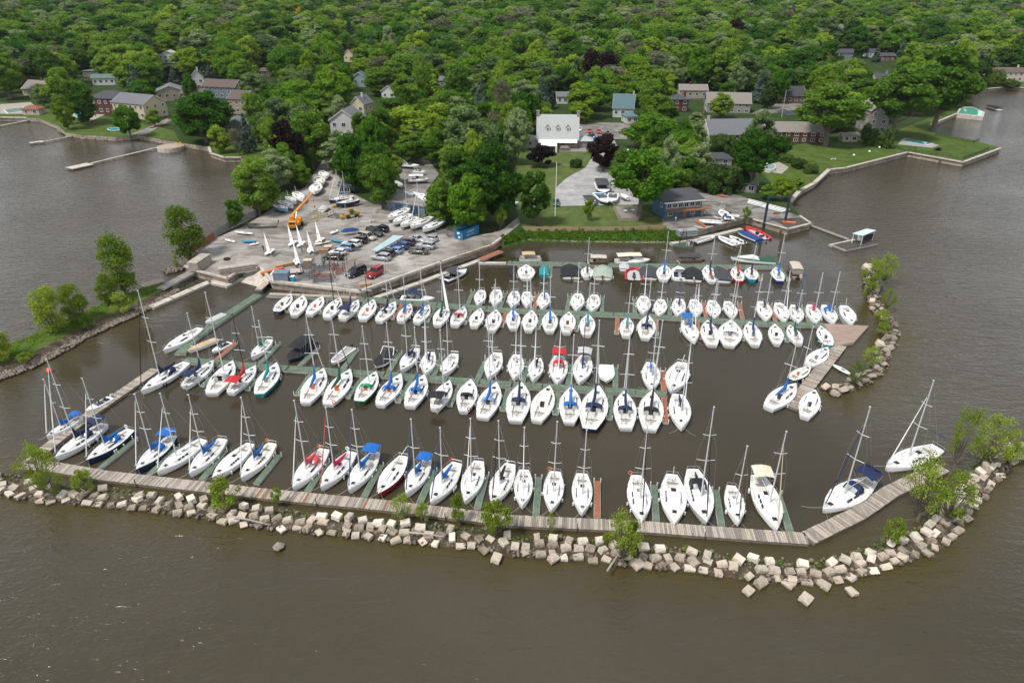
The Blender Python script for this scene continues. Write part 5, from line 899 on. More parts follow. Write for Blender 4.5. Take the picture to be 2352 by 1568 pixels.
CARS = [('F', 1062, 790, 1228, 812, 'suv', 'silver', 'silver SUV at the front of the right car row'), ('F', 1108, 752, 1266, 778, 'suv', 'black', 'black SUV behind the front silver one'), ('F', 1200, 727, 1337, 750, 'hatch', 'ltblue', 'light blue hatchback in the right car row'),
 ('F', 1243, 688, 1402, 708, 'suv', 'dkblue', 'dark navy SUV behind the light blue hatchback'), ('F', 1295, 652, 1462, 675, 'suv', 'dkgrey', 'dark grey SUV beside the pale painted strip'), ('F', 1565, 652, 1415, 615, 'sedan', 'silver', 'silver sedan facing the skip'), ('F', 1540, 622, 1652, 636, 'hatch', 'silver', 'small silver hatchback nearest the stored boats'),
 ('F', 1480, 682, 1640, 705, 'suv', 'silver', 'silver SUV behind the grey sedan'), ('F', 1412, 738, 1572, 750, 'sedan', 'olive', 'grey-brown sedan at the right edge of the parked cars'), ('F', 628, 792, 795, 800, 'sedan', 'black', 'black car with open boot near the cradles', 1),
 ('F', 672, 745, 828, 762, 'hatch', 'white', 'white car beside the black one with open boot'), ('F', 732, 700, 900, 722, 'suv', 'ltblue', 'pale blue estate with its tailgate open', 1), ('F', 800, 665, 955, 688, 'suv', 'white', 'white SUV in the middle of the left car row'), ('F', 868, 632, 1022, 655, 'suv', 'black', 'black SUV in front of the beige minivan'),
 ('F', 1108, 632, 932, 590, 'van', 'beige', 'beige minivan in the left car row'), ('F', 1170, 597, 1015, 552, 'big', 'dkgrey', 'dark grey pickup style car behind the minivan'), ('F', 1072, 520, 1222, 560, 'suv', 'black', 'black SUV farthest back in the left row'), ('F', 832, 975, 1000, 905, 'big', 'black', 'black minivan parked alone above the yard wall'), ('F', 1020, 985, 1168, 905, 'big', 'dkred', 'dark red SUV parked alone above the yard wall'),
 ('C', 622, 1210, 618, 1175, 'sedan', 'white', 'white car right of the clubhouse'), ('C', 716, 1225, 712, 1190, 'sedan', 'red', 'red car behind the clubhouse, nearer the building'), ('C', 800, 1230, 792, 1195, 'sedan', 'red', 'second red car, partly behind the purple tree'), ('C', 700, 1262, 740, 1250, 'hatch', 'navy', 'dark blue car against the clubhouse wing'),
 ('C', 725, 1285, 795, 1280, 'sedan', 'dkblue', 'dark blue car beside the purple tree'), ('G', 404, 332, 406, 262, 'sedan', 'dkgreen', 'dark green car beside the flagpole'), ('D', 1040, 140, 1060, 150, 'sedan', 'white', 'x')]
PROTO = {}
for q in CARS:
    if q[7] == 'x': continue
    t, x0, y0, x1, y1, kind, col, lab = q[:8]; op = len(q) > 8; z = LAND + .5; A, B = G(T(t, x0, y0), z), G(T(t, x1, y1), z); c = (A + B) / 2; rz = heading(B, A); key = (kind, col, op)
    if key not in PROTO: PROTO[key] = car_proto(kind, col, op); o = PROTO[key]
    else:
        src = PROTO[key]; o = src.copy(); COLL.objects.link(o)
        for ch in [k for k in KIDSOF(src)]:
            d = ch.copy(); COLL.objects.link(d); d.parent = o
            for g2 in KIDSOF(ch): e = g2.copy(); COLL.objects.link(e); e.parent = d
    o.location = (c.x, c.y, LAND + .07); o.rotation_euler = (0, 0, rz); o.scale = (1.13,) * 3; tag(o, lab, 'car', 'cars parked on the yard and drives')
# ---------------------------------------------------------------- houses
def shingle(c): return M('shingles ' + c, {'brown': (.17, .125, .105), 'grey': (.15, .155, .17), 'tan': (.23, .205, .18), 'black': (.06, .062, .07), 'white': (.43, .45, .44), 'teal': (.10, .17, .19), 'green': (.12, .17, .15), 'dkbrown': (.12, .085, .075), 'rust': (.25, .09, .06)}[c], .9, var=.12, scale=3, bump=.3)
def wallm(c): return M('wall ' + c, {'white': (.60, .60, .58), 'cream': (.55, .47, .33), 'brick': (.10, .032, .025), 'stone': (.36, .31, .26), 'blue': (.06, .15, .24), 'grey': (.27, .26, .25), 'slate': (.15, .19, .24), 'beige': (.50, .43, .34), 'tan': (.34, .27, .2), 'yellow': (.62, .55, .36), 'teal': (.3, .4, .42), 'brown': (.16, .10, .08)}[c], .85, var=.12, scale=2.5, bump=.2)
HRECT = []; HOUSE = []
TRIM = lambda: M('white trim', (.72, .72, .70), .5, var=0)
def window(root, c, w, h, nrm, frame=True):
    """window centred at c on a wall whose outward horizontal normal is nrm"""
    n = Vector(nrm); t = Vector((-n.y, n.x, 0)); c = Vector(c); fr = MB(); gl = MB(); up = Vector((0, 0, 1))
    def slab(mb, a0, a1, b0, b1, d0, d1): mb.add([c + t * a + up * b + n * d for d in (d0, d1) for (a, b) in ((a0, b0), (a1, b0), (a1, b1), (a0, b1))], [(0, 1, 2, 3), (7, 6, 5, 4), (0, 4, 5, 1), (1, 5, 6, 2), (2, 6, 7, 3), (3, 7, 4, 0)])
    e = .12
    slab(fr, -w / 2 - e, w / 2 + e, h / 2, h / 2 + e, .0, .09); slab(fr, -w / 2 - e, w / 2 + e, -h / 2 - e, -h / 2, .0, .12); slab(fr, -w / 2 - e, -w / 2, -h / 2, h / 2, .0, .09); slab(fr, w / 2, w / 2 + e, -h / 2, h / 2, .0, .09); slab(fr, -.04, .04, -h / 2, h / 2, .035, .08)
    f = fr.build('window', TRIM(), root); slab(gl, -w / 2, w / 2, -h / 2, h / 2, .004, .035); gl.build('pane', glass(), f); return f
def gable_body(root, W, D, H, rh, axis, rc, wc, over=.45, z0=0, off=(0, 0), hip=False, nameprefix=''):
    """box with a roof; ridge along x (axis 0) or y (axis 1)"""
    ox, oy = off; w = MB(); w.box(ox - W / 2, oy - D / 2, z0, ox + W / 2, oy + D / 2, z0 + H); zt = z0 + H
    if rh > 0 and not hip:
        if axis == 0:
            for x in (ox - W / 2, ox + W / 2 - .12): w.add([(x, oy - D / 2, zt), (x + .12, oy - D / 2, zt), (x + .12, oy + D / 2, zt), (x, oy + D / 2, zt), (x, oy, zt + rh * .96), (x + .12, oy, zt + rh * .96)], [(0, 3, 4), (1, 5, 2), (0, 4, 5, 1), (3, 2, 5, 4)])
        else:
            for y in (oy - D / 2, oy + D / 2 - .12): w.add([(ox - W / 2, y, zt), (ox + W / 2, y, zt), (ox + W / 2, y + .12, zt), (ox - W / 2, y + .12, zt), (ox, y, zt + rh * .96), (ox, y + .12, zt + rh * .96)], [(0, 4, 1), (3, 2, 5), (0, 3, 5, 4), (1, 4, 5, 2)])
    w.build('wall', wallm(wc), root); r = MB(); e = over; th = .18
    if rh == 0: r.box(ox - W / 2 - e, oy - D / 2 - e, zt, ox + W / 2 + e, oy + D / 2 + e, zt + .25)
    elif hip:
        a, b = W / 2 + e, D / 2 + e; zb = zt - .05
        if W >= D: rg = [(ox - a + b, oy, zt + rh), (ox + a - b, oy, zt + rh)]; f = [(0, 1, 5, 4), (1, 2, 5), (2, 3, 4, 5), (3, 0, 4)]
        else: rg = [(ox, oy - b + a, zt + rh), (ox, oy + b - a, zt + rh)]; f = [(0, 1, 4), (1, 2, 5, 4), (2, 3, 5), (3, 0, 4, 5)]
        c = [(ox - a, oy - b, zb), (ox + a, oy - b, zb), (ox + a, oy + b, zb), (ox - a, oy + b, zb)]; r.add(c + rg, f + [(3, 2, 1, 0)]); r.add([(x, y, z - .15) for x, y, z in c] + c, [(0, 1, 5, 4), (1, 2, 6, 5), (2, 3, 7, 6), (3, 0, 4, 7)])
    else:
        sl_ = rh / ((D if axis == 0 else W) / 2); dr = sl_ * e
        if axis == 0:
            for s in (-1, 1): r.add([(ox - W / 2 - e, oy + s * (D / 2 + e), zt - dr + d) for d in (0, th)] + [(ox + W / 2 + e, oy + s * (D / 2 + e), zt - dr + d) for d in (0, th)] + [(ox + W / 2 + e, oy, zt + rh + d) for d in (0, th)] + [(ox - W / 2 - e, oy, zt + rh + d) for d in (0, th)], [(0, 2, 3, 1), (1, 3, 5, 7), (0, 6, 4, 2), (0, 1, 7, 6), (2, 4, 5, 3)])
        else:
            for s in (-1, 1): r.add([(ox + s * (W / 2 + e), oy - D / 2 - e, zt - dr + d) for d in (0, th)] + [(ox + s * (W / 2 + e), oy + D / 2 + e, zt - dr + d) for d in (0, th)] + [(ox, oy + D / 2 + e, zt + rh + d) for d in (0, th)] + [(ox, oy - D / 2 - e, zt + rh + d) for d in (0, th)], [(0, 2, 3, 1), (1, 3, 5, 7), (0, 6, 4, 2), (0, 1, 7, 6), (2, 4, 5, 3)])
        # white barge boards
        bb = MB()
        if axis == 0:
            for x in (ox - W / 2 - e - .05, ox + W / 2 + e + .0):
                for s in (-1, 1): bb.add([(x + dx, oy + s * (D / 2 + e), zt - dr + d) for d in (-.12, th + .03) for dx in (0, .05)] + [(x + dx, oy, zt + rh + d) for d in (-.12, th + .03) for dx in (0, .05)], [(0, 1, 5, 4), (1, 3, 7, 5), (3, 2, 6, 7), (2, 0, 4, 6), (0, 2, 3, 1)])
        else:
            for y in (oy - D / 2 - e - .05, oy + D / 2 + e):
                for s in (-1, 1): bb.add([(ox + s * (W / 2 + e), y + dx, zt - dr + d) for d in (-.12, th + .03) for dx in (0, .05)] + [(ox, y + dx, zt + rh + d) for d in (-.12, th + .03) for dx in (0, .05)], [(0, 1, 5, 4), (1, 3, 7, 5), (3, 2, 6, 7), (2, 0, 4, 6), (0, 2, 3, 1)])
        bb.build('barge_board', TRIM(), root)
    return r.build('roof', shingle(rc), root)
def winrow(root, W, D, H, floors, off=(0, 0), z0=0, n=None, faces=('f', 'l', 'r')):
    ox, oy = off; hf = H / floors
    for fl in range(floors):
        z = z0 + hf * (fl + .55)
        for fc in faces:
            if fc == 'f':
                k = n or max(2, int(W / 3.4))
                for i in range(k): window(root, (ox - W / 2 + W * (i + .5) / k, oy - D / 2, z), 1.3 + .3 * (i % 2), min(1.5, hf * .5), (0, -1, 0))
            else:
                s = -1 if fc == 'l' else 1; k = max(1, int(D / 4))
                for i in range(k): window(root, (ox + s * W / 2, oy - D / 2 + D * (i + .5) / k, z), 1.1, min(1.4, hf * .5), (s, 0, 0))
def house(u, v, wpx, D, H, rh, rc, wc, label, rot=0, axis=0, floors=1, chim=None, hip=False, name='house', rect=None, z=None, cat='house'):
    z = LAND if z is None else z; p = G((u, v), z); z = max(z, terr(p.x, p.y))
    dep = proj(p)[2]; W = wpx * dep / F0; ang = R(rot); c = p + Matrix.Rotation(ang, 3, 'Z') @ Vector((0, D / 2, 0)); root = thing(name, label, cat, (c.x, c.y, z - .3 if z > LAND + .1 else z), ang)
    H += .3 if z > LAND + .1 else 0
    r = gable_body(root, W, D, H, rh, axis, rc, wc, hip=hip); winrow(root, W, D, H, floors)
    if chim:
        cx, cc = chim; ch = MB(); ch.box(cx * W / 2 - .45, -.4, H + rh * .3, cx * W / 2 + .45, .4, H + rh + 1.3).box(cx * W / 2 - .52, -.47, H + rh + 1.3, cx * W / 2 + .52, .47, H + rh + 1.5); ch.build('chimney', wallm(cc), r)
    top = proj(c + Vector((0, 0, H + rh)))[1]; HRECT.append((*(rect[:4] if rect else (u - wpx * .55, top, u + wpx * .55, v)), p.y)); HOUSE.append((c.x, c.y, max(W, D) * .72 + 2)); return root, W, H
house(92, 222, 100, 13, 4.0, 4.2, 'tan', 'stone', 'brown roofed stone bungalow on the far left shore', -18, 0, chim=(-.2, 'brown'), rect=(37, 172, 143, 215, 380))
house(72, 264, 38, 6, 3.0, 1.5, 'rust', 'beige', 'small pavilion with flared brown roof at the left pool', 0, hip=True, name='pavilion', cat='pavilion')
house(250, 264, 82, 11, 8.2, 3.2, 'black', 'brick', 'red brick two storey house with dark hipped roof on the left shore', -12, floors=2, hip=True, rect=(215, 190, 295, 255, 350))
house(300, 272, 100, 14, 7.4, 3.6, 'grey', 'cream', 'long cream house with grey roof behind the dark shore tree', -24, floors=2, rect=(262, 208, 405, 274, 330))
house(395, 232, 60, 12, 5.5, 3.0, 'grey', 'stone', 'grey gabled wing house just right of the cream house', 20, 1, rect=(365, 208, 415, 235, 380))
house(213, 178, 42, 8, 4, 0, 'green', 'grey', 'flat roofed grey house above the red brick house', 0, floors=1, rect=(192, 157, 235, 178, 470))
house(240, 196, 48, 8, 4.5, 2, 'green', 'white', 'white house with pale green roof behind the red brick house', 10, rect=(212, 172, 262, 190, 430))
house(505, 226, 84, 11, 6.5, 3.4, 'dkbrown', 'slate', 'slate blue house with brown gable roof left of centre', -14, 0, 2, rect=(462, 184, 550, 212, 400))
house(548, 262, 46, 12, 7.5, 3.5, 'dkbrown', 'tan', 'brown house with brown roof behind the big dark shore tree', -15, 0, 2, rect=(525, 204, 565, 255, 340))
house(440, 235, 50, 9, 4.5, 2.4, 'dkbrown', 'brown', 'low brown roofed house behind the big dark shore tree', -10, rect=(414, 213, 450, 232, 370))
house(546, 316, 52, 9, 5.5, 2.4, 'grey', 'grey', 'blue-grey house partly hidden by the spruce on the left inlet', 12, 1, 2, rect=(522, 262, 565, 305, 270))
house(793, 322, 64, 13, 8.5, 4.2, 'grey', 'white', 'white gabled house with grey roof above the boatyard', -6, 1, 2, rect=(762, 246, 823, 308, 260))
house(822, 262, 34, 9, 5, 3.6, 'grey', 'yellow', 'pale yellow gable with white chimney behind the white house', -20, 1, chim=(.2, 'white'), rect=(806, 222, 835, 248, 330))
house(893, 230, 34, 9, 5, 3.0, 'black', 'white', 'small white gable with dark roof and brick chimney left of centre', -15, 1, chim=(.6, 'brick'), rect=(876, 198, 910, 220, 390))
house(826, 200, 30, 9, 6, 3, 'teal', 'teal', 'teal roofed house behind the rounded dark maple', 0, 1, rect=(813, 175, 840, 205, 460))
house(802, 150, 24, 9, 6, 3, 'rust', 'yellow', 'tan gable with rust roof deep in the wood left of centre', -20, 1, rect=(790, 114, 814, 135, 560))
house(604, 178, 36, 10, 4, 2, 'dkbrown', 'brown', 'dark brown bungalow with red chimney deep in the wood on the left', 0, hip=True, chim=(.3, 'brick'), rect=(588, 148, 622, 168, 470))
house(1022, 200, 26, 9, 4, 2.2, 'grey', 'grey', 'grey roof peeking out of the wood above centre', 0, chim=(-.3, 'brick'), rect=(1010, 176, 1036, 195, 440))
house(390, 152, 40, 12, 6, 3, 'white', 'white', 'white house glimpsed between tall trees at upper left', 10, 1, 2, rect=(368, 124, 412, 148, 540))
house(455, 196, 28, 6, 5, 4.5, 'black', 'white', 'white gable with tall white chimney beside the copper beech', 15, 1, chim=(.2, 'white'), rect=(448, 160, 470, 192, 420))
house(1292, 214 + 25, 26, 8, 4, 2, 'grey', 'white', 'grey roof corner between trees above the clubhouse', 0, rect=(1284, 211, 1300, 228, 380))
house(1430, 270, 46, 12, 4.6, 6.0, 'teal', 'white', 'white house with steep teal roof and dormer right of the clubhouse', -10, 0, 1, chim=(.9, 'beige'), rect=(1400, 213, 1448, 256, 350))
house(1452, 284, 28, 8, 3.4, 1.8, 'teal', 'white', 'low teal roofed garage wing beside the teal house', 10, hip=True, rect=(1420, 248, 1464, 280, 330))
house(1562, 258, 36, 10, 6.5, 2.2, 'black', 'brick', 'red brick house with black roof and white porch', 5, floors=2, hip=True, chim=(.8, 'brick'), rect=(1546, 206, 1584, 260, 360))
house(1592, 226, 62, 12, 4.5, 2.6, 'tan', 'stone', 'tan roofed stone house behind the red brick one', -5, 0, chim=(-.2, 'brick'), rect=(1565, 190, 1632, 222, 410))
house(1672, 260, 96, 14, 5.0, 4.4, 'tan', 'grey', 'weathered shingle house with long grey-tan roof', -8, 0, 2, rect=(1616, 200, 1722, 258, 350))
house(1690, 335, 128, 14, 4.8, 5.0, 'grey', 'beige', 'large beige house with grey roof and gambrel front', 4, 0, 2, chim=(-.92, 'beige'), rect=(1618, 266, 1690, 325, 270))
house(1826, 328, 132, 13, 4.6, 3.0, 'tan', 'brick', 'long red brick bungalow with white balcony', -4, 0, 2, rect=(1764, 266, 1868, 332, 270))
house(1820, 238, 55, 10, 4.2, 4.4, 'black', 'brown', 'dark cottage with two dormers at the road bend', 3, 0, rect=(1792, 190, 1850, 235, 370))
house(1932, 146, 44, 10, 5.5, 2.4, 'black', 'slate', 'dark blue house with black roof at upper right', -5, 0, 2, rect=(1908, 114, 1956, 142, 530))
house(2002, 142, 24, 9, 4.5, 2, 'black', 'white', 'white house with dark roof between spruces at upper right', 0, rect=(1992, 118, 2014, 140, 540))
house(2035, 150, 34, 9, 4.5, 2, 'black', 'brown', 'dark roofed house with red chimney at upper right', 0, chim=(0, 'brick'), rect=(2024, 118, 2054, 150, 520))
house(2030, 208, 46, 11, 7.0, 2.6, 'black', 'white', 'white house with black roof and tan chimney behind the giant willow', -6, 0, 2, chim=(.2, 'tan'), rect=(2008, 145, 2052, 204, 400))
house(2012, 306, 44, 14, 10, 3.5, 'tan', 'grey', 'tall grey glass fronted house between the large lawns', -4, 1, 3, rect=(1996, 205, 2032, 300, 300))
house(2322, 188, 94, 11, 6.2, 2.6, 'dkbrown', 'beige', 'beige house with brown roof at the far right edge', -3, 0, 2, hip=True, chim=(.35, 'yellow'), rect=(2274, 130, 2360, 186, 440))
house(1650, 380, 60, 6, 2.6, 1.7, 'black', 'grey', 'black roofed garage behind the cedar hedge', 0, 0, hip=True, name='garage', rect=(1620, 348, 1672, 372, 235), cat='garage')
house(1952, 326, 34, 4, 2.6, .9, 'tan', 'beige', 'garden shed on the lawn of the brick bungalow', 0, 0, name='shed', rect=(1935, 302, 1972, 326, 275), cat='shed')
house(2028, 92, 14, 7, 7, 4, 'grey', 'white', 'x', 0, 1) if False else None
house(1925, 102, 22, 8, 8, 3, 'grey', 'white', 'tall white house in the wood at upper right', 0, 1, 2, rect=(1910, 68, 1932, 100, 650))
house(792, 447, 26, 5, 3.0, .5, 'black', 'blue', 'blue shed at the back of the boatyard', 0, 0, name='shed', rect=(775, 420, 808, 446, 210), cat='shed')
house(1712, 442, 44, 3.5, 2.9, .3, 'grey', 'grey', 'small grey roofed lean-to at the pier road', -20, 0, name='shed', rect=(1690, 415, 1735, 442, 205), cat='shed')
# clubhouse
p = G((1280, 340), LAND); cr, Wc, Hc = house(1280, 342, 92, 11, 4.2, 8.6, 'white', 'stone', 'white roofed clubhouse with three dormers and two chimneys', -3, 0, 1, rect=(1198, 262, 1360, 362, 240), name='clubhouse', cat='clubhouse')
rf = [c for c in cr.children if c.name.startswith('roof')][0]
for s in (-1, 1): MB().box(s * (Wc / 2) - .6, -.6, Hc + 6, s * (Wc / 2) + .6, .6, Hc + 10.0).box(s * (Wc / 2) - .7, -.7, Hc + 10, s * (Wc / 2) + .7, .7, Hc + 10.3).build('chimney', wallm('grey'), rf)
for k in (-1, 0, 1):
    x = k * Wc * .25; y0 = -11 / 2 + 1.5; z0 = Hc + 8.6 * (1.5 / 5.5) + .2; d = MB(); d.box(x - .75, y0, z0, x + .75, y0 + 2.0, z0 + 1.7).add([(x - .75, y0, z0 + 1.7), (x + .75, y0, z0 + 1.7), (x, y0, z0 + 2.5)], [(0, 1, 2)]); dm = d.build('dormer', wallm('white'), rf)
    MB().add([(x - 1.0, y0 - .2, z0 + 1.5), (x, y0 - .2, z0 + 2.7), (x, y0 + 3, z0 + 2.7), (x - 1.0, y0 + 2.4, z0 + 1.5), (x + 1.0, y0 - .2, z0 + 1.5), (x + 1.0, y0 + 2.4, z0 + 1.5)], [(0, 1, 2, 3), (1, 4, 5, 2)]).build('dormer_roof', M('dark trim', (.2, .2, .2), .7), rf); window(cr, (x, y0, z0 + .9), .7, 1.0, (0, -1, 0))
gable_body(cr, 7, 7, 3.4, 1.6, 0, 'white', 'white', off=(-Wc / 2 - 3.7, -1), hip=True); gable_body(cr, 6, 7, 3.2, 1.4, 0, 'white', 'grey', off=(Wc / 2 + 3.2, -1), hip=True)
for x in (-Wc / 2 - 5, -Wc / 2 - 3): window(cr, (x, -4.5, 1.9), 1.1, 1.2, (0, -1, 0))
aw = MB(); aw.add([(-Wc / 2 + .3, -5.6, 4.0), (Wc / 2 - .3, -5.6, 4.0), (Wc / 2 - .3, -8.4, 3.1), (-Wc / 2 + .3, -8.4, 3.1), (-Wc / 2 + .3, -5.6, 3.9), (Wc / 2 - .3, -5.6, 3.9), (Wc / 2 - .3, -8.4, 3.0), (-Wc / 2 + .3, -8.4, 3.0)], [(0, 3, 2, 1), (4, 5, 6, 7), (3, 7, 6, 2), (0, 4, 7, 3), (1, 2, 6, 5)])
aw.add([(-6.8, -8.3, 3.2), (-.2, -8.3, 3.2), (-.2, -13.2, 2.7), (-6.8, -13.2, 2.7), (-3.5, -10.7, 5.0)], [(0, 4, 1), (1, 4, 2), (2, 4, 3), (3, 4, 0), (0, 1, 2, 3)]).build('awning', M('white canvas roof', (.8, .8, .79), .7, var=.03), cr)
MB().box(-.9, -13.4, 0, -.2, -12.9, 2.8).box(-6.8, -13.2, 0, -6.6, -13.0, 2.8).build('awning_post', paint('white'), cr); tr = MB(); tr.box(-8, -12.4, .0, 12, -5.5, .5)
for x in range(-1, 13, 1): tr.box(x, -12.4, .5, x + .06, -12.34, 1.4)
tr.box(-1, -12.42, 1.4, 12, -12.32, 1.46); tr.build('terrace', M('terrace boards', (.28, .25, .22), .9), cr)
MB().box(1.2, -11.6, .5, 4.8, -9.2, 1.6).add([(1, -11.8, 1.6), (5, -11.8, 1.6), (5, -9, 1.6), (1, -9, 1.6), (1.6, -11.2, 2.2), (4.4, -11.2, 2.2), (4.4, -9.6, 2.2), (1.6, -9.6, 2.2)], [(0, 1, 5, 4), (1, 2, 6, 5), (2, 3, 7, 6), (3, 0, 4, 7), (4, 5, 6, 7)]).build('bar_hut', M('thatch', (.2, .17, .14), .9), cr)
HRECT[-1] = (1215, 262, 1345, 352, p.y)
# blue harbour office: mono-pitched roof, balcony
A, B = G((1524, 503), LAND), G((1608, 495), LAND); rz = math.atan2(B.y - A.y, B.x - A.x); W = 12.3; D = 7.5; ho = thing('harbour_office', 'blue harbour office with charcoal roof and wooden balcony on the quay', 'building', (A.x, A.y, LAND), rz)
MB().box(0, 0, 0, W, D, 4.9).build('wall', wallm('blue'), ho); MB().add([(-.7, -.8, 4.9), (W + .7, -.8, 4.9), (W + .7, D + .6, 6.3), (-.7, D + .6, 6.3), (-.7, -.8, 5.1), (W + .7, -.8, 5.1), (W + .7, D + .6, 6.5), (-.7, D + .6, 6.5)], [(3, 2, 1, 0), (4, 5, 6, 7), (0, 1, 5, 4), (1, 2, 6, 5), (2, 3, 7, 6), (3, 0, 4, 7)]).build('roof', shingle('black'), ho)
MB().box(-.7, -.86, 4.85, W + .7, -.8, 5.15).build('fascia', TRIM(), ho)
for i in range(6): window(ho, (1.4 + i * 1.9, 0, 3.85), 1.3, 1.3, (0, -1, 0))
for x in (2, 9.5): window(ho, (x, 0, 1.5), 1.2, 1.2, (0, -1, 0))
window(ho, (0, 2, 3.8), 1.4, 1.3, (-1, 0, 0)); MB().box(6.2, -.08, 0, 7.3, -.002, 2.1).build('door', M('orange wood', (.35, .14, .04), .6), ho)
bl = MB(); bl.box(0, -1.9, 2.35, W + 2.2, -.02, 2.5)
for i in range(6): x = .1 + i * (W + 2) / 5; bl.box(x, -1.9, 2.5, x + .08, -1.82, 3.45); bl.box(x, -1.9, 0, x + .12, -1.78, 2.35)
bl.box(0, -1.92, 3.4, W + 2.2, -1.8, 3.48).box(0, -1.9, 2.9, W + 2.2, -1.86, 2.96).build('balcony', M('cedar wood', (.34, .15, .06), .7, var=.2), ho); HRECT.append((1500, 435, 1625, 512, 165)); HOUSE.append((A.x + W / 2, A.y + 4, 9))
# flat-roofed store used as boat deck
A = G((890, 482), LAND); st_ = thing('boat_store', 'low blue and grey boat store with railed flat roof holding dinghies', 'building', (A.x, A.y, LAND), R(-28)); MB().box(0, 0, 0, 14, 15, 2.9).build('wall', wallm('slate'), st_); MB().box(-.3, -.3, 2.9, 14.3, 15.3, 3.15).build('roof', M('roof deck', (.27, .25, .23), .9, var=.15), st_)
rl = MB()
for i in range(8): rl.box(i * 2 - .04, -.2, 3.15, i * 2 + .04, -.12, 4.15)
rl.box(0, -.2, 4.1, 14, -.14, 4.16).box(0, -.2, 3.6, 14, -.14, 3.65).build('railing', M('dark rail', (.06, .06, .06), .6), st_)
dr = MB().box(3, -.06, 0, 6, -.002, 2.4).box(8.5, -.06, 0, 11.5, -.002, 2.4).build('door', M('dark blue door', (.02, .05, .12), .6), st_); HRECT.append((885, 420, 950, 482, 175)); HOUSE.append((A.x + 6, A.y + 5, 10))
for i, (x, y) in enumerate(((3, 8), (5, 9.2), (8, 7), (8.2, 9), (10.5, 5.5), (10.5, 7.2), (11, 11))):
    q = Matrix.Rotation(R(-28), 3, 'Z') @ Vector((x, y, 0)) + Vector((A.x, A.y, LAND + 3.2)); o = thing('dinghy', 'upturned white dinghy on the flat roof of the boat store', 'dinghy', q, R(-28) + 1.3, 'upturned dinghies on the store roof'); secs = []
    for j in range(7):
        t = j / 6; b_ = .8 * max(.05, math.sin(math.pi * min(.97, max(.12, t))) ** .5); secs.append([(-b_, -2 + 4 * t, .03), (-b_ * .8, -2 + 4 * t, .4), (0, -2 + 4 * t, .55), (b_ * .8, -2 + 4 * t, .4), (b_, -2 + 4 * t, .03)])
    MB().loft(secs).build('hull', WHITE(), o)
# ---------------------------------------------------------------- pools
def pool(name, pts, label, col=(.03, .33, .42), rim=True, hgt=.12, cat='swimming pool'):
    W = [G(p, LAND) for p in pts]; c = sum(W, Vector()) / len(W); o = thing(name, label, cat, (c.x, c.y, LAND)); q = [p - c for p in W]
    MB().prism([(p.x * 1.15, p.y * 1.2) for p in q], 0, hgt).build('rim', M('pool coping', (.6, .57, .5), .7), o); MB().prism([(p.x, p.y) for p in q], .01, hgt + .02).build('pool_water', M('pool water %.2f' % col[1], col, .05, var=.1, scale=.6), o)
def rr(u, v, a, b_, n=14): return [(u + a * math.cos(2 * math.pi * i / n), v + b_ * math.sin(2 * math.pi * i / n)) for i in range(n)]
pool('swimming_pool', rr(183, 264, 13, 4), 'rounded pool in front of the red brick house', (.10, .50, .62)); pool('swimming_pool', rr(262, 297, 14, 3), 'small teal pool on the left lawn'); pool('swimming_pool', [(10, 252), (50, 247), (60, 254), (20, 261)], 'pale pool at the far left pavilion', (.3, .42, .40))
pool('swimming_pool', rr(1766, 389, 13, 7), 'round bright blue pool by the hedge', (.01, .42, .75), hgt=1.1); pool('swimming_pool', [(2072, 323), (2088, 320), (2140, 330), (2125, 333)], 'long rectangular turquoise pool in the pointed garden', (.01, .30, .36))
W = [G(p, LAND) for p in ((2196, 262), (2259, 269), (2262, 258), (2232, 246), (2205, 246))]; tb = thing('pool_block', 'concrete block with a green pool standing in the lake', 'swimming pool', (W[0].x, W[0].y, 0)); q = [p - Vector((W[0].x, W[0].y, 0)) for p in W]; MB().prism([(p.x, p.y) for p in q], -.5, LAND + .1).build('wall', paleconc, tb)
cc = sum(q, Vector()) / 5; MB().prism([(cc.x + (p.x - cc.x) * .85, cc.y + (p.y - cc.y) * .82) for p in q], LAND, LAND + .13).build('pool_water', M('pool water green', (.12, .45, .33), .05, var=.1), tb)
# ---------------------------------------------------------------- jetties on the left, round terrace
def jetty(name, pts, w, label, z=.8, mat=None):
    o = dock(name, pts, w, mat or paleconc, label, 'jetty', z=z, th=.25); P_ = [G(p, z) for p in pts]; b0 = P_[0]; m_ = MB()
    for a, b in zip(P_, P_[1:]):
        n = max(1, int((b - a).length / 5))
        for k in range(n + 1): p = a.lerp(b, k / n); m_.tube((p.x - b0.x, p.y - b0.y, -.8), (p.x - b0.x, p.y - b0.y, z - .1), .12, n=5)
    m_.build('pile', M('dark pile', (.08, .07, .06), .9), o)
jetty('jetty', [T('A', 740, 1232), T('A', 370, 1307)], .9, 'thin grey jetty on the left with a wide end'); jetty('jetty', [T('A', 400, 1295), T('A', 270, 1312)], 3.0, 'wide platform ending the thin left jetty', .82)
jetty('jetty', [T('A', 1520, 1335), T('A', 830, 1500)], 1.1, 'long pale jetty leading to the round stone terrace'); jetty('jetty', [T('A', 830, 1502), T('A', 630, 1545)], 5.0, 'dark ended platform of the long pale jetty', .82); jetty('jetty', [T('A', 330, 1090), T('A', 0, 1155), T('A', -150, 1185)], 1.1, 'white jetty leaving the frame at the far left')
W = G((391, 335), LAND); tt = thing('round_terrace', 'round stone terrace with yellow chairs at the end of the left shore', 'terrace', (W.x, W.y, 0)); MB().prism([(5.4 * math.cos(a / 20 * 6.2832), 5.4 * math.sin(a / 20 * 6.2832)) for a in range(20)], -.6, LAND - .15).build('wall', paleconc, tt); MB().prism([(5.0 * math.cos(a / 20 * 6.2832), 5.0 * math.sin(a / 20 * 6.2832)) for a in range(20)], LAND - .15, LAND - .05).build('paving', M('warm paving', (.42, .33, .25), .9), tt)
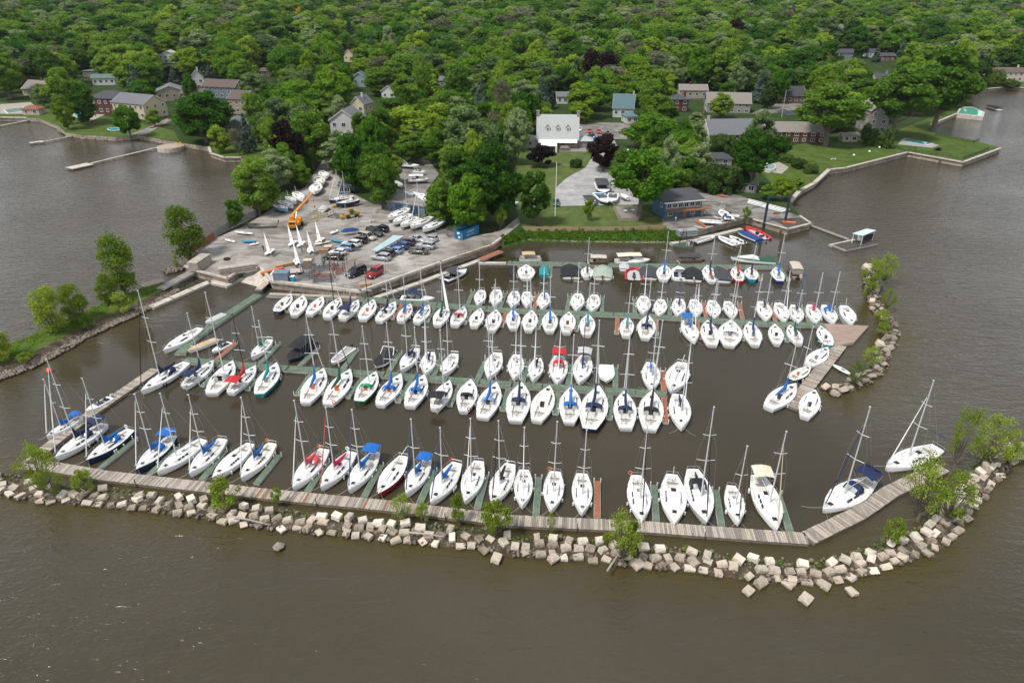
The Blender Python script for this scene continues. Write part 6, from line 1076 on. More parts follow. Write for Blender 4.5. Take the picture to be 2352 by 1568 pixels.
for i, (x, y) in enumerate(((2, 2), (3.4, 2.4))):
    q = thing('garden_chair', 'yellow garden chair on the round stone terrace', 'chair', (W.x + x, W.y + y, LAND - .05), .4, 'yellow chairs on the round terrace'); MB().box(-.3, -.3, .35, .3, .3, .42).build('seat', paint('yellow'), q); MB().obox((0, .32, .75), (.6, .06, .7), rx=-.2).build('backrest', paint('yellow'), q)
    for sx in (-1, 1):
        for sy in (-1, 1): MB().box(sx * .27 - .03, sy * .27 - .03, 0, sx * .27 + .03, sy * .27 + .03, .35).build('leg', paint('yellow'), q)
# ---------------------------------------------------------------- yard things
def at(t, x, y, z=LAND): return G(T(t, x, y), z)
# blue skip
A, B = at('F', 1888, 640), at('F', 2045, 578); rz = math.atan2(B.y - A.y, B.x - A.x); Ls = (B - A).length; sk = thing('skip', 'blue open-topped skip with white lettering at the edge of the yard', 'skip', A, rz); H = 2.5; D = 2.6; w = MB()
w.box(0, 0, .15, Ls, .12, H).box(0, D - .12, .15, Ls, D, H).box(0, .12, .15, .12, D - .12, H).box(Ls - .12, .12, .15, Ls, D - .12, H).box(.12, .12, .15, Ls - .12, D - .12, .3); w.build('body', M('skip blue', (.004, .14, .30), .5, var=.12), sk)
rb = MB(); rb.box(-.08, -.08, H - .15, Ls + .08, .0, H + .05).box(-.08, D, H - .15, Ls + .08, D + .08, H + .05).box(-.08, -.0, H - .15, .0, D, H + .05).box(Ls, 0, H - .15, Ls + .08, D, H + .05).box(0, -.06, .1, Ls, 0, .3)
for i in range(9): rb.box(i * Ls / 8 - .05, -.06, .3, i * Ls / 8 + .05, 0, H - .15)
rb.build('rib', M('skip rib blue', (.01, .17, .36), .5), sk); MB().box(.05, -.075, .2, .2, -.062, 1.9).build('marking', TRIM(), sk); MB().prism([(.3, .3), (Ls - .5, .3), (Ls - .5, D - .3), (.3, D - .3)], .3, 1.35).build('load', M('rusty scrap', (.22, .09, .05), .9, var=.35, scale=2), sk)
for body, x, z, s_ in (('R O B E R T', Ls * .52, 1.75, .62), ('4 5 0   6 3 5 5', Ls * .5, .85, .55)): add_text(body, s_, Matrix.Translation((x, -.085, z)) @ Matrix.Rotation(math.pi / 2, 4, 'X'), sk, M('white lettering', (.75, .8, .82), .6, var=0))
MB().box(-.05, .6, 1.6, -.02, 1.6, 2.1).box(-.05, .5, .5, -.02, 1.2, 1.0).build('sticker', TRIM(), sk)
# crane
ORG = M('machine orange', (.62, .24, .015), .45, var=.08); A = at('F', 350, 530); cr2 = thing('mobile_crane', 'orange mobile crane with its long boom stretched over the yard', 'crane', A, 0); tipw = at('F', 520, 205, LAND + 9.0) - A
MB().obox((.4, .6, 1.3), (2.4, 5.0, 1.0)).obox((.3, -1.6, 2.0), (2.2, 1.4, 1.2)).obox((.9, 2.2, 1.95), (1.7, 1.8, 1.0)).obox((-.7, 2.4, 2.3), (1.2, 2.2, 1.5)).build('body', ORG, cr2); MB().obox((.3, -2.31, 2.2), (1.7, .04, .6)).build('windscreen', glass(), cr2)
bt = Vector((-.9, 3.2, 3.0)); m_ = MB(); m_.tube(bt, bt.lerp(tipw, .45), .42, .42, 4).tube(bt.lerp(tipw, .45), bt.lerp(tipw, .75), .34, .34, 4).tube(bt.lerp(tipw, .75), tipw, .27, .27, 4); m_.build('boom', ORG, cr2); MB().tube(tipw, tipw + Vector((0, 0, -4)), .03).obox(tipw + Vector((0, 0, -4)), (.4, .4, .5)).build('hook', M('hook red', (.4, .06, .02), .6), cr2); MB().tube(Vector((.2, 2.0, 2.4)), bt.lerp(tipw, .22), .14).build('ram', steel(), cr2)
for sx in (-.9, 1.7):
    for sy in (-1.2, 2.6): MB().tube((sx - .25, sy, .65), (sx + .25, sy, .65), .65, n=14).build('wheel', rubber(), cr2)
A = at('F', 705, 340); jb = thing('crane_jib', 'yellow spare crane jib lying under the navy boats', 'crane jib', A, 0); e = at('F', 930, 315) - A; MB().tube((0, 0, .7), e * .55 + Vector((0, 0, .8)), .45, .3, 4).tube(e * .5 + Vector((0, 0, .8)), e + Vector((0, 0, 1.0)), .28, .2, 4).build('beam', M('machine yellow', (.60, .34, .01), .5), jb)
A = at('F', 880, 430); ld = thing('wheel_loader', 'small yellow wheel loader beside the cars', 'loader', A, R(-65)); YL = M('loader yellow', (.42, .24, .02), .55, var=.12); MB().obox((0, 1.4, 1.2), (1.5, 1.9, .9)).obox((0, -1.3, 1.0), (1.4, 1.8, .7)).build('body', YL, ld); MB().box(-.7, -.5, 1.0, .7, .6, 2.7).build('cab', M('cab frame', (.08, .09, .09), .3), ld); MB().box(-.75, -.6, 2.7, .75, .7, 2.85).build('roof', YL, ld); MB().obox((0, -3.0, .6), (2.1, .8, .8), rx=.3).build('bucket', YL, ld)
for sx in (-.85, .85):
    for sy in (-1.3, 1.4): MB().tube((sx - .2, sy, .6), (sx + .2, sy, .6), .6, n=14).build('wheel', rubber(), ld)
# cradles, trailers, racks: individual tubular frames
def frame_thing(name, label, cat, A, sx, sy, h, mat, rz, group=None, posts=6, diag=True):
    o = thing(name, label, cat, A, rz, group); m_ = MB(); r_ = .07
    m_.path([(-sx / 2, -sy / 2, .25), (sx / 2, -sy / 2, .25), (sx / 2, sy / 2, .25), (-sx / 2, sy / 2, .25), (-sx / 2, -sy / 2, .25)], r_)
    for k in range(1, 3): y = -sy / 2 + sy * k / 3; m_.tube((-sx / 2, y, .25), (sx / 2, y, .25), r_)
    m_.build('frame', mat, o)
    for k in range(posts // 2):
        y = -sy / 2 + sy * (k + .5) / (posts // 2)
        for s in (-1, 1): pm = MB(); pm.tube((s * sx / 2, y, .2), (s * sx * .62, y, h + rnd.uniform(-.3, .3)), .06); pm.obox((s * sx * .6, y, h), (.32, .32, .1), ry=s * .5); pm.build('upright', mat, o)
    if diag: MB().tube((-sx / 2, -sy / 2, .25), (sx / 2, sy / 2, .3), .04).tube((sx / 2, -sy / 2, .25), (-sx / 2, sy / 2, .3), .04).build('brace', mat, o)
    return o
rst = M('rusty red steel', (.22, .05, .045), .8, var=.2); gst = M('grey steel', (.16, .17, .18), .6, var=.2); bst = M('blue grey steel', (.05, .09, .13), .6, var=.2); blk = M('black steel', (.03, .03, .03), .6)
frame_thing('boat_cradle', 'black empty boat cradle lying in mid yard', 'boat cradle', at('F', 735, 420), 3.5, 4, .9, blk, R(-25)); frame_thing('boat_cradle', 'yellow stacked boat cradle near the crane', 'boat cradle', at('F', 570, 440), 2.2, 5, 2.4, M('cradle yellow', (.38, .27, .05), .7), R(-20))
frame_thing('trailer_frame', 'long black trailer frame at the left fence', 'trailer', at('F', 65, 525), 7.5, 1.2, 1.9, blk, R(8))
for i, (x, y, sx, sy, h, m_, rz, cn) in enumerate(((820, 930, 4.2, 3.2, 2.6, rst, 5, 'rusty red'), (760, 900, 3.0, 3, 2.2, rst, -15, 'rusty red'), (625, 975, 4.0, 3.0, 1.8, rst, 0, 'rusty red'), (480, 960, 2.6, 3.2, 1.9, gst, 20, 'grey'), (545, 930, 3, 3.4, 2.4, gst, -8, 'grey'), (440, 990, 2.4, 3, 1.5, gst, 12, 'grey'), (610, 900, 3.4, 3, 2.4, gst, 4, 'grey'), (690, 880, 3.2, 3, 2.6, gst, 10, 'grey'), (500, 895, 6, 1.6, 1.6, bst, 12, 'blue-grey'), (620, 1015, 4.5, 1.6, 1.0, bst, 2, 'blue-grey'))):
    frame_thing('boat_cradle', f'{cn} tubular boat cradle in the heap above the yard wall', 'boat cradle', at('F', x, y), sx, sy, h, m_, R(rz), 'boat cradles heaped at the wall')
frame_thing('trailer_frame', 'dark empty boat trailer beside the skip', 'trailer', at('F', 1735, 560), 5, 3, 1.3, gst, R(20)); frame_thing('trailer_frame', 'grey boat stand in front of the stored sailboats', 'trailer', at('F', 1510, 560), 3, 2, 1.0, gst, R(-10)); frame_thing('trailer_frame', 'empty trailer frame left of the skip', 'trailer', at('F', 1790, 600), 2, 2, 1.2, gst, R(30))
frame_thing('mast_rack', 'white bench-like rack in mid yard', 'rack', at('F', 1000, 475), 3.5, 1.8, 1.4, paint('ltgrey'), R(0)); frame_thing('trailer_frame', 'pale trailer frame with bikes on the office quay', 'trailer', at('G', 1890, 355), 3, 2.5, 1.4, paint('ltgrey'), R(25))
def crate(name, label, cat, A, sz, rz, mat, top=None, z0=0, group=None, layers=0):
    o = thing(name, label, cat, A, rz, group); m_ = MB()
    if layers:
        for k in range(layers): h = sz[2] / layers; m_.obox((rnd.uniform(-.08, .08), rnd.uniform(-.08, .08), h * (k + .42) + z0), (sz[0], sz[1], h * .66))
        m_.build('float', mat, o)
    else:
        m_.box(-sz[0] / 2, -sz[1] / 2, z0, sz[0] / 2, sz[1] / 2, sz[2]); m_.build('body', mat, o); MB().box(-sz[0] / 2 - .08, -sz[1] / 2 - .08, sz[2], sz[0] / 2 + .08, sz[1] / 2 + .08, sz[2] + .12).build('lid', top or mat, o)
    return o
crate('float_stack', 'stack of pale dock floats at the rusty fence corner', 'float stack', at('E', 1845, 880), (2.6, 6.5, 2.4), R(-8), M('float grey', (.46, .41, .35), .85, var=.2), layers=5); crate('float_stack', 'long stack of pale dock floats above the ramp', 'float stack', at('E', 2190, 930), (8.5, 2.0, 1.9), R(24), M('float grey', (.46, .41, .35), .85, var=.2), layers=4)
crate('float_stack', 'silver stack of gangways behind the concrete ramp', 'float stack', at('G', 1600, 590), (5.5, 2.2, 1.8), R(14), M('gangway silver', (.42, .43, .43), .5, .4), layers=3)
cd = M('cardboard brown', (.30, .20, .12), .9)
crate('crate', 'brown plywood crate left of the heap of cradles', 'crate', at('F', 480, 870), (1.9, 1.5, 1.5), R(5), cd, paint('beige')); crate('crate', 'tan crate between dinghies and cars, nearer one', 'crate', at('F', 628, 755), (2.2, 1.6, 1.0), 0, cd); crate('crate', 'tan crate beside the white parked cars, taller one', 'crate', at('F', 665, 735), (1.8, 1.5, 1.3), R(10), cd, paint('beige'))
crate('container', 'grey-blue storage box with white side at the ramp corner', 'storage box', at('F', 245, 1010), (3.4, 2.4, 2.3), R(0), M('box blue grey', (.16, .21, .27), .6)); crate('container', 'white box attached left of the grey storage box', 'storage box', at('F', 187, 1008), (1.4, 2.4, 2.0), 0, WHITE()); crate('barge', 'pink topped raft lying behind the storage box', 'raft', at('F', 350, 945), (3.8, 2.6, .7), R(18), blk, M('pink plywood', (.55, .42, .38), .8)); crate('barrel', 'blue barrel on black floats beside the storage box', 'barrel', at('F', 340, 1015), (.9, .9, 1.3), 0, paint('cyan'), WHITE())
crate('timber_stack', 'orange timber lying along the ramp edge', 'timber', at('F', 150, 930), (5.5, .8, .5), R(42), paint('orange')); crate('timber_stack', 'tan timber stack at the top of the ramp edge', 'timber', at('F', 265, 880), (4.5, 1.0, .7), R(38), M('timber', (.42, .28, .16), .9)); crate('timber_stack', 'splintered timber heap at the bend of the yard wall', 'timber', at('F', 1000, 1050), (2.6, 1.6, .6), R(20), M('timber', (.42, .28, .16), .9), layers=3)
# dinghy strip on asphalt, ramp with railings, fences
tag(MB().add([at('F', 1058, 728, LAND + .2), at('F', 1110, 742, LAND + .2), at('F', 1360, 598, LAND + .2), at('F', 1262, 590, LAND + .2)], [(0, 1, 2, 3)]).build('painted_strip', M('pale blue sheet', (.42, .55, .58), .7, var=.1, scale=.6)), 'pale blue sheet spread on the ground between the car rows', 'ground sheet')
def fence(name, pts, h, mat, label, cat='fence', rails=True, pitch=2.2, solid=True, z=LAND, group=None, axisz=None):
    P_ = [G(p, z) for p in pts]; b0 = P_[0].copy(); o = thing(name, label, cat, (b0.x, b0.y, z), 0, group); pn = MB(); ps = MB()
    for a, b in zip(P_, P_[1:]):
        d = b - a; n = max(1, int(d.length / pitch)); a0 = a - b0; rz = heading(a, b); m = a0 + d / 2; m.z = 0
        if solid: pn.obox((m.x, m.y, h * .5 + .05), (.06, d.length, h * .9), rz)
        else:
            for zz in ((h, h * .55, .25) if rails else (h,)): pn.obox((m.x, m.y, zz), (.06, d.length, .06), rz)
            k = int(d.length / .35)
            for i in range(k): q = a0 + d * (i / k); pn.obox((q.x, q.y, h * .55), (.03, .03, h * .9), rz)
        for i in range(n + 1): q = a0 + d * (i / n); ps.box(q.x - .06, q.y - .06, 0, q.x + .06, q.y + .06, h + .15)
    pn.build('panel', mat, o); ps.build('post', mat, o); return o
fence('fence', [(1200, 532), (1330, 533), (1430, 532), (1530, 528)], 1.5, M('fence boards', (.36, .26, .16), .85, col2=(.25, .17, .10), scale=.8, stretch=(1, 1, 8)), 'tan board fence along the top of the grass bank')
fence('fence', [(495, 545), (540, 520), (588, 498), (612, 470), (640, 440)], 2.2, M('grey boards', (.25, .235, .22), .9, var=.2), 'weathered grey board fence along the left edge of the yard'); fence('fence', [(432, 600), (440, 585), (470, 565), (494, 548)], 2.1, M('rust sheet', (.28, .10, .05), .85, var=.2), 'rusty brown fence at the left corner of the yard')
fence('fence', [(2086, 346), (2150, 356), (2212, 366), (2270, 345)], 1.1, M('black rails', (.03, .045, .035), .6), 'black railing round the pointed garden', solid=False); fence('fence', [(2148, 312), (2236, 328), (2248, 324)], 1.1, M('black rails', (.03, .045, .035), .6), 'black railing behind the rectangular pool', solid=False)
fence('railing', [T('F', 1850, 800), T('F', 2270, 690)], 1.0, M('cedar wood', (.34, .15, .06), .7, var=.2), 'brown timber rail along the gangway below the yard', 'railing', solid=False)
dock('gangway', [T('F', 2060, 812), T('F', 2250, 735)], 2.0, red_d, 'brown timber gangway down to the topmost dock', 'gangway', z=1.3, th=.2); dock('gangway', [T('E', 1470, 1080), T('E', 1800, 905)], 2.4, M('grey gangway', (.25, .235, .21), .85), 'grey gangway bridging the gap to the grassy breakwater', 'gangway', z=1.5, th=.25)
dock('float', [T('E', 1320, 1050), T('E', 1500, 1000)], 3.0, M('dark raft', (.13, .12, .10), .9), 'dark framed raft beside the grey gangway', 'raft', z=.5); dock('gangway', [T('F', 20, 1090), T('F', 110, 1010)], 1.6, pink_d, 'short gangway with rails from the yard corner to the green dock', 'gangway', z=1.2, th=.2)
# terrace deck by the big tree
W = [G(T('G', *p), LAND) for p in ((930, 350), (1155, 350), (1160, 460), (985, 465))]; dk = thing('terrace_deck', 'raised wooden terrace with railing under the big tree', 'deck', (W[0].x, W[0].y, LAND)); q = [(p.x - W[0].x, p.y - W[0].y) for p in W]; MB().prism(q, 0, .9).build('floor', M('terrace boards', (.28, .25, .22), .9), dk); rl = MB()
for a, b in ((0, 3), (3, 2)):
    for k in range(9): x = q[a][0] + (q[b][0] - q[a][0]) * k / 8; y = q[a][1] + (q[b][1] - q[a][1]) * k / 8; rl.box(x - .05, y - .05, .9, x + .05, y + .05, 1.9)
    rl.tube((q[a][0], q[a][1], 1.9), (q[b][0], q[b][1], 1.9), .06)
rl.build('railing', M('fence boards', (.36, .26, .16)), dk)
for i, (x, y) in enumerate(((1040, 385), (1110, 380))):
    o = thing('table', 'round white table on the wooden terrace', 'table', at('G', x, y, LAND + .9), 0, 'tables on the terrace'); MB().tube((0, 0, .7), (0, 0, .76), .6, n=12).build('tabletop', WHITE(), o); MB().tube((0, 0, 0), (0, 0, .7), .06).build('leg', steel(), o)
# gantry on the pier with mast crane cables
NV = M('gantry dark blue', (.008, .03, .045), .5, var=.05); A, B = G((1753, 525), 0), G((1803, 510), LAND); gt = thing('gantry', 'dark steel gantry with two columns standing on the pier', 'gantry', (A.x, A.y, 0)); d = B - Vector((A.x, A.y, 0)); d.z = 0; h1 = 9.3
for nme, q in (('column', Vector((0, 0, 0))), ('column', d)): MB().obox((q.x, q.y, h1 / 2), (.55, .55, h1)).build(nme, NV, gt)
gb = MB()
for s in (-.35, .35): gb.tube(Vector((s, 0, h1)) - d * .05, d * 1.08 + Vector((s, 0, h1)), .14, n=4)
gb.obox(d / 2 + Vector((0, 0, h1 - .2)), (1.2, .6, .4)).build('beam', NV, gt); MB().tube((0, 0, h1 - 1.2), at('G', 2105, 395, LAND + 1) - Vector((A.x, A.y, 0)), .06).build('strut', NV, gt)
# white masts rack and pier furniture
rk = thing('mast_rack', 'rack of white masts lying along the pier road', 'mast rack', G((1716, 470), LAND)); b0 = G((1716, 470), LAND); e = G((1806, 494), LAND) - b0
for i in range(6): off = Vector((.3 * i, .75 * i, .6 + .12 * (i % 2))); MB().tube(off, off + e * (.9 + .03 * i), .11).build('mast', paint('white'), rk)
MB().obox(e * .2 + Vector((.8, 1.8, .3)), (.2, 5, .6), .2).obox(e * .8 + Vector((.8, 1.8, .3)), (.2, 5, .6), .2).build('trestle', gst, rk)
for x, col, lab in ((1776, 'red', 'red flag bucket stand on the pier'), (1781, 'red', 'second red flag stand on the pier'), (1786, 'green', 'green flag stand on the pier')):
    o = thing('marker', lab, 'marker', G((x, 499), LAND)); MB().tube((0, 0, 0), (0, 0, 1.6), .06).build('post', steel(), o); MB().obox((.1, 0, 1.2), (.5, .1, .8)).build('panel', paint(col), o)
crate('crate', 'orange timber box on the dark pier deck', 'crate', G((1812, 513), LAND), (3.5, .9, .4), R(-20), paint('orange'))
# fuel dock
dock('pier_walkway', [T('H', 400, 470), T('H', 780, 610)], 3.2, M('dark deck', (.075, .065, .055)), 'dark planked walkway leading to the covered fuel dock', 'walkway', z=.9, th=.7); dock('fuel_dock', [T('H', 655, 700), T('H', 950, 640)], 4.4, M('dark deck', (.075, .065, .055)), 'dark decked fuel dock under a pale roof', 'dock', z=.7, th=.6); dock('float', [T('H', 570, 683), T('H', 800, 632)], 1.2, paleconc, 'narrow pale float in front of the fuel dock', 'dock', z=.5)
W = [G(T('H', *p), 3.4) for p in ((775, 578), (905, 535), (992, 550), (870, 600))]; o = thing('canopy_roof', 'flat pale blue roof on posts over the fuel dock', 'canopy', (W[0].x, W[0].y, 0)); q = [p - Vector((W[0].x, W[0].y, 0)) for p in W]; MB().add([p for p in q] + [p + Vector((0, 0, .15)) for p in q], [(0, 1, 2, 3), (7, 6, 5, 4), (0, 4, 5, 1), (1, 5, 6, 2), (2, 6, 7, 3), (3, 7, 4, 0)]).build('roof', M('pale sheet roof', (.55, .66, .68), .5, var=.05), o)
for p in q: c = sum(q, Vector()) / 4; z = p.lerp(c, .12); MB().tube((z.x, z.y, .7), (z.x, z.y, 3.4), .08).build('post', paint('white'), o)
A = G(T('H', 835, 640), .7); o = thing('fuel_pump', 'white fuel pump under the pale roof', 'fuel pump', A); MB().box(-.35, -.3, 0, .35, .3, 1.9).build('body', WHITE(), o); MB().box(-.3, -.32, 1.2, .3, -.301, 1.6).build('display', glass(), o)
A = G(T('H', 920, 625), .7); o = thing('storage_box', 'black box at the end of the fuel dock', 'storage box', A); MB().box(-1.2, -.5, 0, 1.2, .5, 1.5).build('body', blk, o)
# work barge with A-frame
A = G(T('G', 1570, 690), .3); o = thing('work_barge', 'small green work barge with black lattice A-frame by the concrete ramp', 'barge', (A.x, A.y, 0), R(-12)); MB().box(-2.6, -1.3, -.3, 2.6, 1.3, .6).build('hull', M('barge green', (.07, .11, .09), .7, var=.2), o); m_ = MB()
for sx in (-1, 1):
    for sy in (-.8, .8): m_.tube((sx * 1.1, sy, .6), (sx * .25, sy * .3, 5.2), .07)
    for z in (1.8, 3.2, 4.4): f = 1 - (z - .6) / 5.6; m_.tube((-1.1 * f - .1, sx * .8 * f, z), (1.1 * f + .1, sx * .8 * f, z), .04)
m_.build('lattice', blk, o); MB().obox((1.2, 0, 1.0), (.9, .9, .8)).build('winch', M('winch white', (.5, .5, .45), .6), o)
o = dock('ramp', [T('G', 1460, 665), T('G', 1760, 610), T('G', 1860, 590), T('G', 2110, 530)], 1.6, paleconc, 'concrete ledge along the quay below the harbour office', 'quay ledge', z=.6, th=.8)
# buoy
A = G((113, 851), .3); o = thing('mooring_buoy', 'round orange mooring buoy floating on the left', 'buoy', (A.x, A.y, .25)); MB().ell((0, 0, .1), (.55, .55, .55), 14, 9).build('float', M('buoy orange', (.75, .07, .01), .4, var=0), o, True); MB().tube((0, 0, .6), (0, 0, .8), .06).build('ring', steel(), o)
# poles
def pole(p, top, label, name='utility_pole', cat='utility pole', lamp=False, mat=None, arms=2, r_=.16):
    A = G(p, LAND); lo, hi = 3, 30; z0 = terr(A.x, A.y); A.z = z0
    for _ in range(25):
        h = (lo + hi) / 2
        if proj(A + Vector((0, 0, h)))[1] > top: lo = h
        else: hi = h
    o = thing(name, label, cat, A); m_ = mat or M('pole wood', (.30, .26, .22), .9); MB().tube((0, 0, 0), (0, 0, h), r_, r_ * .6, 8).build('pole', m_, o)
    if lamp: MB().tube((0, 0, h - .2), (1.8, 0, h + .2), .06).build('arm', steel(), o); MB().obox((2.0, 0, h + .18), (.8, .3, .14)).build('lamp_head', steel(), o)
    else:
        for k in range(arms): MB().box(-1.2, -.08, h - .7 - k * 1.2, 1.2, .08, h - .55 - k * 1.2).build('crossarm', m_, o)
    return A, h
pole((1275, 497), 372, 'tall white flagpole on the dry lawn', 'flagpole', 'flagpole', mat=paint('white'), arms=0, r_=.13); pole((1795, 270), 208, 'grey street lamp beside the brick bungalow', 'street_lamp', 'street lamp', True, M('lamp pole', (.5, .5, .48), .5)); lp = []
for (p, t, l) in (((1899, 190), 128, 'tall utility pole with crossarms at the road on the right'), ((1893, 192), 135, 'utility pole beside the taller one at the road on the right'), ((863, 215), 172, 'utility pole above the yellow gable'), ((1616, 262), 226, 'utility pole between the red brick and shingle houses'), ((2012, 150), 116, 'thin utility pole between the far right houses'), ((65, 160), 98, 'utility pole beside the spruce at upper left'), ((105, 170), 110, 'second utility pole at upper left'), ((754, 280), 228, 'short pole left of the white gabled house')): lp.append(pole(p, t, l))
def wire(name, a, b, label):
    (A, ha), (B, hb2) = a, b; o = thing(name, label, 'power line', A); m_ = MB()
    for dx in (-1, 1):
        pts = [A.lerp(B, k / 8) - A + Vector((dx, 0, ha + (hb2 - ha) * k / 8 - .6 - 1.6 * math.sin(math.pi * k / 8))) for k in range(9)]; m_.path(pts, .035, 3)
    m_.build('cable', M('cable', (.25, .25, .25), .6, var=0), o)
wire('power_line', lp[2], lp[3], 'power line strung above the trees behind the clubhouse'); wire('power_line', lp[5], lp[6], 'power line at upper left beside the spruce')
# umbrellas, balls and benches on the lawns
for (x, y) in ((785, 1440), (928, 1405), (1020, 1368), (1125, 1350)): o = thing('lawn_lamp', 'white globe lamp on the large lawn by the lake', 'lamp', at('D', x, y), 0, 'white globes on the large lawn'); MB().ell((0, 0, .7), (.45, .45, .4), 10, 7).build('globe', WHITE(), o, True); MB().tube((0, 0, 0), (0, 0, .4), .06).build('post', steel(), o)
o = thing('bench', 'white bench on the large lawn', 'bench', at('D', 598, 1468)); MB().box(-1, -.2, .4, 1, .2, .48).build('seat', WHITE(), o)
for s in (-.8, .8): MB().box(s - .05, -.2, 0, s + .05, .2, .4).build('leg', WHITE(), o)
o = thing('parasol', 'dark green parasol in front of the clubhouse wing', 'parasol', at('C', 170, 1345, LAND + .0)); MB().tube((0, 0, 0), (0, 0, 2.4), .04).build('pole', steel(), o); MB().tube((0, 0, 2.0), (0, 0, 2.8), 1.5, .05, 8).build('canopy', cloth('dkgreen'), o)
o = thing('parasol', 'bright red parasol among the trees right of the driveway', 'parasol', at('C', 1345, 1470, LAND)); MB().tube((0, 0, 0), (0, 0, 9.0), .04).build('pole', steel(), o); MB().tube((0, 0, 8.6), (0, 0, 9.3), 1.6, .05, 8).build('canopy', cloth('red'), o)
# tyre
o = MB()
for i in range(12): a0, a1 = i * .5236, (i + 1) * .5236; o.tube((.7 * math.cos(a0), .7 * math.sin(a0), .2), (.7 * math.cos(a1), .7 * math.sin(a1), .2), .2, n=7)
o = o.build('tyre', rubber()); o.location = at('E', 2083, 815); tag(o, 'black tyre lying on the yard between the float stacks', 'tyre')
# white rib inventory: people
def person(A, rz, shirt, trousers, label, lean=0.0, arm=.5, hair=(.05, .03, .02)):
    root = thing('person', label, 'person', A, rz); V = []; E = []; Rd = []
    def n(p, r_): V.append((p[0], p[1] + lean * max(0, p[2] - .9), p[2])); Rd.append(r_); return len(V) - 1
    pel = n((0, 0, .95), .15); be = n((0, 0, 1.12), .14); ch = n((0, .01, 1.33), .155); nk = n((0, .01, 1.48), .06); hd = n((0, .02, 1.60), .085); ht = n((0, .02, 1.72), .075); E += [(pel, be), (be, ch), (ch, nk), (nk, hd), (hd, ht)]
    for s in (-1, 1):
        hp = n((s * .10, 0, .88), .10); kn = n((s * .11, .06 * s, .48), .065); an = n((s * .11, .02 * s, .09), .045); to = n((s * .12, .02 * s + .14, .04), .04); E += [(pel, hp), (hp, kn), (kn, an), (an, to)]
        sh_ = n((s * .19, .01, 1.40), .065); el = n((s * .27, .05 + .1 * arm, 1.14), .045); wr = n((s * .24, .1 + .35 * arm, .98 + .15 * arm), .032); pa = n((s * .235, .12 + .42 * arm, .95 + .15 * arm), .034); E += [(ch, sh_), (sh_, el), (el, wr), (wr, pa)]
        for k in range(4): f1 = n((s * (.235 + (k - 1.5) * .018), .155 + .45 * arm, .93 + .15 * arm), .010); f2 = n((s * (.235 + (k - 1.5) * .02), .185 + .47 * arm, .90 + .15 * arm), .009); E += [(pa, f1), (f1, f2)]
        th = n((s * .195, .13 + .42 * arm, .93 + .15 * arm), .011); E.append((pa, th))
    ns = n((0, .12, 1.62), .02); E.append((hd, ns))
    me = bpy.data.meshes.new('body'); me.from_pydata(V, E, []); o = bpy.data.objects.new('body', me); COLL.objects.link(o); o.parent = root; md = o.modifiers.new('skin', 'SKIN'); pass
    for i, r_ in enumerate(Rd): me.skin_vertices[0].data[i].radius = (r_, r_)
    me.skin_vertices[0].data[0].use_root = True; o.modifiers.new('sub', 'SUBSURF').render_levels = 1
    m, nt, b = new_mat('person ' + label[:20]); N = nt.nodes.new; L = nt.links.new; t = N('ShaderNodeTexCoord'); sx = N('ShaderNodeSeparateXYZ'); L(t.outputs['Object'], sx.inputs[0]); r_ = N('ShaderNodeValToRGB'); r_.color_ramp.interpolation = 'CONSTANT'
    dv = N('ShaderNodeMath'); dv.operation = 'DIVIDE'; dv.inputs[1].default_value = 2; L(sx.outputs['Z'], dv.inputs[0]); L(dv.outputs[0], r_.inputs['Fac']); e = r_.color_ramp.elements; e[0].color = (.03, .03, .03, 1); e[1].position = .05; e[1].color = (*trousers, 1)
    for ps, c in ((.47, shirt), (.745, (.45, .28, .20)), (.84, hair)): x = e.new(ps); x.color = (*c, 1)
    L(r_.outputs['Color'], b.inputs['Base Color']); b.inputs['Roughness'].default_value = .8; me.materials.append(m); return root
person(at('F', 425, 745), 2.6, (.05, .22, .6), (.03, .04, .08), 'person in a blue top bending beside the racing dinghies', .5, 1.0); person(at('F', 455, 720), -2.0, (.6, .15, .15), (.4, .35, .3), 'person in a red and white top next to the dinghy sail', .1, .6); person(at('F', 72, 735), 1.0, (.02, .02, .03), (.02, .02, .03), 'person in dark clothes behind the leftmost racing dinghy', .3, .8)
person(at('G', 1765, 420), .5, (.75, .75, .75), (.1, .1, .12), 'person in white standing beside the harbour office boats'); person(at('G', 1500, 470), .2, (.7, .7, .7), (.3, .3, .3), 'person in pale clothes in front of the harbour office'); person(at('F', 1022, 465), 0, (.4, .4, .42), (.1, .1, .1), 'x') if False else None
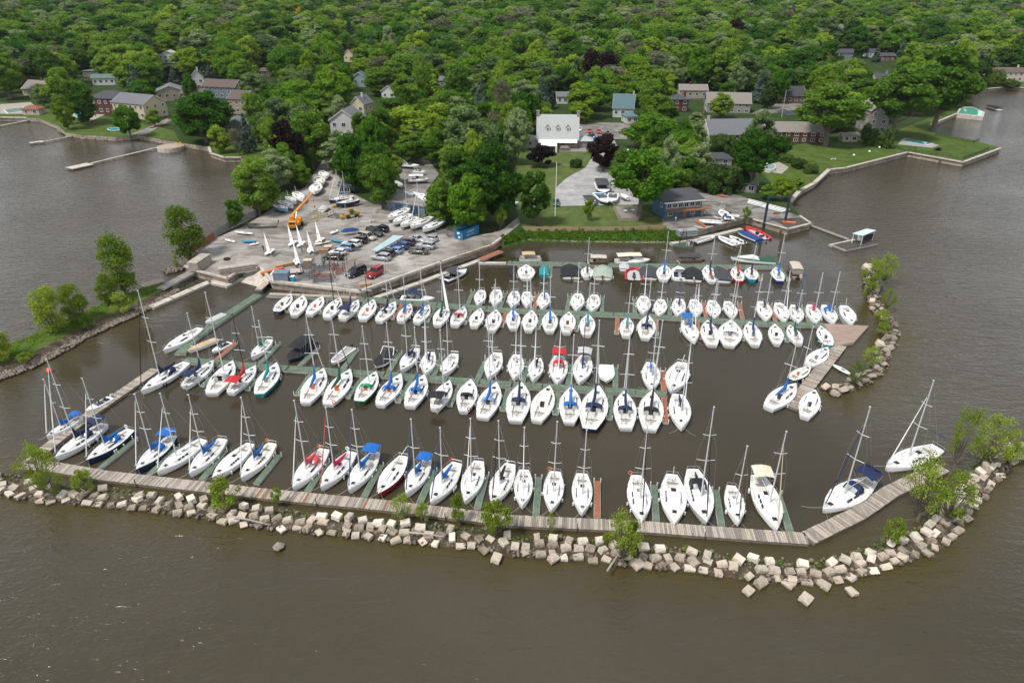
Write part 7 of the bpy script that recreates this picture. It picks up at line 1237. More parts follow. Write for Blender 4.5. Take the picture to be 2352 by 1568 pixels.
# ---------------------------------------------------------------- trees
def leaf_mat(name, lo, mid, hi, trans=.36):
    m, nt, b = new_mat(name); N = nt.nodes.new; L = nt.links.new; oi = N('ShaderNodeObjectInfo'); t = N('ShaderNodeTexCoord')
    n = N('ShaderNodeTexNoise'); n.inputs['Scale'].default_value = .45; n.inputs['Detail'].default_value = 4; L(t.outputs['Object'], n.inputs['Vector'])
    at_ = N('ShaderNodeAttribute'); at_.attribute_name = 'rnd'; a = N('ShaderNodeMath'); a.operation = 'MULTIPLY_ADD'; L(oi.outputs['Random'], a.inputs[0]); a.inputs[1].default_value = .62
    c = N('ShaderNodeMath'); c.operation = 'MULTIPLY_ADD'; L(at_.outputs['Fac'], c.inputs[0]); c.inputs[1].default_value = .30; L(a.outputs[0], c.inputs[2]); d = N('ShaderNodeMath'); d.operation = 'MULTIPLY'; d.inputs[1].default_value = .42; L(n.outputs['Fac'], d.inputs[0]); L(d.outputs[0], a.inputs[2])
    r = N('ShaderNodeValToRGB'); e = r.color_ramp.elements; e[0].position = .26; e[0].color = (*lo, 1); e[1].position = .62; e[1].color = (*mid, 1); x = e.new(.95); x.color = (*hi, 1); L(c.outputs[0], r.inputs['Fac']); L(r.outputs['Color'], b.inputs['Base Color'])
    b.inputs['Roughness'].default_value = .55; b.inputs['Specular IOR Level'].default_value = .08
    tr = N('ShaderNodeBsdfTranslucent'); hs = N('ShaderNodeHueSaturation'); hs.inputs['Saturation'].default_value = 1.15; hs.inputs['Value'].default_value = 1.3; L(r.outputs['Color'], hs.inputs['Color']); L(hs.outputs['Color'], tr.inputs['Color'])
    mix = N('ShaderNodeMixShader'); mix.inputs['Fac'].default_value = trans; L(b.outputs[0], mix.inputs[1]); L(tr.outputs[0], mix.inputs[2]); L(mix.outputs[0], nt.nodes['Material Output'].inputs['Surface']); return m
LM = {'maple': leaf_mat('maple leaves', (.018, .058, .005), (.055, .155, .010), (.14, .255, .016)), 'mid': leaf_mat('broad leaves', (.030, .085, .008), (.095, .190, .018), (.18, .28, .038)),
      'light': leaf_mat('young leaves', (.070, .140, .008), (.150, .250, .020), (.25, .34, .035)), 'pale': leaf_mat('pale leaves', (.060, .110, .035), (.155, .225, .080), (.25, .32, .14)), 'scrub': leaf_mat('scrub leaves', (.065, .115, .014), (.175, .25, .030), (.29, .36, .055)), 'purple': leaf_mat('purple leaves', (.010, .005, .007), (.026, .012, .012), (.055, .028, .02)),
      'spruce': leaf_mat('spruce needles', (.025, .05, .028), (.055, .09, .06), (.11, .15, .12), .05), 'cedar': leaf_mat('cedar hedge', (.020, .045, .008), (.045, .085, .014), (.08, .12, .025), .05), 'bare': leaf_mat('thin grey foliage', (.09, .085, .055), (.15, .15, .09), (.2, .21, .12)), 'yellow': leaf_mat('yellow leaves', (.35, .27, .01), (.5, .4, .02), (.6, .5, .03))}
bark = M('bark', (.17, .14, .11), .95, var=.25, scale=3, bump=.4); core_m = M('inner foliage', (.018, .038, .008), .95, var=.1)
def crown(name, seed, kind, n_l, n_leaf, ls, R_=5.0, H=11.0, z0=1.6, shape='round', fill=.9, limbs=0):
    r = np.random.default_rng(seed); C = []; Rr = []
    for i in range(n_l):
        if shape == 'cone': z = r.random() ** 1.3; rad = R_ * (1 - z) * .8; a = r.random() * 6.283; c = (rad * math.cos(a), rad * math.sin(a), z0 + z * H * .95); rr_ = R_ * (.10 + .20 * (1 - z))
        elif shape == 'tall': z = r.random(); a = r.random() * 6.283; q = R_ * .6 * math.sin(math.pi * (.12 + .8 * z)) ** .7; c = (q * math.cos(a), q * math.sin(a), z0 + H * z * .9); rr_ = R_ * r.uniform(.28, .46)
        elif shape == 'hedge': c = (r.uniform(-1, 1) * R_ * .85, r.uniform(-1, 1) * R_ * .85, z0 + r.random() * H * .8); rr_ = R_ * .3
        else:
            v = r.normal(size=3); v /= np.linalg.norm(v); v[2] = v[2] * .9 + .1; q = r.uniform(.55, .86); tp = 1 - .28 * max(0, v[2]); c = (v[0] * R_ * q * tp, v[1] * R_ * q * tp, z0 + H * .44 + v[2] * H * .46 * q / .75); rr_ = R_ * r.uniform(.17, .33)
        C.append(c); Rr.append(rr_)
    C = np.array(C); Rr = np.array(Rr); w = Rr ** 2; idx = r.choice(n_l, n_leaf, p=w / w.sum()); v = r.normal(size=(n_leaf, 3)); v /= np.linalg.norm(v, axis=1)[:, None]; v[:, 2] = np.where(v[:, 2] < -.3, -v[:, 2] * .6, v[:, 2])
    P = C[idx] + v * Rr[idx][:, None] * r.uniform(fill - .25, 1.22, (n_leaf, 1)) * np.array([1, 1, 1.0]); N_ = v + r.normal(size=(n_leaf, 3)) * .75; N_ /= np.linalg.norm(N_, axis=1)[:, None]
    A = np.cross(N_, r.normal(size=(n_leaf, 3))); A /= np.linalg.norm(A, axis=1)[:, None]; B = np.cross(N_, A); s = ls * 1.3 * r.uniform(.5, 1.5, (n_leaf, 1)); V = np.stack([P - A * s, P - B * s * .7, P + A * s, P + B * s * .7], 1).reshape(-1, 3)
    Q = np.arange(4 * n_leaf).reshape(-1, 4); rv = np.repeat(r.random(n_leaf), 4)
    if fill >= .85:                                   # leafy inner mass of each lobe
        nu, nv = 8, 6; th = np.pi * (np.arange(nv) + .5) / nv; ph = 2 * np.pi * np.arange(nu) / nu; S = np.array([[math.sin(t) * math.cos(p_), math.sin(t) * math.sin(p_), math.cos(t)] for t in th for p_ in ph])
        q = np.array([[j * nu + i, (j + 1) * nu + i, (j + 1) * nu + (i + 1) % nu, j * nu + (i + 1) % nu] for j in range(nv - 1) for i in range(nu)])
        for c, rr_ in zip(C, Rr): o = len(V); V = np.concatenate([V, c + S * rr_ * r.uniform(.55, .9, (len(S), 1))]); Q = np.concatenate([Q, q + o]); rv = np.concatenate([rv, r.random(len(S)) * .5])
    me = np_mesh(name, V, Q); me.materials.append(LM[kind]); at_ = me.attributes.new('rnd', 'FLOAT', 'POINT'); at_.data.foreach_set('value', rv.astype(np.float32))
    tk = MB(); tr0 = R_ * .055 + .05; tk.tube((0, 0, -.3), (.1, 0, z0 + H * .12), tr0 * 1.3, tr0 * .8, 7)
    order = np.argsort(-Rr)[:limbs or 7]; nb = bpy.data.meshes.new('t')
    for i in order: a = Vector((.1, 0, z0 * .7)) ; c = Vector(C[i]); m_ = a.lerp(c, .5) + Vector((0, 0, -.05 * H)); tk.tube(a, m_, tr0 * .5, tr0 * .32, 5).tube(m_, c, tr0 * .32, tr0 * .12, 4)
    if shape == 'cone': tk.tube((0, 0, 0), (0, 0, z0 + H * .9), tr0, .03, 6)
    return (me, tk.mesh(name + '_trunk', bark), R_, z0 + H)
CR = {}
for sd in range(4): CR.setdefault('maple', []).append(crown('crown', 10 + sd, 'maple', 62, 8000, .21)); CR.setdefault('mid', []).append(crown('crown', 20 + sd, 'mid', 54, 7400, .21, 4.6, 12.5, 1.6))
for sd in range(3): CR.setdefault('light', []).append(crown('crown', 30 + sd, 'light', 46, 6000, .20, 4.3, 12, 1.2)); CR.setdefault('pale', []).append(crown('crown', 40 + sd, 'pale', 54, 7000, .21, 4.8, 13, 1.8)); CR.setdefault('spruce', []).append(crown('crown', 50 + sd, 'spruce', 70, 5200, .2, 3.2, 13, 1, 'cone'))
for sd in range(2):
    CR.setdefault('purple', []).append(crown('crown', 60 + sd, 'purple', 26, 4600, .27)); CR.setdefault('cedar', []).append(crown('crown', 70 + sd, 'cedar', 26, 3600, .2, 2.2, 6, .6, 'tall')); CR.setdefault('tall', []).append(crown('crown', 80 + sd, 'mid', 34, 6000, .2, 4, 13, 2, 'tall'))
    CR.setdefault('stem', []).append(crown('crown', 140 + sd, 'maple', 56, 8500, .2, 4.8, 10.5, 4.6)); CR.setdefault('willow', []).append(crown('crown', 150 + sd, 'mid', 60, 8500, .2, 4.8, 10.5, 5))
    CR.setdefault('sparse', []).append(crown('crown', 90 + sd, 'scrub', 40, 6500, .125, 3.4, 9, 1.2, 'tall', .8, 16)); CR.setdefault('wisp', []).append(crown('crown', 95 + sd, 'scrub', 28, 2300, .09, 3.6, 6, 1.0, 'round', .6, 26)); CR.setdefault('bushy', []).append(crown('crown', 97 + sd, 'scrub', 20, 1900, .095, 2.4, 3.2, .3, 'round', .7, 12))
    CR.setdefault('bare', []).append(crown('crown', 110 + sd, 'bare', 22, 1500, .2, 4, 11, 3, 'tall', .8, 18)); CR.setdefault('hedge', []).append(crown('crown', 120 + sd, 'cedar', 70, 9000, .17, 4, 4.5, .2, 'hedge', .85))
    CR.setdefault('yellow', []).append(crown('crown', 130 + sd, 'yellow', 10, 500, .3, 2, 3, 2))
WORDS = {'maple': 'dark green maple', 'mid': 'green broadleaf tree', 'light': 'yellow-green tree', 'pale': 'pale grey-green tree', 'purple': 'purple leaved tree', 'spruce': 'blue-green spruce', 'cedar': 'clipped cedar', 'tall': 'tall green tree', 'sparse': 'thin young tree', 'wisp': 'straggly shrub', 'bushy': 'small bush', 'bare': 'half bare grey tree', 'hedge': 'dense cedar hedge', 'yellow': 'yellow tree', 'stem': 'dark green tree', 'willow': 'green willow-like tree'}
NT = [0]
def place_tree(kind, loc, w, h, label, group=None, rz=None, ysq=1.0, name=None, cat=None):
    me, tk, R_, Ht = CR[kind][NT[0] % len(CR[kind])]; NT[0] += 1
    nm_ = name or {'purple': 'purple_tree', 'spruce': 'spruce_tree', 'cedar': 'cedar_tree', 'wisp': 'shrub', 'bushy': 'shrub', 'hedge': 'hedge'}.get(kind, 'broadleaf_tree')
    root = thing(nm_, label, cat or {'hedge': 'hedge', 'wisp': 'shrub', 'bushy': 'shrub'}.get(kind, 'tree'), loc, rnd.uniform(0, 6.28) if rz is None else rz, group, None, (w / 2.26 / R_, w / 2.26 / R_ * ysq, h / Ht * .95))
    for n, m_ in (('crown', me), ('trunk', tk)): o = bpy.data.objects.new(n, m_); COLL.objects.link(o); o.parent = root
    return root
TREES = [ # u, vtop, vbase, width px, kind, where
 (152, 150, 290, 84, 'willow', 'on the left shore lawn beside the red brick house'), (196, 180, 290, 66, 'tall', 'with bare lower trunks in front of the red brick house'), (95, 188, 250, 48, 'pale', 'between the far left bungalow and pavilion'), (150, 205, 300, 50, 'light', 'at the waterline left of the small jetty'),
 (292, 232, 318, 64, 'maple', 'round and alone on the left lawn by the water'), (462, 198, 336, 142, 'maple', 'huge and round at the left inlet'), (502, 278, 355, 56, 'light', 'beside the curved wall of the left inlet'), (568, 250, 352, 40, 'spruce', 'on the left inlet lawn'), (545, 290, 358, 36, 'bare', 'on the left inlet lawn'),
 (397, 148, 205, 52, 'purple', 'rounded, above the cream house'), (50, 106, 195, 44, 'spruce', 'tall at upper left edge'), (10, 98, 232, 84, 'mid', 'at the left edge behind the bungalow'), (486, 140, 192, 30, 'spruce', 'behind the slate blue house'), (352, 246, 292, 40, 'mid', 'against the cream house wall'), (437, 165, 235, 34, 'maple', 'right of the purple beech'),
 (760, 148, 262, 108, 'maple', 'large and round above the white gabled house'), (715, 243, 395, 105, 'mid', 'left of the white gabled house'), (660, 320, 425, 78, 'mid', 'behind the left line of stored boats'), (640, 215, 345, 110, 'pale', 'behind the left inlet'), (590, 200, 330, 60, 'tall', 'left of the pale inlet trees'), (690, 370, 432, 60, 'light', 'low over the stored boats at the left'),
 (588, 350, 502, 100, 'tall', 'tall at the left fence of the yard'), (620, 400, 480, 50, 'light', 'right behind the grey fence'), (540, 447, 528, 44, 'mid', 'small beside the grey fence'), (438, 455, 600, 92, 'sparse', 'at the rusty fence corner'), (290, 523, 682, 82, 'sparse', 'tall and thin on the grassy breakwater'), (405, 580, 615, 17, 'bushy', 'beside the boulders at the rusty fence'),
 (128, 645, 768, 78, 'sparse', 'yellowish on the grassy breakwater, left of the pair'), (182, 636, 742, 66, 'sparse', 'on the grassy breakwater, right of the pair'), (254, 620, 705, 48, 'sparse', 'left of the tall thin tree on the grassy breakwater'), (284, 665, 722, 56, 'bushy', 'below the tall thin tree on the grassy breakwater'), (4, 735, 835, 70, 'sparse', 'cut by the left edge on the grassy breakwater'), (205, 715, 758, 38, 'bushy', 'at the inner edge of the grassy breakwater'), (60, 800, 835, 40, 'bushy', 'low on the grassy breakwater near the left edge'),
 (812, 300, 445, 92, 'maple', 'behind the blue shed'), (876, 328, 486, 88, 'mid', 'in front of the flat roofed boat store'), (1012, 405, 520, 84, 'mid', 'on the right of the flat roof, over the stored boats'), (1075, 390, 540, 110, 'maple', 'behind the blue skip, left one'), (1132, 320, 520, 150, 'maple', 'largest behind the blue skip'), (1060, 330, 450, 90, 'mid', 'above the trees behind the skip'), (1228, 382, 524, 80, 'mid', 'dense, left of the flagpole'), (1150, 468, 528, 36, 'bushy', 'ivy clad between skip and bank'),
 (930, 232, 345, 150, 'light', 'broad and bright above the boatyard'), (945, 290, 380, 84, 'mid', 'hiding the back of the stored motor boats, left'), (1042, 325, 425, 80, 'mid', 'right of the stored motor boats'), (905, 345, 425, 50, 'light', 'left of the stored motor boats'), (862, 300, 380, 70, 'mid', 'below the white gabled house'), (1085, 228, 400, 150, 'pale', 'broad in the centre'), (1010, 290, 390, 84, 'mid', 'between the bright and pale crowns in the centre'), (1190, 222, 335, 78, 'maple', 'left behind the clubhouse'), (1130, 330, 430, 70, 'mid', 'below the pale centre tree'), (830, 245, 330, 44, 'mid', 'right of the white gabled house'),
 (1245, 332, 388, 76, 'purple', 'broad and low in front of the clubhouse'), (1388, 298, 398, 80, 'purple', 'right of the clubhouse driveway'), (1322, 362, 384, 26, 'hedge', 'round clipped bush on the club lawn'), (1500, 252, 350, 140, 'maple', 'wide, right of the teal roofed house'), (1572, 288, 392, 100, 'maple', 'right of the wide maple above the driveway'), (1474, 333, 516, 162, 'stem', 'great tree beside the harbour office'), (1350, 450, 507, 28, 'light', 'young on the dry lawn'), (1572, 376, 448, 42, 'mid', 'slender behind the harbour office'), (1440, 335, 420, 70, 'mid', 'behind the great tree by the driveway'), (1530, 340, 430, 80, 'maple', 'between great tree and hedge'),
 (1728, 288, 448, 100, 'stem', 'with grey trunk beside the pier road'), (1742, 153, 238, 40, 'spruce', 'tall, right of the shingle house'), (1766, 180, 252, 40, 'cedar', 'brownish beside the tall spruce'), (1660, 206, 275, 62, 'light', 'in front of the shingle house'), (1662, 160, 215, 62, 'cedar', 'rounded behind the shingle house'), (1600, 255, 290, 40, 'pale', 'between the brick and shingle houses'),
 (1912, 188, 345, 160, 'willow', 'spreading alone on the large lawn'), (2068, 140, 330, 160, 'willow', 'immense by the rectangular pool, left one'), (2165, 105, 310, 160, 'willow', 'immense by the rectangular pool, right one'), (2110, 115, 270, 120, 'light', 'behind the two immense willows'), (1950, 125, 210, 78, 'light', 'rounded above the white black-roofed house'), (1985, 150, 215, 40, 'maple', 'small dark beside the rounded one'), (1838, 110, 205, 105, 'maple', 'large behind the dark cottage'), (1790, 150, 240, 50, 'maple', 'left of the dark cottage'),
 (2155, 338, 346, 20, 'purple', 'tiny bush on the pointed garden lawn'), (1985, 278, 332, 26, 'cedar', 'leftmost of the row beside the grey glass house'), (2003, 290, 336, 22, 'cedar', 'second in the row beside the grey glass house'), (2020, 295, 340, 22, 'cedar', 'third in the row beside the grey glass house'), (2038, 290, 342, 22, 'cedar', 'last in the row beside the grey glass house'), (2252, 125, 205, 38, 'cedar', 'tall column left of the far right house'), (2290, 158, 200, 40, 'hedge', 'round bush before the far right house'), (2318, 182, 202, 50, 'hedge', 'low hedge on the far right shore'),
 (2055, 80, 120, 46, 'purple', 'dark, high on the right'), (2070, 90, 150, 38, 'spruce', 'below the dark purple one at upper right'), (2008, 100, 150, 22, 'spruce', 'small, left of the upper right houses'), (1795, 305, 368, 60, 'maple', 'bushy below the brick bungalow'), (1800, 400, 465, 60, 'light', 'bushy beside the stained sea wall'), (1770, 420, 462, 50, 'mid', 'bushy behind the mast rack'), (1832, 405, 440, 34, 'mid', 'bushy at the corner of the sea wall'), (1720, 508, 530, 1, 'bushy', 'x'),
 (1712, 470, 505, 26, 'bushy', 'bright green between quay and pier'), (1640, 378, 445, 96, 'hedge', 'tall block behind the pier road'), (1700, 315, 375, 40, 'hedge', 'behind the beige house, right end'), (1660, 308, 352, 50, 'hedge', 'in front of the beige house'), (1700, 385, 440, 50, 'hedge', 'right end of the tall block'), (1808, 352, 374, 34, 'hedge', 'low clipped, upper end beside the small lawn'), (1838, 364, 388, 34, 'hedge', 'low clipped, middle one beside the small lawn'), (1866, 376, 400, 34, 'hedge', 'low clipped, lower end at the sea wall'),
 (1995, 575, 668, 56, 'wisp', 'multi-stemmed at the tip of the right breakwater'), (2028, 570, 650, 60, 'wisp', 'leaning out at the tip of the right breakwater'), (1992, 625, 680, 36, 'bushy', 'dense green at the tip of the right breakwater'), (2036, 655, 712, 40, 'wisp', 'second on the right breakwater'), (2024, 700, 745, 44, 'bushy', 'yellowish halfway down the right breakwater'), (2028, 735, 768, 38, 'bushy', 'bright, beside the triangular deck'), (1998, 785, 845, 56, 'wisp', 'above the lower curve of the right breakwater'), (1960, 820, 885, 50, 'wisp', 'with bare twigs over the kayak'),
 (2190, 905, 1078, 70, 'wisp', 'tall and leaning at the far right end of the breakwater'), (2265, 925, 1070, 120, 'wisp', 'rightmost at the end of the breakwater'), (2110, 1015, 1190, 120, 'wisp', 'over the bottom right boardwalk'), (2175, 1050, 1200, 110, 'wisp', 'dense, right of the bottom right boardwalk'), (2042, 1170, 1250, 56, 'bushy', 'yellow-green at the bend of the breakwater'), (2320, 1000, 1060, 70, 'wisp', 'at the right picture edge'),
 (105, 990, 1135, 100, 'wisp', 'largest at the left end of the breakwater'), (130, 1060, 1140, 60, 'wisp', 'beside the largest one at the left end'), (200, 1062, 1132, 54, 'bushy', 'fresh green behind the left boardwalk corner'), (525, 1076, 1168, 86, 'bushy', 'yellow-green over the boardwalk below the eighth boat'), (636, 1110, 1156, 32, 'bushy', 'small at the boardwalk left of centre'), (925, 1115, 1195, 66, 'wisp', 'over the boardwalk left of centre'), (972, 1142, 1198, 36, 'bushy', 'small, left of the twin shrubs'), (1056, 1122, 1200, 50, 'bushy', 'twin shrub at the centre, left one'), (1140, 1122, 1225, 86, 'bushy', 'twin shrub at the centre, right one'), (1265, 1165, 1225, 24, 'wisp', 'thin at the boardwalk, centre right'),
 (1430, 1145, 1292, 88, 'wisp', 'fan shaped with grey stems at centre right'), (1440, 1175, 1270, 60, 'bushy', 'low part of the fan shaped shrub'), (1395, 1212, 1252, 30, 'bushy', 'small left of the fan shaped shrub'), (1577, 1248, 1266, 18, 'bushy', 'tiny, right of the fan shaped shrub')]
for (u, vt, vb, w, kind, where) in TREES:
    if where == 'x': continue
    water = vb > 560 or u > 1950 and vb > 560; A = G((u, vb), .6 if water else LAND); A.z = .5 if water else max(LAND, terr(A.x, A.y)); lo, hi = 1, 45
    for _ in range(25):
        h = (lo + hi) / 2
        if proj(A + Vector((0, w * .3 * proj(A)[2] / F0, h)))[1] > vt: lo = h
        else: hi = h
    W_ = w * proj(A)[2] / F0 * 1.06; place_tree(kind, A + Vector((0, W_ * .25 if w > 30 and not water else 0, 0)), W_, h * .98, f"{WORDS[kind]} {where}"); HOUSE.append((A.x, A.y + W_ * .25, W_ * .36))
for (u, v) in ((495, 78), (690, 20), (1235, 40), (1440, 165), (700, 140), (1425, 185), (706, 250)):
    A = G((u, v), LAND + 12); A.y = min(A.y, 900); dep = proj(A)[2]; A2 = Vector(((u - 1176) * dep / F0, A.y, 0)); A2.z = terr(0, A2.y)
    zz = 8
    for z_ in range(5, 30):
        if proj(Vector((A2.x, A2.y, A2.z + z_)))[1] > v: zz = z_
    place_tree('yellow', A2, 5.5 * dep / 500 + 2, zz + 2.5, f'bright yellow tree top {["at the upper left", "near the top edge left", "near the top edge centre", "large, above the teal house", "beside the round maple", "below the large yellow one", "low, left of the white gable"][[495, 690, 1235, 1440, 700, 1425, 706].index(u)]}')
# forest: individuals nearest the lake, the far wood as one mass
def inpoly(x, y, pl):
    c = False; j = len(pl) - 1
    for i in range(len(pl)):
        xi, yi = pl[i]; xj, yj = pl[j]
        if (yi > y) != (yj > y) and x < (xj - xi) * (y - yi) / (yj - yi) + xi: c = not c
        j = i
    return c
def noise_clear(x, y): return any(inpoly(x, y, c) for c in CLEAR)
fr = random.Random(3); cand = []; y = 175.0
while y < 1330:
    sp = (11 if y < 330 else 14 + (y - 330) * .015); x = -y * .80 - 40
    while x < y * .80 + 40:
        px, py = x + fr.uniform(-.42, .42) * sp, y + fr.uniform(-.42, .42) * sp; x += sp
        if y < 520 and not inpoly(px, py, poly): continue
        if y < 520 and any((px + dx, py + dy) and not inpoly(px + dx, py + dy, poly) for dx, dy in ((4, 0), (-4, 0), (0, -5))): continue
        if y < 460 and noise_clear(px, py): continue
        z = terr(px, py); far = py > 520; dens = 1
        gsz = 1.0 if py < 330 else 1 + min(.6, (py - 330) / 700); h = fr.choice((fr.uniform(10, 15), fr.uniform(13, 19), fr.uniform(18, 26))) * (.82 if py < 330 else 1.0 + .2 * (gsz - 1)); w = fr.uniform(10, 22) * gsz * (.8 if py < 300 else 1); h = max(h, w * .82); 
        if any((px - hx) ** 2 + (py - hy) ** 2 < (hr + w * .22) ** 2 for hx, hy, hr in HOUSE): continue
        u, vb, dp = proj((px, py, z)); vt = proj((px, py, z + h))[1]; wp_ = w * F0 / dp / 2 * .62; bad = False
        for (u0, v0, u1, v1, hy) in HRECT:
            if py < hy + 3 and u + wp_ > u0 + 3 and u - wp_ < u1 - 3 and vt < v0 + .62 * (v1 - v0) and vb > v0:
                h2 = h
                bad = True
                if vb > v1 + 6:      # low tree in front is fine when its top stays under the wall foot
                    bad = True
        if bad: continue
        if u < -60 or u > 2412: continue
        rn = fr.random(); kd = ('maple' if rn < .24 else 'mid' if rn < .52 else 'pale' if rn < .70 else 'light' if rn < .83 else 'tall' if rn < .91 else 'spruce' if rn < .945 else 'bare' if rn < .996 else 'purple')
        if kd == 'spruce': w *= .6
        cand.append((py, px, z, w, h, kd))
    y += sp * .92
cand.sort(); n_ind = max(0, 296 - len(TREES) - 7)
def zone(px, py):
    u = proj((px, py, LAND))[0]; s = 'left' if u < 500 else 'centre left' if u < 1000 else 'centre' if u < 1400 else 'centre right' if u < 1850 else 'right'
    return s, ('front' if py < 330 else 'middle' if py < 420 else 'back')
for (py, px, z, w, h, kd) in cand[:n_ind]:
    s, d = zone(px, py); place_tree(kd, (px, py, z - .1), w, h, f"{WORDS[kd]} in the {d} of the wood, {s} of the picture", f"{WORDS[kd]}s in the {d} of the wood, {s}")
rest = cand[n_ind:]; print('forest', len(cand), 'individual', n_ind)
kinds = ['maple', 'mid', 'pale', 'light', 'tall', 'spruce', 'bare', 'purple']; src = []
for k in kinds: src.append([o for o in scene.objects if o.data and o.data == CR[k][0][0]] or [None])
CRO = {}
for k in kinds:
    for me, tk, R_, Ht in CR[k][:3]:
        o = next((o for o in scene.objects if o.type == 'MESH' and o.data == me), None)
        if o: CRO.setdefault(k, []).append((o, R_, Ht))
lst = [(k, *q) for k in kinds for q in CRO.get(k, [])]; pos = []; scl = []; rot = []; ix = []
for (py, px, z, w, h, kd) in rest:
    ch = [i for i, q in enumerate(lst) if q[0] == kd] or [0]; i = fr.choice(ch); pos.append((px, py, z - .2)); scl.append((w / 2 / lst[i][2], w / 2 / lst[i][2], h / lst[i][3])); rot.append((0, 0, fr.uniform(0, 6.28))); ix.append(i)
fm = bpy.data.meshes.new('far_wood'); fm.vertices.add(len(pos)); fm.vertices.foreach_set('co', np.array(pos, np.float32).ravel())
for n_, d_ in (('sc', scl), ('ro', rot)): a = fm.attributes.new(n_, 'FLOAT_VECTOR', 'POINT'); a.data.foreach_set('vector', np.array(d_, np.float32).ravel())
a = fm.attributes.new('ix', 'INT', 'POINT'); a.data.foreach_set('value', np.array(ix, np.int32)); fo = bpy.data.objects.new('far_wood', fm); COLL.objects.link(fo); tag(fo, 'far wood of mixed green trees filling the top of the picture', 'wood', kind='stuff')
ng = bpy.data.node_groups.new('far wood', 'GeometryNodeTree'); ng.interface.new_socket('Geometry', in_out='INPUT', socket_type='NodeSocketGeometry'); ng.interface.new_socket('Geometry', in_out='OUTPUT', socket_type='NodeSocketGeometry')
gi = ng.nodes.new('NodeGroupInput'); go = ng.nodes.new('NodeGroupOutput'); g2i = ng.nodes.new('GeometryNodeGeometryToInstance'); prev = None
for (k, o, R_, Ht) in reversed(lst):
    oi = ng.nodes.new('GeometryNodeObjectInfo'); oi.transform_space = 'ORIGINAL'; oi.inputs['Object'].default_value = o; oi.inputs['As Instance'].default_value = False; gg = ng.nodes.new('GeometryNodeGeometryToInstance'); ng.links.new(oi.outputs['Geometry'], gg.inputs[0]); lastg = gg
    if prev is None: jn = ng.nodes.new('GeometryNodeJoinGeometry'); prev = jn
    ng.links.new(gg.outputs[0], jn.inputs[0])
iop = ng.nodes.new('GeometryNodeInstanceOnPoints'); iop.inputs['Pick Instance'].default_value = True; ng.links.new(gi.outputs[0], iop.inputs['Points']); ng.links.new(jn.outputs[0], iop.inputs['Instance'])
for n_, typ, sock in (('sc', 'FLOAT_VECTOR', 'Scale'), ('ro', 'FLOAT_VECTOR', 'Rotation'), ('ix', 'INT', 'Instance Index')):
    na = ng.nodes.new('GeometryNodeInputNamedAttribute'); na.data_type = typ; na.inputs['Name'].default_value = n_; osk = [s for s in na.outputs if s.enabled and s.name == 'Attribute'][0]; ng.links.new(osk, iop.inputs[sock])
ng.links.new(iop.outputs[0], go.inputs[0]); md = fo.modifiers.new('wood', 'NODES'); md.node_group = ng
# remove objects without label that slipped through
for o in [o for o in scene.objects if o.parent is None and o.get('label') in ('x', None) and o.get('kind') is None and o.type in ('EMPTY', 'MESH')]: print('UNLABELLED', o.name)
print('objects', len(scene.objects), 'stones', NB[0])

def weeds(name, quads, n, h, ls, kind, label):
    r = np.random.default_rng(5); Pt = []
    for _ in range(n):
        q = quads[r.integers(len(quads))]; a, b = r.random(), r.random(); P0 = (q[0].lerp(q[1], a)).lerp(q[3].lerp(q[2], a), b); Pt.append((P0.x, P0.y, P0.z))
    Pt = np.array(Pt); g = np.sin(Pt[:, 0] * .7) * np.sin(Pt[:, 0] * 1.9 + Pt[:, 1]) * .5 + .6; Pt[:, 2] += r.random(n) * h * np.clip(g, .15, 1.2); N_ = r.normal(size=(n, 3)) + np.array([0, 0, .8]); N_ /= np.linalg.norm(N_, axis=1)[:, None]
    A = np.cross(N_, r.normal(size=(n, 3))); A /= np.linalg.norm(A, axis=1)[:, None]; B = np.cross(N_, A); s = ls * r.uniform(.5, 1.5, (n, 1)); V = np.stack([Pt - A * s, Pt - B * s * .6, Pt + A * s, Pt + B * s * .6], 1).reshape(-1, 3)
    me = np_mesh(name, V, np.arange(4 * n).reshape(-1, 4)); me.materials.append(LM[kind]); at_ = me.attributes.new('rnd', 'FLOAT', 'POINT'); at_.data.foreach_set('value', np.repeat(r.random(n), 4).astype(np.float32)); o = bpy.data.objects.new(name, me); COLL.objects.link(o); tag(o, label, 'weeds', kind='stuff')
bq = []
for (p0, q0), (p1, q1) in zip(list(zip(top, bot))[:-1], list(zip(top, bot))[1:]):
    A, B, C_, D_ = G(p0, LAND), G(p1, LAND), G(q1, 0), G(q0, 0); bq.append([A, B, B.lerp(C_, .8), A.lerp(D_, .8)])
weeds('weeds', bq, 16000, 1.3, .22, 'mid', 'tall green weeds covering the bank below the board fence')
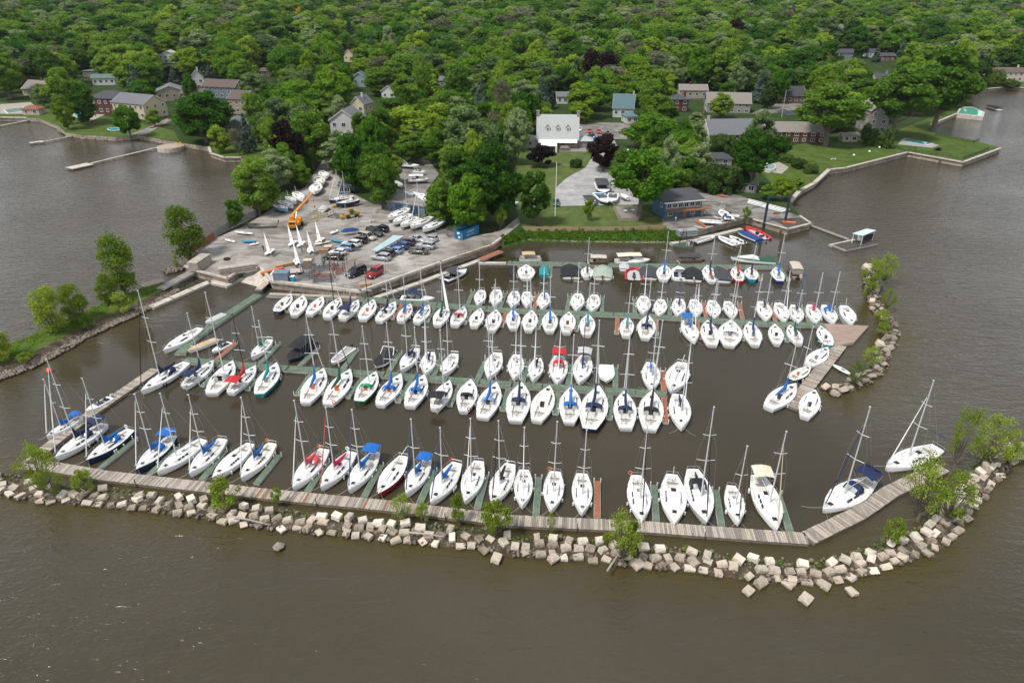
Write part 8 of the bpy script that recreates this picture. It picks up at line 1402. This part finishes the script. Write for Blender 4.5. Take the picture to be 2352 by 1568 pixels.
bq = []
for i in range(len(out) - 1):
    A, B, C_, D_ = G(out[i]), G(out[i + 1]), G(inn[i + 1]), G(inn[i]); z_ = Vector((0, 0, 1.1)); bq.append([A.lerp(D_, .15) + z_ * .8, B.lerp(C_, .15) + z_ * .8, B.lerp(C_, .6) + z_, A.lerp(D_, .6) + z_])
weeds('weeds', bq, 9000, .5, .17, 'mid', 'rough grass and weeds along the crest of the grassy breakwater')
fq = []
for a, b in zip(FRONT, FRONT[1:]): A, B = G(a, .6), G(b, .6); n_ = Vector((-(B - A).y, (B - A).x, 0)).normalized(); fq.append([A + n_ * 1.0, B + n_ * 1.0, B + n_ * 2.0, A + n_ * 2.0])
weeds('weeds', fq, 2600, .35, .12, 'light', 'sparse weeds between the blocks and the boardwalk')
for (a, b, lab) in (((940, 1222), (1020, 1232), 'long bleached driftwood log on the breakwater, centre left'), ((530, 1185), (620, 1205), 'driftwood log lying on the blocks left of centre'), ((1395, 1310), (1428, 1262), 'grey fallen branch at the fan shaped shrub')):
    A, B = G(a, 1.35), G(b, 1.2); d = B - A; o = thing('driftwood_log', lab, 'driftwood', A); m_ = MB(); m_.tube((0, 0, 0), d * .5 + Vector((0, 0, .1)), .14, .11, 6).tube(d * .5 + Vector((0, 0, .1)), d, .11, .05, 6).tube(d * .7, d * .85 + Vector((.2, .5, .7)), .05, .03, 5); m_.build('log', M('driftwood', (.42, .37, .31), .9, var=.2), o)

hz = MB().box(-1650, -150, -1.2, 1650, 2500, 95).build('haze', None); hz.data.materials.clear(); hm = bpy.data.materials.new('haze'); hm.use_nodes = True; hn = hm.node_tree; hn.nodes.clear(); ho_ = hn.nodes.new('ShaderNodeOutputMaterial'); pv = hn.nodes.new('ShaderNodeVolumePrincipled')
pv.inputs['Color'].default_value = (.82, .88, .95, 1); pv.inputs['Density'].default_value = .000028; hn.links.new(pv.outputs[0], ho_.inputs['Volume']); hz.data.materials.append(hm); tag(hz, 'thin summer haze over the far wood', 'haze', kind='stuff')
